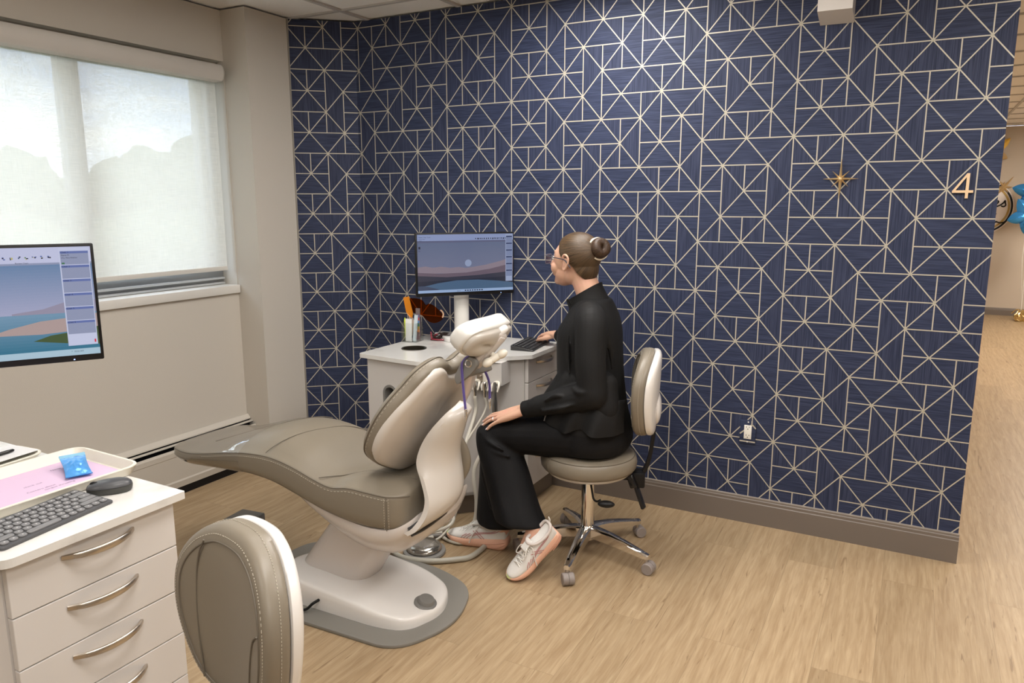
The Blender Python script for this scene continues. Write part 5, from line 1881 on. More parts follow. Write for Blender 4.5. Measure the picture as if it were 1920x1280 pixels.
# ------------------------------------------------------------------ operator stools (local frame: seat faces +x)
def make_stool(loc, rz, label):
    t = thing('rolling_stool', label, 'stool', loc, rz)
    K = dict(parent=t, local=True)
    # castors and star base
    for k in range(5):
        a = radians(78 + 72 * k)
        d = Vector((cos(a), sin(a), 0)); s = Vector((-sin(a), cos(a), 0))
        mb = MB()
        rings = []
        for r, hw, zt, zb in ((0.020, 0.027, 0.128, 0.088), (0.06, 0.0245, 0.129, 0.084), (0.12, 0.0215, 0.123, 0.080), (0.19, 0.0185, 0.110, 0.073), (0.25, 0.0165, 0.096, 0.068), (0.290, 0.0155, 0.086, 0.064), (0.308, 0.011, 0.083, 0.064)):
            c = d * r
            sec = [(-hw, zb), (-hw, zt - 0.006), (-hw * 0.6, zt), (hw * 0.6, zt), (hw, zt - 0.006), (hw, zb)]
            rings.append([c + s * y + Vector((0, 0, z)) for y, z in sec])
        mb.loft(rings)
        leg = obj('leg', mb, CHROME, angle=40, **K)
        c = d * 0.296
        mb = MB(); mb.cyl(c + Vector((0, 0, 0.045)), c + Vector((0, 0, 0.070)), 0.0085, seg=14)
        obj('stem', mb, STEEL, t if False else leg, local=True)
        sw = radians(20 + 47 * k)
        e = Vector((cos(sw), sin(sw), 0))
        mb = MB()
        wc = c + Vector((-e.y, e.x, 0)) * 0.012
        for q in (-1, 1):
            mb.tube([wc + e * q * 0.0008 + Vector((0, 0, 0.0255)), wc + e * q * 0.0215 + Vector((0, 0, 0.0255)), wc + e * q * 0.0245 + Vector((0, 0, 0.0255))], [0.0255, 0.0255, 0.0225], seg=24)
        mb.box(tuple(wc + Vector((e.y, -e.x, 0)) * 0.008 + Vector((0, 0, 0.040))), (0.016, 0.016, 0.018))
        obj('castor', mb, GREYWARM, angle=40, **K)
    mb = MB(); mb.lathe([(0.028, 0.065), (0.036, 0.072), (0.037, 0.118), (0.033, 0.131), (0.0295, 0.134), (0.0285, 0.30), (0.0285, 0.345)], seg=32)
    obj('column', mb, CHROME, **K)
    mb = MB(); mb.lathe([(0.030, 0.343), (0.030, 0.357), (0.018, 0.358)], seg=32)
    obj('column_collar', mb, BLACK, **K)
    mb = MB(); mb.cyl((0, 0, 0.350), (0, 0, 0.385), 0.012, seg=20)
    obj('gas_rod', mb, CHROME, **K)
    mb = MB(); mb.lathe([(0.05, 0.371), (0.13, 0.374), (0.178, 0.385), (0.190, 0.398), (0.186, 0.402)], seg=48)
    obj('seat_pan', mb, WHITE_PL, **K)
    mb = MB(); mb.lathe([(0.17, 0.398), (0.196, 0.402), (0.206, 0.416), (0.2085, 0.436), (0.205, 0.456), (0.196, 0.470), (0.180, 0.478), (0.14, 0.482), (0.08, 0.481), (0.0, 0.480)], seg=64)
    seat = obj('seat', mb, TAUPE, angle=60, **K)
    mb = MB()
    mb.tube([Vector((0.1975 * cos(a), 0.1975 * sin(a), 0.4695)) for a in [2 * pi * k / 64 for k in range(64)]], 0.0017, seg=6, closed=True)
    for a in (radians(-38), radians(38)):
        mb.tube([Vector((r * cos(a), r * sin(a), z)) for r, z in ((0.196, 0.403), (0.2062, 0.416), (0.2087, 0.436), (0.2052, 0.456), (0.196, 0.471), (0.180, 0.479), (0.12, 0.483))], 0.0016, seg=6)
    obj('seam', mb, TAUPE_SEAM, seat, local=True)
    # tilt mechanism and levers
    mb = MB(); mb.box((-0.03, 0, 0.365), (0.18, 0.11, 0.022), bev=0.005)
    obj('tilt_mechanism', mb, BLACK, **K)
    mb = MB()
    mb.tube(catmull([(-0.01, 0.05, 0.362), (-0.02, 0.09, 0.335), (-0.03, 0.115, 0.300), (-0.045, 0.135, 0.297), (-0.06, 0.150, 0.310)], 6), 0.0045, seg=10)
    mb.ellip((-0.085, 0.172, 0.303), (0.036, 0.019, 0.015), Matrix.Identity(4), seg=16)
    lv = obj('height_lever', mb, BLACK, **K)
    mb = MB()
    # upright behind the seat carrying the backrest
    path = catmull([(-0.10, 0, 0.366), (-0.17, 0, 0.362), (-0.222, 0, 0.375), (-0.252, 0, 0.43), (-0.268, 0, 0.52), (-0.276, 0, 0.62), (-0.278, 0, 0.72)], 6)
    rings = []
    for i, p in enumerate(path):
        a = path[max(i - 1, 0)]; b = path[min(i + 1, len(path) - 1)]
        tt = (b - a).normalized()
        nn = Vector((tt.z, 0, -tt.x))
        rings.append([p + Vector((0, y, 0)) + nn * z for y, z in ((-0.022, -0.007), (0.022, -0.007), (0.022, 0.007), (-0.022, 0.007))])
    mb.loft(rings)
    mb.box((-0.215, 0, 0.36), (0.055, 0.07, 0.07), bev=0.008)
    obj('back_bar', mb, BLACK, **K)
    mb = MB()
    PM = frame((-0.200, 0.028, 0.350), (-0.35, 0.22, -0.9), (0.3, 0.9, 0.1))
    mb.box((0.050, 0, 0), (0.135, 0.036, 0.016), PM, bev=0.007, seg=3)
    mb.box((-0.01, 0.006, 0.004), (0.06, 0.05, 0.03), PM, bev=0.008, seg=3)
    obj('back_lever', mb, BLACKGL, **K)
    # backrest: outline in (y, z), curved about the sitter
    zc = 0.752
    rows = [(-0.182, 0.040), (-0.176, 0.080), (-0.150, 0.120), (-0.100, 0.152), (-0.030, 0.175), (0.040, 0.178), (0.095, 0.160), (0.140, 0.120), (0.166, 0.070), (0.174, 0.030)]
    ol = [(p.x, p.y) for p in catmull([(w, z, 0) for z, w in rows] + [(-w, z, 0) for z, w in reversed(rows)], 5, closed=True)]
    def rg(ins, n, cv=1.15):
        r = []
        for y, z in ol:
            L = sqrt(y * y + z * z)
            k = max(0.03, (L - ins) / L)
            yy, zz = y * k, z * k
            r.append(Vector((-0.228 + n + cv * yy * yy - 0.05 * zz, yy, zc + zz)))
        return r
    mb = MB(); mb.loft([rg(0.012, -0.030), rg(0.002, -0.027), rg(0.0, -0.018), rg(0.0, 0.004), rg(0.003, 0.014), rg(0.012, 0.022), rg(0.030, 0.027), rg(0.07, 0.031), rg(0.12, 0.032), rg(0.16, 0.032)])
    bkr = obj('backrest', mb, TAUPE, angle=60, **K)
    mb = MB()
    mb.tube(rg(0.030, 0.0272), 0.0022, seg=6, closed=True)
    def on_front(y, z):
        return Vector((-0.228 + 0.0315 + 1.15 * y * y - 0.05 * z, y, zc + z))
    mb.tube(catmull([on_front(-0.072, 0.140), on_front(-0.088, 0.108), on_front(-0.096, 0.06), on_front(-0.096, -0.03), on_front(-0.082, -0.145)], 8), 0.0018, seg=6)
    mb.tube(catmull([on_front(0.150, 0.040), on_front(0.118, 0.012), on_front(0.098, -0.05), on_front(0.086, -0.140)], 8), 0.0018, seg=6)
    obj('seam', mb, TAUPE_SEAM, bkr, local=True)
    for ins, n in ((0.016, 0.0238), (-0.0008, -0.010)):
        st = MB()
        ring = rg(ins, n)
        m = len(ring)
        for i in range(m):
            a, b = ring[i], ring[(i + 1) % m]
            c = max(1, int((b - a).length / 0.0055))
            for q in range(c):
                st.tube([a.lerp(b, (q + 0.2) / c), a.lerp(b, (q + 0.72) / c)], 0.0008, seg=4)
        obj('stitching', st, STITCH, bkr, smooth=False, local=True)
    mb = MB(); mb.loft([rg(0.006, -0.031), rg(0.002, -0.034), rg(0.002, -0.046), rg(0.008, -0.055), rg(0.022, -0.060), rg(0.06, -0.062), rg(0.12, -0.063), rg(0.16, -0.063)])
    obj('back_shell', mb, WHITE_PL, angle=60, **K)
    mb = MB()
    mb.ellip((-0.280, 0, 0.680), (0.022, 0.085, 0.072), seg=28)
    obj('shell_boss', mb, WHITE_PL, **K)
    return t
stool = make_stool((-1.166, 2.855, 0), radians(199), 'taupe rolling stool on a chrome star base, under the seated person')
near_stool = dup(stool, (-1.119, 0.672, 0), radians(-103), 'taupe rolling stool at the bottom left, its stitched backrest cut by the frame')
# ------------------------------------------------------------------ seated person in black scrubs
per = thing('person', 'person with hair bun, glasses and black scrubs, sitting at the far monitor', 'person', (-1.17, 2.86, 0))
SKIN = mat('skin', (0.62, 0.37, 0.26), 0.5, spec=0.35, var=(18, (0.66, 0.36, 0.27), 0.45, 0.7))
BLACKCLOTH = mat('black_scrub_fabric', (0.0105, 0.0105, 0.0110), 0.65, spec=0.2, bump=(260, 0.10))
HAIRM = None

HF = Vector((-0.985, 0.17, 0)).normalized()     # face direction
HL = Vector((-HF.y, HF.x, 0))                   # her left
HUp = Vector((0, 0, 1))
HCN = Vector((-1.266, 2.902, 1.285))
HM = Matrix((HF, HL, HUp)).transposed().to_4x4(); HM.translation = HCN
HM = HM @ Matrix.Rotation(radians(-3), 4, 'Y')

def limb(mb, pts, rad, n=6, seg=18):
    P = catmull(pts, n)
    k = len(pts)
    R = []
    for i in range(len(P)):
        t = i / (len(P) - 1) * (k - 1)
        a = min(int(t), k - 2)
        f = t - a
        f = f * f * (3 - 2 * f)
        R.append(rad[a] + (rad[a + 1] - rad[a]) * f)
    mb.tube(P, R, seg=seg, round_caps=True)

def sections(mb, rows, n=4, seg=36):
    """rows: (z, cx, cy, a(fwd), b(side), yaw) closed vertical loft of ellipses"""
    S = smooth_tab(rows, n)
    rings = []
    def er(z, cx, cy, a, b, yw, s=1.0):
        fx, fy = cos(yw), sin(yw)
        r = []
        for k in range(seg):
            t = 2 * pi * k / seg
            u, v = a * s * cos(t), b * s * (abs(sin(t)) ** 0.9) * (1 if sin(t) > 0 else -1)
            r.append(Vector((cx + fx * u - fy * v, cy + fy * u + fx * v, z)))
        return r
    z, *q = S[0]
    rings.append(er(z - 0.012, *q, s=0.3)); rings.append(er(z - 0.008, *q, s=0.8))
    for z, *q in S:
        rings.append(er(z, *q))
    z, *q = S[-1]
    rings.append(er(z + 0.008, *q, s=0.8)); rings.append(er(z + 0.012, *q, s=0.3))
    mb.loft(rings)

TY = radians(186)      # torso yaw (forward direction)
SHL_ = Vector((-1.115, 2.735, 1.075))     # left shoulder
ELL = Vector((-1.098, 2.690, 0.772))
WRL = Vector((-1.395, 2.668, 0.668))
SHR = Vector((-1.245, 3.075, 1.085))
ELR = Vector((-1.330, 3.235, 0.865))
WRR = Vector((-1.575, 3.395, 0.862))
HIPL, HIPR = Vector((-1.140, 2.775, 0.562)), Vector((-1.150, 2.955, 0.562))
KNL, KNR = Vector((-1.535, 2.672, 0.540)), Vector((-1.580, 2.860, 0.495))
ANL, ANR = Vector((-1.292, 2.580, 0.190)), Vector((-1.510, 2.712, 0.100))

def finger(mb, pts, r0, r1):
    P = [Vector(p) for p in pts]
    k = len(P)
    R = [r0 + (r1 - r0) * i / (k - 1) for i in range(k)]
    limb(mb, P, R, n=4, seg=10)

body = MB()
# torso core, neck, limbs
sections(body, [(0.52, -1.155, 2.865, 0.09, 0.15, TY), (0.62, -1.155, 2.865, 0.095, 0.15, TY), (0.80, -1.165, 2.88, 0.085, 0.12, TY), (1.00, -1.178, 2.90, 0.095, 0.145, TY), (1.06, -1.185, 2.902, 0.055, 0.095, TY), (1.10, -1.19, 2.902, 0.042, 0.05, TY)], n=3)
limb(body, [(-1.175, 2.895, 1.08), (-1.195, 2.895, 1.150), (-1.222, 2.900, 1.205), (-1.250, 2.902, 1.26)], [0.062, 0.055, 0.053, 0.055])
for a, b, c in ((SHL_, ELL, WRL), (SHR, ELR, WRR)):
    limb(body, [a.lerp(b, 0.10), a.lerp(b, 0.5), b], [0.030, 0.036, 0.032])
    limb(body, [b, b.lerp(c, 0.35), c], [0.032, 0.033, 0.023])
for a, b, c in ((HIPL, KNL, ANL), (HIPR, KNR, ANR)):
    limb(body, [a, a.lerp(b, 0.5), b], [0.070, 0.062, 0.044])
    limb(body, [b, b.lerp(c, 0.3), c], [0.036, 0.036, 0.027])
# feet inside the shoes
limb(body, [ANL, ANL + Vector((-0.02, -0.03, -0.06))], [0.030, 0.026])
limb(body, [ANR, ANR + Vector((-0.02, 0.0, -0.04))], [0.030, 0.028])
# head
def he(c, r, rot=None):
    m = HM if rot is None else HM @ Matrix.Translation(Vector(c)) @ rot @ Matrix.Translation(-Vector(c))
    body.ellip(c, r, m, seg=28)
he((-0.018, 0, 0.030), (0.098, 0.074, 0.086))
he((0.030, 0, 0.005), (0.066, 0.064, 0.080))
he((0.036, 0, -0.052), (0.056, 0.053, 0.058))
he((0.052, 0, -0.086), (0.040, 0.034, 0.028))
he((0.078, 0, -0.096), (0.017, 0.019, 0.016))
he((-0.005, 0, -0.055), (0.055, 0.055, 0.05))
he((0.070, 0.030, -0.036), (0.026, 0.026, 0.028)); he((0.070, -0.030, -0.036), (0.026, 0.026, 0.028))
he((0.077, 0, 0.032), (0.012, 0.044, 0.012))
limb(body, [HM @ Vector(p) for p in ((0.094, 0, 0.020), (0.103, 0, -0.004), (0.114, 0, -0.026))], [0.007, 0.008, 0.011])
he((0.106, 0.009, -0.031), (0.010, 0.008, 0.007)); he((0.106, -0.009, -0.031), (0.010, 0.008, 0.007))
he((0.092, 0, -0.058), (0.010, 0.022, 0.006)); he((0.090, 0, -0.069), (0.011, 0.019, 0.007))
for s in (1, -1):
    e = Matrix.Rotation(radians(-12), 4, 'Y')
    he((-0.004, s * 0.0745, -0.006), (0.014, 0.008, 0.026), e)
    P = catmull([HM @ Vector((x, s * y, z)) for x, y, z in ((0.012, 0.076, 0.002), (0.008, 0.080, 0.022), (-0.008, 0.084, 0.028), (-0.022, 0.086, 0.014), (-0.020, 0.084, -0.010), (-0.008, 0.079, -0.030), (0.003, 0.077, -0.036), (0.008, 0.074, -0.026))], 5)
    body.tube(P, 0.0052, seg=8, round_caps=True)
# left hand resting on the left knee
w = WRL
palm = [(w + Vector((0.0, 0, 0))), Vector((-1.435, 2.660, 0.652)), Vector((-1.485, 2.655, 0.635))]
PZ = Vector((-0.10, -0.30, 0.95)).normalized()
pa = (palm[2] - w).normalized()
pside = PZ.cross(pa).normalized()
if pside.y > 0:
    pside = -pside            # towards the little finger (camera side)
kn = []
for k, off in enumerate((0.034, 0.0125, -0.010, -0.032)):      # little, ring, middle, index
    kn.append(palm[2] + pside * off + pa * (0.010, 0.018, 0.021, 0.017)[k] + PZ * (-0.006, 0.0, 0.001, -0.002)[k])
    limb(body, [w + pside * off * 0.55, palm[1] + pside * off * 0.9, kn[k]], [0.017, 0.0145, 0.0098], n=4, seg=12)
lens = (0.060, 0.076, 0.083, 0.074)
fdirs = [(-0.84, -0.24, -0.50), (-0.92, -0.10, -0.36), (-0.94, 0.03, -0.32), (-0.93, 0.14, -0.28)]
down = [(-0.62, -0.22, -0.76), (-0.72, -0.10, -0.69), (-0.74, 0.02, -0.66), (-0.76, 0.12, -0.62)]
tips_l = []
for k in range(4):
    d1, d2 = Vector(fdirs[k]).normalized(), Vector(down[k]).normalized()
    a = kn[k]; b = a + d1 * lens[k] * 0.45; c = b + d1.lerp(d2, 0.5).normalized() * lens[k] * 0.30; e = c + d2 * lens[k] * 0.25
    finger(body, (a, b, c, e), 0.0086, 0.0062)
    tips_l.append((c, e, d2))
limb(body, [w + Vector((-0.02, 0.015, -0.004)), palm[1] + Vector((-0.008, 0.034, -0.012)), palm[1] + Vector((-0.045, 0.050, -0.026)), palm[1] + Vector((-0.072, 0.053, -0.040))], [0.013, 0.0115, 0.0095, 0.0075], n=4, seg=12)
# right hand: wrist raised, fingers curled down onto the keys
w = WRR
pa = Vector((-0.86, 0.34, -0.12)).normalized()
PZ = Vector((-0.15, 0.05, 0.98)).normalized()
ps = PZ.cross(pa).normalized()
if ps.y < 0:
    ps = -ps                  # towards the little finger for the right hand is away from the camera
pc = w + pa * 0.075
tips_r = []
for k, off in enumerate((0.028, 0.010, -0.009, -0.026)):
    q = pc + ps * off + pa * (0.004, 0.012, 0.014, 0.010)[k]
    limb(body, [w + ps * off * 0.5, (w + q) / 2 + ps * off * 0.2 + Vector((0, 0, 0.006)), q], [0.017, 0.0145, 0.0100], n=4, seg=12)
    L = (0.052, 0.064, 0.070, 0.064)[k]
    a = q; b = a + (pa * 0.75 + Vector((0, 0, -0.35))).normalized() * L * 0.45
    c = b + (pa * 0.25 + Vector((0, 0, -0.9))).normalized() * L * 0.32
    e = c + (pa * -0.15 + Vector((0, 0, -0.95))).normalized() * L * 0.22
    finger(body, (a, b, c, e), 0.0084, 0.0062)
    tips_r.append((c, e, (e - c).normalized()))
th = [w + pa * 0.02 - ps * 0.016 - PZ * 0.006, w + pa * 0.055 - ps * 0.040 - PZ * 0.014, w + pa * 0.088 - ps * 0.046 - PZ * 0.020, w + pa * 0.112 - ps * 0.040 - PZ * 0.026]
limb(body, th, [0.013, 0.0115, 0.0095, 0.0075], n=4, seg=12)
bodyo = obj('body', remesh(body, 0.0034, 3, 0.5), SKIN, per, angle=180)
# nails
mb = MB()
for c, e, d in tips_l + [(th[2], th[3], (th[3] - th[2]).normalized())]:
    up = (Vector((-0.25, -0.35, 0.9)) - d * d.dot(Vector((-0.25, -0.35, 0.9)))).normalized()
    K = frame(e + up * 0.0050 + d * 0.001, d, d.cross(up) * -1)
    mb.ellip((0, 0, 0), (0.0068, 0.0045, 0.0016), K, seg=10)
obj('nails', mb, mat('pale_pink_nail', (0.78, 0.62, 0.62), 0.2), per)
# ring on the left hand's third finger
a = kn[1]; d1 = Vector(fdirs[1]).normalized()
K = frame(a + d1 * 0.018, d1.orthogonal(), d1.cross(d1.orthogonal()))
mb = MB(); mb.tube([K @ Vector((0.0098 * cos(t), 0.0098 * sin(t), 0)) for t in [2 * pi * k / 24 for k in range(24)]], 0.0019, seg=8, closed=True)
obj('ring', mb, mat('pale_silver', (0.85, 0.80, 0.74), 0.15, metal=0.8), per)
# eyes and mouth
mb = MB()
for s in (1, -1):
    mb.ellip((0.085, s * 0.030, 0.004), (0.011, 0.013, 0.009), HM, seg=16)
ey = obj('eyes', mb, mat('eye_white', (0.75, 0.73, 0.70), 0.2), per)
mb = MB()
for s in (1, -1):
    mb.ellip((0.0945, s * 0.030, 0.004), (0.003, 0.0055, 0.0055), HM, seg=14)
obj('iris', mb, mat('iris_brown', (0.05, 0.03, 0.02), 0.15), ey)
mb = MB()
for s in (1, -1):
    mb.tube(catmull([HM @ Vector(q) for q in ((0.0905, s * 0.013, 0.026), (0.085, s * 0.028, 0.031), (0.069, s * 0.042, 0.028))], 5), [0.0025] * 8 + [0.002] * 2 + [0.0015], seg=6)
obj('eyebrows', mb, mat('brow_brown', (0.09, 0.055, 0.03), 0.7), per)
mb = MB()
mb.ellip((0.0995, 0, -0.0595), (0.0035, 0.020, 0.0035), HM, seg=14); mb.ellip((0.0985, 0, -0.0675), (0.0035, 0.017, 0.0042), HM, seg=14)
obj('lips', mb, mat('lip_rose', (0.48, 0.20, 0.18), 0.4), per)

# hair: smooth cap pulled back to a bun
BUNC = Vector((-0.120, 0.004, 0.062))
BUNA = Vector((-0.80, 0.42, 0.30)).normalized()
def hair_mat(name, c1, c2, sc):
    m = bpy.data.materials.new(name)
    m.use_nodes = True
    n, l = m.node_tree.nodes, m.node_tree.links
    b = n['Principled BSDF']
    b.inputs['Roughness'].default_value = 0.38
    b.inputs['Specular IOR Level'].default_value = 0.45
    t = n.new('ShaderNodeTexCoord')
    s = n.new('ShaderNodeSeparateXYZ')
    at = n.new('ShaderNodeMath'); at.operation = 'ARCTAN2'
    l.new(t.outputs['Object'], s.inputs[0])
    l.new(s.outputs['Y'], at.inputs[0]); l.new(s.outputs['X'], at.inputs[1])
    c = n.new('ShaderNodeCombineXYZ')
    mu = n.new('ShaderNodeMath'); mu.operation = 'MULTIPLY'; mu.inputs[1].default_value = sc
    mz = n.new('ShaderNodeMath'); mz.operation = 'MULTIPLY'; mz.inputs[1].default_value = 14
    l.new(at.outputs[0], mu.inputs[0]); l.new(mu.outputs[0], c.inputs['X'])
    l.new(s.outputs['Z'], mz.inputs[0]); l.new(mz.outputs[0], c.inputs['Y'])
    z = n.new('ShaderNodeTexNoise'); z.inputs['Scale'].default_value = 1.0; z.inputs['Detail'].default_value = 5; z.inputs['Roughness'].default_value = 0.65
    l.new(c.outputs[0], z.inputs['Vector'])
    r = n.new('ShaderNodeValToRGB')
    r.color_ramp.elements[0].position = 0.33; r.color_ramp.elements[0].color = (*c1, 1)
    r.color_ramp.elements[1].position = 0.68; r.color_ramp.elements[1].color = (*c2, 1)
    l.new(z.outputs['Fac'], r.inputs['Fac']); l.new(r.outputs['Color'], b.inputs['Base Color'])
    bp_ = n.new('ShaderNodeBump'); bp_.inputs['Strength'].default_value = 0.6; bp_.inputs['Distance'].default_value = 0.003
    l.new(z.outputs['Fac'], bp_.inputs['Height']); l.new(bp_.outputs['Normal'], b.inputs['Normal'])
    return m
# local frame of the hair object: origin at the bun's root, z along the bun's axis
BM_ = HM @ frame(BUNC * 0.80, BUNA.orthogonal(), BUNA.cross(BUNA.orthogonal()))
def hairline(u):
    """largest forward coordinate still covered by hair at height u"""
    return lerp_tab([(-0.105, -0.095), (-0.075, -0.080), (-0.060, -0.066), (-0.045, -0.050), (-0.025, -0.034), (-0.010, -0.022), (0.006, 0.002), (0.014, 0.022), (0.030, 0.038), (0.052, 0.045), (0.075, 0.054), (0.10, 0.060), (0.2, 0.07)], u)[0]
def skull(th, ph):
    """th: azimuth from the face, ph: elevation"""
    d = Vector((cos(ph) * cos(th), cos(ph) * sin(th), sin(ph)))
    best = 0
    for c, r in (((-0.018, 0, 0.030), (0.1035, 0.0795, 0.0905)), ((0.030, 0, 0.005), (0.071, 0.0665, 0.0855)), ((-0.040, 0, -0.030), (0.072, 0.062, 0.065)), ((-0.045, 0, -0.062), (0.050, 0.047, 0.045))):
        o = Vector((-0.015, 0, 0.01)) - Vector(c)
        R = Vector(r)
        od = Vector((o.x / R.x, o.y / R.y, o.z / R.z)); dd = Vector((d.x / R.x, d.y / R.y, d.z / R.z))
        A = dd.dot(dd); B = 2 * od.dot(dd); C = od.dot(od) - 1
        D = B * B - 4 * A * C
        if D >= 0:
            best = max(best, (-B + sqrt(D)) / (2 * A))
    return Vector((-0.015, 0, 0.01)) + d * best
mb = MB()
bm = mb.bm
nt_, np_ = 180, 110
grid = []
for i in range(nt_):
    row = []
    for j in range(np_ + 1):
        row.append(skull(2 * pi * i / nt_, -pi / 2 * 0.9 + (pi * 0.95) * j / np_))
    grid.append(row)
vs_ = {}
def gv(i, j):
    k = (i % nt_, j)
    if k not in vs_:
        vs_[k] = bm.verts.new(HM @ grid[i % nt_][j])
    return vs_[k]
for i in range(nt_):
    for j in range(np_):
        c = (grid[i][j] + grid[(i + 1) % nt_][j] + grid[i][j + 1] + grid[(i + 1) % nt_][j + 1]) / 4
        if c.x < hairline(c.z) and c.z > -0.072:
            bm.faces.new((gv(i, j), gv(i + 1, j), gv(i + 1, j + 1), gv(i, j + 1)))
bmesh.ops.remove_doubles(bm, verts=list(bm.verts), dist=0.0004)
for _ in range(4):
    bd = [v for v in bm.verts if v.is_boundary]
    bmesh.ops.smooth_vert(bm, verts=bd, factor=0.5, use_axis_x=True, use_axis_y=True, use_axis_z=True)
hair = obj('hair', mb, hair_mat('brown_hair', (0.022, 0.013, 0.007), (0.135, 0.082, 0.040), 26), per, angle=180)
sm = hair.modifiers.new('soft', 'SMOOTH'); sm.iterations = 14; sm.factor = 0.5
sl = hair.modifiers.new('thick', 'SOLIDIFY'); sl.thickness = 0.006; sl.offset = -0.6
def reorigin(o, M):
    """give a child its own local frame M (world) without moving it"""
    cur = wmat(o)
    loc = wmat(o.parent).inverted() @ M
    o.data.transform(M.inverted() @ cur)
    o.location = loc.to_translation()
    o.rotation_euler = loc.to_euler()
reorigin(hair, BM_)
# bun
BM2 = HM @ frame(BUNC + BUNA * 0.008, BUNA.orthogonal(), BUNA.cross(BUNA.orthogonal()))
mb = MB()
pr_ = []
for k in range(25):
    a = radians(-200 + 340 * k / 24)
    pr_.append((max(0.0005, 0.0215 + 0.0245 * cos(a)), 0.0235 * sin(a)))
pr_ = []
for k in range(28):
    a = 2 * pi * k / 28
    pr_.append((0.0222 + 0.0212 * cos(a), 0.0235 * sin(a)))
segs = 40
bm = mb.bm
R_ = []
for s in range(segs):
    t = 2 * pi * s / segs
    R_.append([bm.verts.new(BM2 @ Vector((r * cos(t) * (1 + 0.03 * sin(3 * t)), r * sin(t), z + 0.002 * sin(2 * t)))) for r, z in pr_])
for s in range(segs):
    a, b = R_[s], R_[(s + 1) % segs]
    for k in range(28):
        j = (k + 1) % 28
        bm.faces.new((a[k], a[j], b[j], b[k]))
bun = obj('hair_bun', mb, hair_mat('brown_bun_hair', (0.014, 0.008, 0.005), (0.085, 0.045, 0.024), 11), hair, angle=180)
reorigin(bun, BM2)
mb = MB()
K = HM @ frame(BUNC - BUNA * 0.014, BUNA.orthogonal(), BUNA.cross(BUNA.orthogonal()))
rings = []
for z, r in ((-0.016, 0.038), (-0.018, 0.0455), (-0.006, 0.0490), (0.008, 0.0485), (0.010, 0.043)):
    rings.append([K @ Vector((r * cos(t), r * sin(t), z)) for t in [2 * pi * k / 40 for k in range(40)]])
mb.loft(rings, cap=False)
obj('hair_tie', mb, mat('cream_scrunchie', (0.80, 0.73, 0.60), 0.6), per, angle=60)

# glasses
gl = MB()
for s in (1, -1):
    gl.tube(catmull([HM @ Vector(q) for q in ((0.112, s * 0.060, 0.014), (0.080, s * 0.072, 0.013), (0.030, s * 0.080, 0.010), (0.000, s * 0.0835, 0.008), (-0.016, s * 0.086, -0.002), (-0.034, s * 0.084, -0.022))], 5), [0.0022] * 16 + [0.0026] * 10, seg=8, round_caps=True)
go_ = obj('glasses', gl, mat('slate_frame', (0.055, 0.055, 0.075), 0.3), per)
fr = MB()
ln = MB()
for s in (1, -1):
    pl = round_poly([(-0.027, -0.022), (0.027, -0.022), (0.027, 0.018), (-0.027, 0.018)], 0.012, 4)
    K = HM @ Matrix.Translation((0.113, s * 0.034, 0.0)) @ Euler((0, 0, s * 0.12)).to_matrix().to_4x4()
    F = K @ Matrix(((0, 0, 1, 0), (1, 0, 0, 0), (0, 1, 0, 0), (0, 0, 0, 1)))
    fr.tube([F @ Vector((p.x, p.y, 0)) for p in pl], 0.0016, seg=6, closed=True)
    ln.prism(pl, -0.0006, 0.0006, F)
fr.tube(catmull([HM @ Vector(q) for q in ((0.115, 0.008, 0.006), (0.119, 0, 0.009), (0.115, -0.008, 0.006))], 4), 0.0017, seg=6)
obj('rim', fr, mat('clear_slate_rim', (0.16, 0.15, 0.19), 0.2), go_)
LENS = bpy.data.materials.new('spectacle_lens')
LENS.use_nodes = True
n, l = LENS.node_tree.nodes, LENS.node_tree.links
n.clear()
a1 = n.new('ShaderNodeOutputMaterial'); a2 = n.new('ShaderNodeMixShader'); a3 = n.new('ShaderNodeBsdfTransparent'); a4 = n.new('ShaderNodeBsdfGlossy')
a3.inputs['Color'].default_value = (0.80, 0.80, 0.86, 1)
a4.inputs['Roughness'].default_value = 0.03
a2.inputs['Fac'].default_value = 0.10
l.new(a3.outputs[0], a2.inputs[1]); l.new(a4.outputs[0], a2.inputs[2]); l.new(a2.outputs[0], a1.inputs['Surface'])
obj('lenses', ln, LENS, go_, smooth=False)

# jacket: torso, sleeves, hem folds
jk = MB()
sections(jk, [(0.585, -1.150, 2.872, 0.150, 0.205, TY), (0.63, -1.158, 2.874, 0.150, 0.200, TY), (0.70, -1.163, 2.878, 0.140, 0.188, TY), (0.80, -1.176, 2.884, 0.138, 0.176, TY), (0.90, -1.185, 2.893, 0.136, 0.178, TY), (0.99, -1.189, 2.900, 0.132, 0.182, TY),
              (1.050, -1.180, 2.903, 0.108, 0.172, TY), (1.095, -1.176, 2.904, 0.086, 0.135, TY), (1.125, -1.170, 2.904, 0.068, 0.095, TY)], n=4)
limb(jk, [SHL_ + Vector((-0.03, 0.05, -0.004)), SHL_ + Vector((-0.004, 0.004, -0.035)), SHL_.lerp(ELL, 0.55) + Vector((0.0, -0.008, 0)), ELL + Vector((0.012, -0.006, 0.0))], [0.062, 0.068, 0.064, 0.058])
limb(jk, [ELL + Vector((0.010, -0.004, -0.004)), ELL.lerp(WRL, 0.35) + Vector((0, 0, -0.004)), ELL.lerp(WRL, 0.70), WRL + Vector((0.030, 0.002, 0.006))], [0.060, 0.055, 0.045, 0.036])
limb(jk, [SHR + Vector((0, -0.03, 0)), SHR.lerp(ELR, 0.5), ELR], [0.062, 0.062, 0.055])
limb(jk, [ELR, ELR.lerp(WRR, 0.5), WRR + Vector((0.03, -0.02, 0.0))], [0.055, 0.048, 0.036])
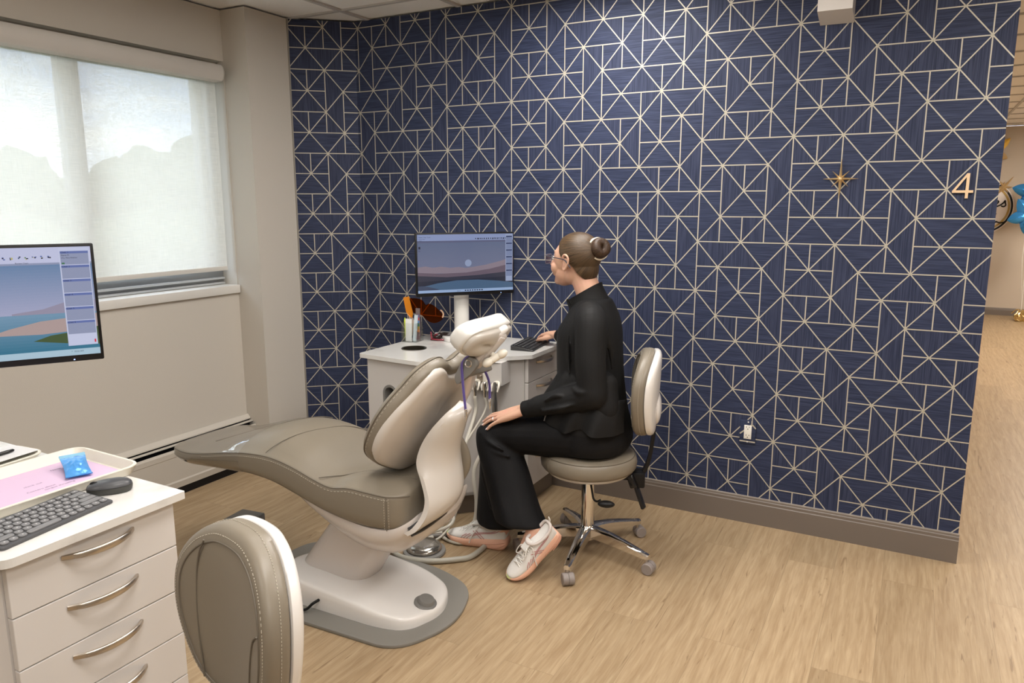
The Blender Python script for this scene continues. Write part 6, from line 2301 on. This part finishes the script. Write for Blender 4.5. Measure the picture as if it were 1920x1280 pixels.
# front flap with the zip end hanging over the thigh, and the hem draping at the side
limb(jk, [(-1.245, 2.765, 0.80), (-1.290, 2.745, 0.70), (-1.315, 2.728, 0.640)], [0.04, 0.050, 0.018])
limb(jk, [(-1.20, 2.745, 0.80), (-1.235, 2.730, 0.70), (-1.250, 2.715, 0.622)], [0.05, 0.060, 0.022])
limb(jk, [(-1.13, 2.745, 0.80), (-1.140, 2.730, 0.70), (-1.150, 2.715, 0.615)], [0.05, 0.064, 0.024])
limb(jk, [(-1.06, 2.760, 0.80), (-1.055, 2.745, 0.70), (-1.055, 2.735, 0.610)], [0.05, 0.060, 0.026])
# creases at elbow and shoulder
for a, b, c, r in (((-1.16, 2.655, 0.80), (-1.12, 2.632, 0.785), (-1.07, 2.64, 0.80), 0.012), ((-1.18, 2.640, 0.755), (-1.22, 2.630, 0.762), (-1.27, 2.628, 0.735), 0.010), ((-1.14, 2.628, 0.735), (-1.20, 2.615, 0.715), (-1.28, 2.625, 0.690), 0.010),
                   ((-1.05, 2.735, 1.02), (-1.045, 2.765, 0.95), (-1.04, 2.78, 0.86), 0.012), ((-1.20, 2.70, 1.00), (-1.205, 2.705, 0.92), (-1.19, 2.69, 0.84), 0.010)):
    limb(jk, [a, b, c], [r * 0.5, r, r * 0.5])
jkr = remesh(jk, 0.0055, 5, 0.5)
jko = obj('jacket', jkr, BLACKCLOTH, per, angle=180)
# standing collar
mb = MB()
cen_ = [Vector((-1.182, 2.903, 1.080)), Vector((-1.192, 2.903, 1.105)), Vector((-1.203, 2.902, 1.125)), Vector((-1.206, 2.902, 1.133))]
def collar_ring(c, a, b, lift, r0=0.0):
    out = []
    for k in range(41):
        t = radians(20 + (360 - 40) * k / 40)
        u, v = a * cos(t), b * sin(t)
        fx, fy = cos(TY - 0.12), sin(TY - 0.12)
        back = ((1 - cos(t)) / 2) ** 1.2
        out.append(Vector((c.x + fx * u - fy * v, c.y + fy * u + fx * v, c.z + lift * back)))
    return out
o1 = [collar_ring(cen_[0], 0.090, 0.096, 0.020), collar_ring(cen_[1] + Vector((-0.006, 0, -0.008)), 0.076, 0.076, 0.050), collar_ring(cen_[2] + Vector((-0.010, 0, -0.016)), 0.072, 0.070, 0.074), collar_ring(cen_[3] + Vector((-0.012, 0, -0.018)), 0.073, 0.070, 0.084)]
i1 = [[p + (c2 - p).normalized() * 0.006 for p in r] for r, c2 in zip(o1, [Vector((c.x, c.y, c.z)) for c in cen_])]
prof_ = o1 + list(reversed(i1))
mb.loft([[prof_[j][k] for j in range(len(prof_))] for k in range(41)])
# lapel edges running down the open front
for s in (1, -1):
    a0 = o1[0][0 if s < 0 else 40]; a1_ = o1[3][0 if s < 0 else 40]
    mb.tube(catmull([a1_, a0, a0 + Vector((-0.012, 0, -0.05)), a0 + Vector((-0.010, -s * 0.002, -0.12))], 5), [0.006, 0.007] + [0.009] * 12 + [0.006] * 2, seg=8, round_caps=True)
obj('collar', mb, BLACKCLOTH, jko, angle=60)
# draped hem on the near side, open at the zip
def drape():
    top = catmull([(-1.262, 2.735, 0.735), (-1.195, 2.705, 0.745), (-1.125, 2.700, 0.750), (-1.055, 2.712, 0.745), (-1.000, 2.750, 0.740), (-0.985, 2.800, 0.735)], 8)
    bot = catmull([(-1.292, 2.676, 0.632), (-1.240, 2.664, 0.612), (-1.185, 2.646, 0.604), (-1.130, 2.662, 0.622), (-1.065, 2.650, 0.603), (-1.010, 2.700, 0.600), (-0.985, 2.780, 0.600)], 7)
    n_ = min(len(top), len(bot))
    top = [top[int(i * (len(top) - 1) / (n_ - 1))] for i in range(n_)]
    bot = [bot[int(i * (len(bot) - 1) / (n_ - 1))] for i in range(n_)]
    m = MB()
    rings = []
    for i in range(n_):
        out = []
        for k in range(9):
            t = k / 8
            p = top[i].lerp(bot[i], t)
            p = p + Vector((0, -1, 0)) * (0.006 * sin(i * 0.55) * t + 0.012 * sin(pi * t))
            out.append(p)
        inn = [p + Vector((0, 0.007, 0)) for p in reversed(out)]
        rings.append(out + inn)
    m.loft(rings)
    return m
hem = obj('hem', drape(), BLACKCLOTH, jko, angle=60)
mb = MB()
mb.tube(catmull([(-1.268, 2.722, 0.730), (-1.286, 2.690, 0.680), (-1.294, 2.673, 0.634)], 5), 0.0032, seg=6)
obj('zipper', mb, mat('zip_grey', (0.22, 0.22, 0.23), 0.3, metal=0.7), jko)
mb = MB()
# cuff edge of the left sleeve
d = (WRL - ELL).normalized()
K = frame(WRL + Vector((0.012, 0.002, 0.004)), d.orthogonal(), d.cross(d.orthogonal()))
rings = [[K @ Vector((r * cos(t), r * sin(t), z)) for t in [2 * pi * k / 32 for k in range(32)]] for z, r in ((-0.030, 0.0365), (0.0, 0.036), (0.004, 0.034), (0.003, 0.031), (-0.03, 0.029))]
if (K.to_3x3() @ Vector((0, 0, 1))).dot(d) < 0:
    rings = [[K @ Vector((r * cos(t), r * sin(t), -z)) for t in [2 * pi * k / 32 for k in range(32)]] for z, r in ((-0.030, 0.0365), (0.0, 0.036), (0.004, 0.034), (0.003, 0.031), (-0.03, 0.029))]
mb.loft(rings, cap=False)
obj('cuff', mb, BLACKCLOTH, jko, angle=60)

# trousers: seat, thighs, wide lower legs
tr = MB()
sections(tr, [(0.495, -1.150, 2.868, 0.150, 0.190, TY), (0.54, -1.150, 2.868, 0.165, 0.205, TY), (0.62, -1.150, 2.870, 0.150, 0.195, TY), (0.68, -1.152, 2.872, 0.13, 0.17, TY)], n=3)
limb(tr, [HIPL + Vector((0.03, 0, 0)), HIPL.lerp(KNL, 0.35), HIPL.lerp(KNL, 0.7), KNL + Vector((0.012, 0, 0.0))], [0.098, 0.093, 0.083, 0.072])
limb(tr, [HIPR + Vector((0.03, 0, 0)), HIPR.lerp(KNR, 0.5), KNR], [0.098, 0.088, 0.074])
def leg(ctr, hem):
    """lower leg as a loft of wide ellipses from knee to hem: (x, y, z, a, b, yaw)"""
    rows = smooth_tab(ctr, 5)
    rings = []
    for i, (x, y, z, a, b, tx_, ty_) in enumerate(rows):
        # ring plane tilted: normal from tx,ty
        r = []
        for k in range(40):
            t = 2 * pi * k / 40
            fold = 1 + 0.030 * sin(5 * t + 1.0) * (i / len(rows)) + 0.018 * sin(9 * t) * (i / len(rows))
            u, v = a * cos(t) * fold, b * sin(t) * fold
            r.append(Vector((x + u * -0.94 - v * 0.34, y + u * -0.34 + v * 0.94, z + tx_ * u + ty_ * v)))
        rings.append(r)
    tr.loft(rings)
LEGL = [(-1.535, 2.668, 0.595, 0.020, 0.020, 0.0, 0), (-1.537, 2.667, 0.585, 0.046, 0.044, 0.0, 0), (-1.532, 2.664, 0.555, 0.074, 0.066, 0.0, 0), (-1.502, 2.656, 0.490, 0.096, 0.078, 0.05, 0), (-1.463, 2.642, 0.410, 0.103, 0.086, 0.12, 0), (-1.427, 2.626, 0.330, 0.104, 0.092, 0.12, 0), (-1.392, 2.608, 0.260, 0.106, 0.096, 0.10, 0), (-1.368, 2.598, 0.215, 0.109, 0.096, 0.05, 0.0), (-1.364, 2.597, 0.205, 0.101, 0.086, 0.05, 0)]
LEGR = [(-1.584, 2.858, 0.550, 0.020, 0.020, 0.0, 0), (-1.586, 2.856, 0.540, 0.046, 0.044, 0.0, 0), (-1.592, 2.852, 0.510, 0.070, 0.064, 0.0, 0), (-1.598, 2.838, 0.450, 0.082, 0.074, 0.0, 0), (-1.585, 2.808, 0.380, 0.088, 0.082, 0.0, 0), (-1.565, 2.775, 0.280, 0.094, 0.086, 0.0, 0), (-1.545, 2.742, 0.190, 0.102, 0.090, 0.0, 0), (-1.530, 2.722, 0.125, 0.108, 0.092, 0.0, 0), (-1.528, 2.720, 0.115, 0.098, 0.08, 0.0, 0)]
leg(LEGL, None)
leg(LEGR, None)
# folds at the knee and along the thigh
for P, r in ((((-1.565, 2.606, 0.565), (-1.51, 2.592, 0.530), (-1.44, 2.592, 0.505)), 0.010), (((-1.555, 2.606, 0.53), (-1.49, 2.588, 0.495), (-1.42, 2.60, 0.480)), 0.010), (((-1.36, 2.675, 0.60), (-1.28, 2.68, 0.585), (-1.20, 2.685, 0.57)), 0.008),
             (((-1.585, 2.635, 0.48), (-1.545, 2.600, 0.38), (-1.490, 2.565, 0.25)), 0.012), (((-1.515, 2.585, 0.46), (-1.470, 2.560, 0.36), (-1.420, 2.530, 0.24)), 0.011), (((-1.44, 2.575, 0.40), (-1.40, 2.545, 0.31), (-1.355, 2.520, 0.225)), 0.009)):
    limb(tr, list(P), [r * 0.4, r, r * 0.5])
obj('trousers', remesh(tr, 0.0055, 5, 0.5), mat('black_trouser_fabric', (0.0065, 0.0065, 0.0075), 0.65, spec=0.18, bump=(260, 0.08)), per, angle=180)

# shoes: white knit upper, peach foam sole, rose side stripes
UPPER = mat('white_knit', (0.74, 0.72, 0.69), 0.8, bump=(700, 0.2))
PEACH = mat('peach_foam', (0.80, 0.47, 0.34), 0.55)
ROSE = mat('rose_stripe', (0.50, 0.24, 0.23), 0.5)
LACE = mat('white_lace', (0.80, 0.78, 0.74), 0.7)
LIME = mat('lime_toe', (0.55, 0.65, 0.28), 0.6)
def shoe(M, side, label):
    """M: local x to the toe, y to the wearer's left, z up; origin under the heel; side=+1 when the visible outer side is +y"""
    prof = [(-0.006, 0.030, 0.020, 0.050), (0.004, 0.036, 0.008, 0.056), (0.03, 0.040, 0.001, 0.054), (0.08, 0.038, 0.0, 0.047), (0.13, 0.040, 0.0, 0.042), (0.18, 0.047, 0.0, 0.038), (0.22, 0.045, 0.006, 0.036), (0.250, 0.035, 0.017, 0.037), (0.265, 0.020, 0.027, 0.038), (0.270, 0.008, 0.032, 0.038)]
    S = smooth_tab(prof, 4)
    mb = MB()
    rings = []
    for x, w, zb, zt in S:
        h = zt - zb
        sec = [(-w * 0.80, zb), (-w * 0.98, zb + 0.2 * h), (-w * 1.06, zb + 0.5 * h), (-w * 1.0, zb + 0.85 * h), (-w * 0.90, zt), (w * 0.90, zt), (w * 1.0, zb + 0.85 * h), (w * 1.06, zb + 0.5 * h), (w * 0.98, zb + 0.2 * h), (w * 0.80, zb)]
        rings.append([M @ Vector((x, y, z)) for y, z in sec])
    mb.loft(rings)
    s = obj('shoe', mb, PEACH, per, angle=60)
    s['label'] = label
    # grooves in the midsole
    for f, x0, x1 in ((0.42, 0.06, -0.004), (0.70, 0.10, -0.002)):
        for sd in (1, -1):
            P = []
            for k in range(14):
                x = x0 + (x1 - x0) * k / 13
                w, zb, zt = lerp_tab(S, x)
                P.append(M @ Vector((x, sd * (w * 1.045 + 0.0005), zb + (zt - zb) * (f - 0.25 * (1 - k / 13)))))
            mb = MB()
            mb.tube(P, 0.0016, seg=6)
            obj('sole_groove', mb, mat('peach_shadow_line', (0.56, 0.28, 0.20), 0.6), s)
    # upper
    up = [(0.0, 0.024, 0.050, 0.095), (0.006, 0.029, 0.050, 0.105), (0.03, 0.033, 0.050, 0.098), (0.06, 0.034, 0.046, 0.092), (0.095, 0.034, 0.042, 0.094), (0.125, 0.036, 0.040, 0.088), (0.16, 0.041, 0.037, 0.074), (0.20, 0.042, 0.035, 0.060), (0.235, 0.036, 0.036, 0.053), (0.256, 0.024, 0.037, 0.048), (0.264, 0.010, 0.037, 0.043)]
    mb = MB()
    rings = []
    for x, w, zb, zt in smooth_tab(up, 4):
        h = zt - zb
        rings.append([M @ Vector((x, y, z)) for y, z in ((-w, zb), (-w * 1.03, zb + 0.25 * h), (-w * 0.93, zb + 0.55 * h), (-w * 0.70, zb + 0.85 * h), (-w * 0.35, zt), (w * 0.35, zt), (w * 0.70, zb + 0.85 * h), (w * 0.93, zb + 0.55 * h), (w * 1.03, zb + 0.25 * h), (w, zb))])
    mb.loft(rings)
    obj('upper', mb, UPPER, s, angle=70)
    mb = MB()
    mb.tube(catmull([M @ Vector(q) for q in ((0.006, -0.020, 0.106), (0.03, -0.029, 0.096), (0.07, -0.031, 0.094), (0.105, -0.024, 0.102), (0.118, 0, 0.107), (0.105, 0.024, 0.102), (0.07, 0.031, 0.094), (0.03, 0.029, 0.096), (0.006, 0.020, 0.106), (0.0, 0, 0.110))], 5, closed=True), 0.0065, seg=10, closed=True)
    obj('collar', mb, mat('shoe_lining', (0.62, 0.56, 0.53), 0.8), s)
    mb = MB()
    mb.tube(catmull([M @ Vector(q) for q in ((-0.002, -0.004, 0.098), (-0.012, -0.004, 0.118), (-0.014, 0, 0.132), (-0.010, 0.004, 0.118), (0.0, 0.004, 0.104))], 5), 0.0026, seg=8)
    obj('heel_loop', mb, LACE, s)
    mb = MB()
    mb.box((0.126, 0, 0.102), (0.05, 0.034, 0.008), M @ Matrix.Translation((0.126, 0, 0.1)) @ Matrix.Rotation(radians(12), 4, 'Y') @ Matrix.Translation((-0.126, 0, -0.1)), bev=0.003, seg=3)
    obj('tongue', mb, UPPER, s)
    mb = MB()
    for k in range(6):
        x = 0.112 + 0.0165 * k
        z = lerp_tab(up, x)[2] + 0.001
        mb.tube(catmull([M @ Vector(q) for q in ((x, -0.020, z - 0.003), (x + 0.006, 0, z + 0.003), (x + 0.012, 0.020, z - 0.005))], 4), 0.0022, seg=6)
        mb.tube(catmull([M @ Vector(q) for q in ((x + 0.012, -0.020, z - 0.005), (x + 0.006, 0, z + 0.004), (x, 0.020, z - 0.003))], 4), 0.0022, seg=6)
    z = 0.096
    for sd in (1, -1):
        mb.tube(catmull([M @ Vector(q) for q in ((0.125, 0, z), (0.145, sd * 0.022, z + 0.006), (0.175, sd * 0.030, z - 0.016), (0.165, sd * 0.012, z - 0.012), (0.128, 0, z))], 6), 0.0022, seg=6)
    mb.tube(catmull([M @ Vector(q) for q in ((0.125, side * 0.002, z + 0.002), (0.120, side * 0.030, z - 0.004), (0.140, side * 0.045, z - 0.040), (0.150, side * 0.050, 0.022))], 6), 0.0022, seg=6)
    obj('laces', mb, LACE, s)
    mb = MB()
    for sd in (1, -1):
        def sp(x, f):
            w, zb, zt = lerp_tab(up, x)
            y = w * lerp_tab([(0, 1.0), (0.25, 1.03), (0.55, 0.93), (0.85, 0.70), (1.0, 0.35)], f)[0]
            return M @ Vector((x, sd * (y + 0.0006), zb + (zt - zb) * f))
        for P in (((0.150, 0.02), (0.135, 0.35), (0.100, 0.50), (0.050, 0.62), (0.020, 0.80)), ((0.165, 0.02), (0.150, 0.40), (0.110, 0.58), (0.060, 0.70), (0.022, 0.86)),
                  ((0.100, 0.03), (0.115, 0.35), (0.130, 0.62), (0.140, 0.80)), ((0.088, 0.03), (0.103, 0.35), (0.118, 0.62), (0.128, 0.80)), ((0.178, 0.03), (0.168, 0.40), (0.150, 0.60)), ((0.190, 0.03), (0.182, 0.42), (0.166, 0.62))):
            mb.tube(catmull([sp(*q) for q in P], 6), 0.0019, seg=6)
    obj('side_stripes', mb, ROSE, s)
    mb = MB(); mb.ellip((0.262, 0, 0.034), (0.010, 0.020, 0.008), M, seg=14)
    obj('toe_bumper', mb, LIME, s)
    return s
# left shoe: toe on the floor, heel raised
hb, tb = Vector((-1.212, 2.648, 0.155)), Vector((-1.337, 2.492, 0.004))
d = (tb - hb).normalized()
up_ = (Vector((0.10, -0.30, 1)) - d * d.dot(Vector((0.10, -0.30, 1)))).normalized()
ML = Matrix((d, up_.cross(d), up_)).transposed().to_4x4()
ML.translation = hb - up_ * 0.004
sl_ = shoe(ML, 1, 'left running shoe with the heel raised and toe on the floor')
hb = Vector((-1.494, 2.712, 0.0)); tb = Vector((-1.786, 2.672, 0.0))
d = (tb - hb).normalized()
MR = Matrix((d, Vector((0, 0, 1)).cross(d), Vector((0, 0, 1)))).transposed().to_4x4() @ Matrix.Diagonal((1.08, 1.0, 1.0, 1))
MR.translation = hb + Vector((0, 0, 0.0008))
shoe(MR, 1, 'right running shoe standing flat on the floor')
# ------------------------------------------------------------------ things on the navy wall
YW = YB - 0.001
# raised number 4
mb = MB()
def slab(mb, pts, y0, y1, mi=0, M=None):
    rings = [[Vector((x, y, z)) for x, z in pts] for y in (y0, y1)]
    mb.loft(rings, mi=mi)
cx, cz = 0.147, 1.592
s = 0.098
slab(mb, [(cx + 0.010, cz + 0.049), (cx + 0.0205, cz + 0.049), (cx + 0.0205, cz - 0.049), (cx + 0.010, cz - 0.049)], YW - 0.011, YW - 0.001)
slab(mb, [(cx - 0.036, cz - 0.0175), (cx + 0.037, cz - 0.0175), (cx + 0.037, cz - 0.0275), (cx - 0.036, cz - 0.0275)], YW - 0.0112, YW - 0.001)
slab(mb, [(cx + 0.0105, cz + 0.049), (cx + 0.0200, cz + 0.049), (cx - 0.0260, cz - 0.0200), (cx - 0.036, cz - 0.0200)], YW - 0.0114, YW - 0.001)
single('wall_number', mb, ROSEGOLD, 'gold number 4 on the navy wall near its right end', 'number sign', base=(cx, YW, cz), smooth=False)

# starburst ornament: eight tapering rays, the lower ones longer
sx_, sz_ = -0.306, 1.626
so_ = thing('star_ornament', 'gold eight-pointed starburst on the navy wall left of the number', 'wall ornament', (sx_, YW, sz_))
mb = MB()
for a, L, wd in ((90, 0.084, 0.0065), (270, 0.086, 0.0075), (0, 0.070, 0.006), (180, 0.068, 0.006), (45, 0.046, 0.005), (135, 0.046, 0.005), (225, 0.046, 0.005), (315, 0.046, 0.005)):
    d = Vector((cos(radians(a)), 0, sin(radians(a)))); p = Vector((-d.z, 0, d.x))
    c = Vector((sx_, YW - 0.008, sz_))
    b = [c + p * wd, c + Vector((0, -0.010, 0)), c - p * wd, c + Vector((0, 0.004, 0))]
    m = [c + d * L * 0.55 + p * wd * 0.55, c + d * L * 0.55 + Vector((0, -0.006, 0)), c + d * L * 0.55 - p * wd * 0.55, c + d * L * 0.55 + Vector((0, 0.003, 0))]
    e = [c + d * L + p * 0.0006, c + d * L + Vector((0, -0.001, 0)), c + d * L - p * 0.0006, c + d * L + Vector((0, 0.001, 0))]
    mb.loft([b, m, e])
obj('rays', mb, GOLD, so_, smooth=False)
mb = MB(); mb.ellip((sx_, YW - 0.012, sz_), (0.009, 0.007, 0.009)); mb.cyl((sx_, YW, sz_), (sx_, YW - 0.010, sz_), 0.006, seg=14)
obj('hub', mb, GOLD, so_)

# outlet with a clear cover plate over the wallpaper
ox, oz = -0.6245, 0.453
ot = thing('wall_outlet', 'white double outlet under a papered plate low on the navy wall', 'outlet', (ox, YW, oz))
mb = MB()
MO = frame((ox, YW, oz), (1, 0, 0), (0, 0, 1))
mb.box((0, 0, 0.003), (0.074, 0.117, 0.005), MO, bev=0.0018)
obj('cover_plate', mb, NAVY_H, ot)
mb = MB()
LWq = 0.0031
for p, q in (((-0.036, -0.012), (0.016, 0.037)), ((0.020, 0.037), (0.036, 0.020)), ((-0.036, -0.047), (0.036, -0.047)), ((0.017, 0.058), (0.017, 0.030))):
    p, q = Vector(p), Vector(q); d = (q - p).normalized(); nn = Vector((-d.y, d.x)) * LWq
    mb.poly([MO @ Vector((*v, 0.0059)) for v in (p - nn, q - nn, q + nn, p + nn)])
obj('printed_lines', mb, GOLDLINE, ot, smooth=False)
mb = MB(); mb.box((0, 0, 0.006), (0.034, 0.067, 0.006), MO, bev=0.001)
obj('receptacle', mb, mat('outlet_white', (0.82, 0.80, 0.74), 0.35), ot)
mb = MB()
for oy in (0.018, -0.022):
    mb.box((-0.0065, oy + 0.007, 0.0092), (0.0022, 0.0075, 0.0008), MO); mb.box((0.0065, oy + 0.007, 0.0092), (0.0022, 0.006, 0.0008), MO)
    mb.lathe([(0.0024, 0), (0.0024, 0.0008)], M=MO @ Matrix.Translation((0, oy - 0.003, 0.0089)), seg=12)
obj('slots', mb, BLACK, ot, smooth=False)
mb = MB()
for oy in (0.0485, -0.0485):
    mb.lathe([(0.0036, 0), (0.003, 0.0014), (0, 0.0018)], M=MO @ Matrix.Translation((0, oy, 0.0055)), seg=14)
obj('screw', mb, WHITE_PL, ot)

# white slanted housing high on the wall
mb = MB()
x0, x1, y0 = -0.432, -0.301, 3.40
q = [(x0, 2.287), (x1, 2.286), (x1, 2.40), (x0, 2.40)]
mb.loft([[Vector((x, y0, z)) for x, z in q], [Vector((x, YW, z - (0.0 if z > 2.3 else 0.030))) for x, z in q]])
single('wall_box', mb, WHITE_PL, 'white box mounted high on the navy wall, cut by the top of the frame', 'wall fixture', base=(-0.366, YW, 2.34), smooth=False)

# ------------------------------------------------------------------ corridor end: sign, flowers, balloons, downlights
yf = YH - 0.001
c = Vector((0.765, yf, 1.470))
sg_ = thing('round_sign', 'round white sign with black script and gold star on the far corridor wall', 'sign', tuple(c))
MS = frame(c, (1, 0, 0), (0, 0, 1))
mb = MB(); mb.lathe([(0.365, 0.0), (0.365, 0.018), (0.36, 0.02), (0.0, 0.02)], M=MS, seg=64)
obj('disc', mb, mat('sign_white', (0.78, 0.72, 0.68), 0.5), sg_)
mb = MB()
def arc_strip(mb, r, w, a0, a1, z, h):
    k = 40
    rings = []
    for i in range(k + 1):
        a = radians(a0 + (a1 - a0) * i / k)
        d = Vector((cos(a), sin(a), 0))
        rings.append([MS @ (d * (r - w) + Vector((0, 0, z))), MS @ (d * (r + w) + Vector((0, 0, z))), MS @ (d * (r + w) + Vector((0, 0, z + h))), MS @ (d * (r - w) + Vector((0, 0, z + h)))])
    mb.loft(rings)
arc_strip(mb, 0.340, 0.011, 20 - 150, 60, 0.02, 0.008)
arc_strip(mb, 0.340, 0.011, 75, 200, 0.02, 0.008)
obj('black_ring', mb, BLACK, sg_, smooth=False)
mb = MB(); arc_strip(mb, 0.305, 0.012, -60, 75, 0.02, 0.006); arc_strip(mb, 0.305, 0.012, 100, 280, 0.02, 0.006)
obj('gold_ring', mb, mat('dark_gold', (0.42, 0.28, 0.08), 0.4, metal=0.3), sg_, smooth=False)
mb = MB()
SCR = {'e': [(0, 0.35), (0.45, 0.55), (0.62, 0.85), (0.42, 1.0), (0.18, 0.75), (0.15, 0.35), (0.42, 0.05), (0.95, 0.32)],
       's': [(0, 0.30), (0.40, 0.70), (0.55, 1.02), (0.62, 0.62), (0.70, 0.25), (0.42, 0.02), (0.15, 0.12)]}
def script(word, x, y, h):
    for chx in word:
        P = catmull([MS @ Vector((x + a * h, y + b * h, 0.026)) for a, b in SCR[chx]], 6)
        mb.tube(P, h * 0.105, seg=8, round_caps=True)
        x += h * 0.95
script('es', 0.130, 0.010, 0.082)
script('e', 0.105, -0.215, 0.082)
mb.tube(catmull([MS @ Vector(q) for q in ((0.17, -0.19, 0.026), (0.24, -0.205, 0.026), (0.30, -0.175, 0.026))], 5), 0.008, seg=8, round_caps=True)
mb.tube([MS @ Vector((0.125, -0.095, 0.026)), MS @ Vector((0.165, -0.085, 0.026))], 0.008, seg=8, round_caps=True)
obj('script_letters', mb, BLACK, sg_)
mb = MB()
stc = Vector((0.222, 0.272, 0.03))
for a, L in ((55, 0.165), (125, 0.10), (235, 0.15), (305, 0.09), (0, 0.10), (180, 0.09), (90, 0.07), (270, 0.07)):
    d = Vector((cos(radians(a)), sin(radians(a)), 0)); p = Vector((-d.y, d.x, 0))
    mb.loft([[MS @ (stc + p * 0.020), MS @ (stc + Vector((0, 0, 0.014))), MS @ (stc - p * 0.020), MS @ (stc - Vector((0, 0, 0.01)))], [MS @ (stc + d * L + p * 0.002), MS @ (stc + d * L + Vector((0, 0, 0.003))), MS @ (stc + d * L - p * 0.002), MS @ (stc + d * L - Vector((0, 0, 0.003)))]])
obj('gold_star', mb, GOLD, sg_, smooth=False)

# gold leaf spray
lf = thing('leaf_decoration', 'gold leaf spray on the far corridor wall above the sign', 'wall ornament', (0.83, yf, 2.17))
LFG = mat('yellow_gold_leaf', (0.85, 0.55, 0.10), 0.35, metal=0.4)
for a, L, m in ((75, 0.25, LFG), (50, 0.24, LFG), (100, 0.2, LFG), (-30, 0.17, GOLD), (-75, 0.19, GOLD), (200, 0.18, GOLD)):
    d = Vector((cos(radians(a)), 0, sin(radians(a)))); p = Vector((-d.z, 0, d.x))
    o_ = Vector((0.84, yf - 0.02, 2.20))
    mb = MB()
    P = []
    for k in range(13):
        t = k / 12
        w_ = 0.045 * sin(pi * t) ** 0.8
        P.append((t, w_))
    mb.loft([[o_ + d * L * t + p * w_ + Vector((0, -0.02 * t, 0)), o_ + d * L * t + Vector((0, -0.02 * t - 0.014, 0)), o_ + d * L * t - p * w_ + Vector((0, -0.02 * t, 0)), o_ + d * L * t + Vector((0, -0.02 * t + 0.004, 0))] for t, w_ in P])
    obj('leaf', mb, m, lf, smooth=False)

# foil balloons
FOIL = mat('blue_foil_balloon', (0.06, 0.34, 0.85), 0.14, metal=0.75, bump=(22, 0.35))
def star_balloon(c, r, rot, label):
    t = thing('foil_balloon', label, 'balloon', tuple(c), 0, None)
    mb = MB()
    n_ = 60
    P = []
    for k in range(n_):
        a = 2 * pi * k / n_
        f = abs(((k % 12) / 12) * 2 - 1)
        P.append((a + rot, r * (0.55 + 0.45 * f ** 1.1)))
    M = frame(c, (0.9, 0.25, 0), (0, 0, 1))
    rings = []
    for s_, z in ((0.02, -0.10), (0.3, -0.095), (0.6, -0.072), (0.85, -0.035), (1.0, -0.003), (1.0, 0.003), (0.85, 0.035), (0.6, 0.072), (0.3, 0.095), (0.02, 0.10)):
        rings.append([M @ Vector((q * s_ * cos(a) * (1 + 0.02 * sin(7 * a) * (s_ > 0.8)), q * s_ * sin(a), z * r / 0.3)) for a, q in P])
    mb.loft(rings)
    obj('foil_body', mb, FOIL, t, angle=30)
    mb = MB()
    mb.tube([Vector(c) + Vector((0, 0, -r * 0.6)), Vector(c) + Vector((-0.005, 0, -r * 0.6 - 0.4)), Vector((1.30, 11.65, 0.06))], 0.004, seg=6)
    obj('ribbon', mb, mat('white_ribbon', (0.8, 0.78, 0.74), 0.4), t)
star_balloon((1.27, 11.62, 1.665), 0.255, 0.4, 'upper blue foil star balloon at the right edge of the corridor view')
star_balloon((1.20, 11.25, 1.380), 0.24, 0.9, 'lower blue foil star balloon at the right edge of the corridor view')
rn = random.Random(12)
b2 = bmesh.new()
bmesh.ops.create_icosphere(b2, subdivisions=3, radius=0.075, matrix=Matrix.Translation((1.30, 11.65, 0.062)))
for v in b2.verts:
    v.co += Vector((rn.uniform(-1, 1), rn.uniform(-1, 1), rn.uniform(-1, 1))) * 0.012
    v.co.z = max(v.co.z, 0.001)
q = MB(); q.bm.free(); q.bm = b2
for k in range(9):
    a = rn.uniform(0, 2 * pi)
    q.tube(catmull([(1.30, 11.65, 0.12), (1.30 + 0.05 * cos(a), 11.65 + 0.05 * sin(a), 0.155), (1.30 + 0.11 * cos(a), 11.65 + 0.11 * sin(a), 0.10)], 4), 0.006, seg=5)
single('balloon_weight', q, mat('gold_foil', (0.80, 0.62, 0.30), 0.2, metal=0.9), 'crinkled gold foil balloon weight on the corridor floor', 'balloon weight', base=(1.30, 11.65, 0.0), angle=15)

# corridor downlights and the dark pendant ring
LAMP = mat('downlight_glow', (0.9, 0.88, 0.85), 0.5, emit=((1.0, 0.95, 0.86), 9.0))
for x, y, lab in ((0.97, 7.0, 'nearer recessed downlight in the corridor ceiling'), (0.95, 9.0, 'farther recessed downlight in the corridor ceiling')):
    t = thing('downlight', lab, 'downlight', (x, y, ZC))
    mb = MB(); mb.lathe([(0.085, 0.0), (0.082, -0.006), (0.066, -0.006), (0.064, -0.001)], (x, y, ZC - 0.0015), seg=28, cap=False)
    obj('trim_ring', mb, WHITE_PL, t)
    mb = MB(); mb.lathe([(0.064, -0.002), (0.0, -0.002)], (x, y, ZC - 0.001), seg=28)
    obj('lens', mb, LAMP, t)
t = thing('pendant_ring', 'thin dark pendant ring hanging below the corridor ceiling', 'pendant light', (1.22, 8.2, 2.36))
mb = MB(); mb.tube([(1.22 + 0.36 * cos(a), 8.2 + 0.36 * sin(a), 2.36) for a in [2 * pi * k / 56 for k in range(56)]], 0.008, seg=8, closed=True)
obj('hoop', mb, BLACK, t)
mb = MB()
for a in (0.5, 2.6, 4.7):
    mb.tube([(1.22 + 0.36 * cos(a), 8.2 + 0.36 * sin(a), 2.36), (1.22 + 0.05 * cos(a), 8.2 + 0.05 * sin(a), ZC - 0.001)], 0.003, seg=6)
obj('cable', mb, BLACK, t)

bpy.context.view_layer.update()
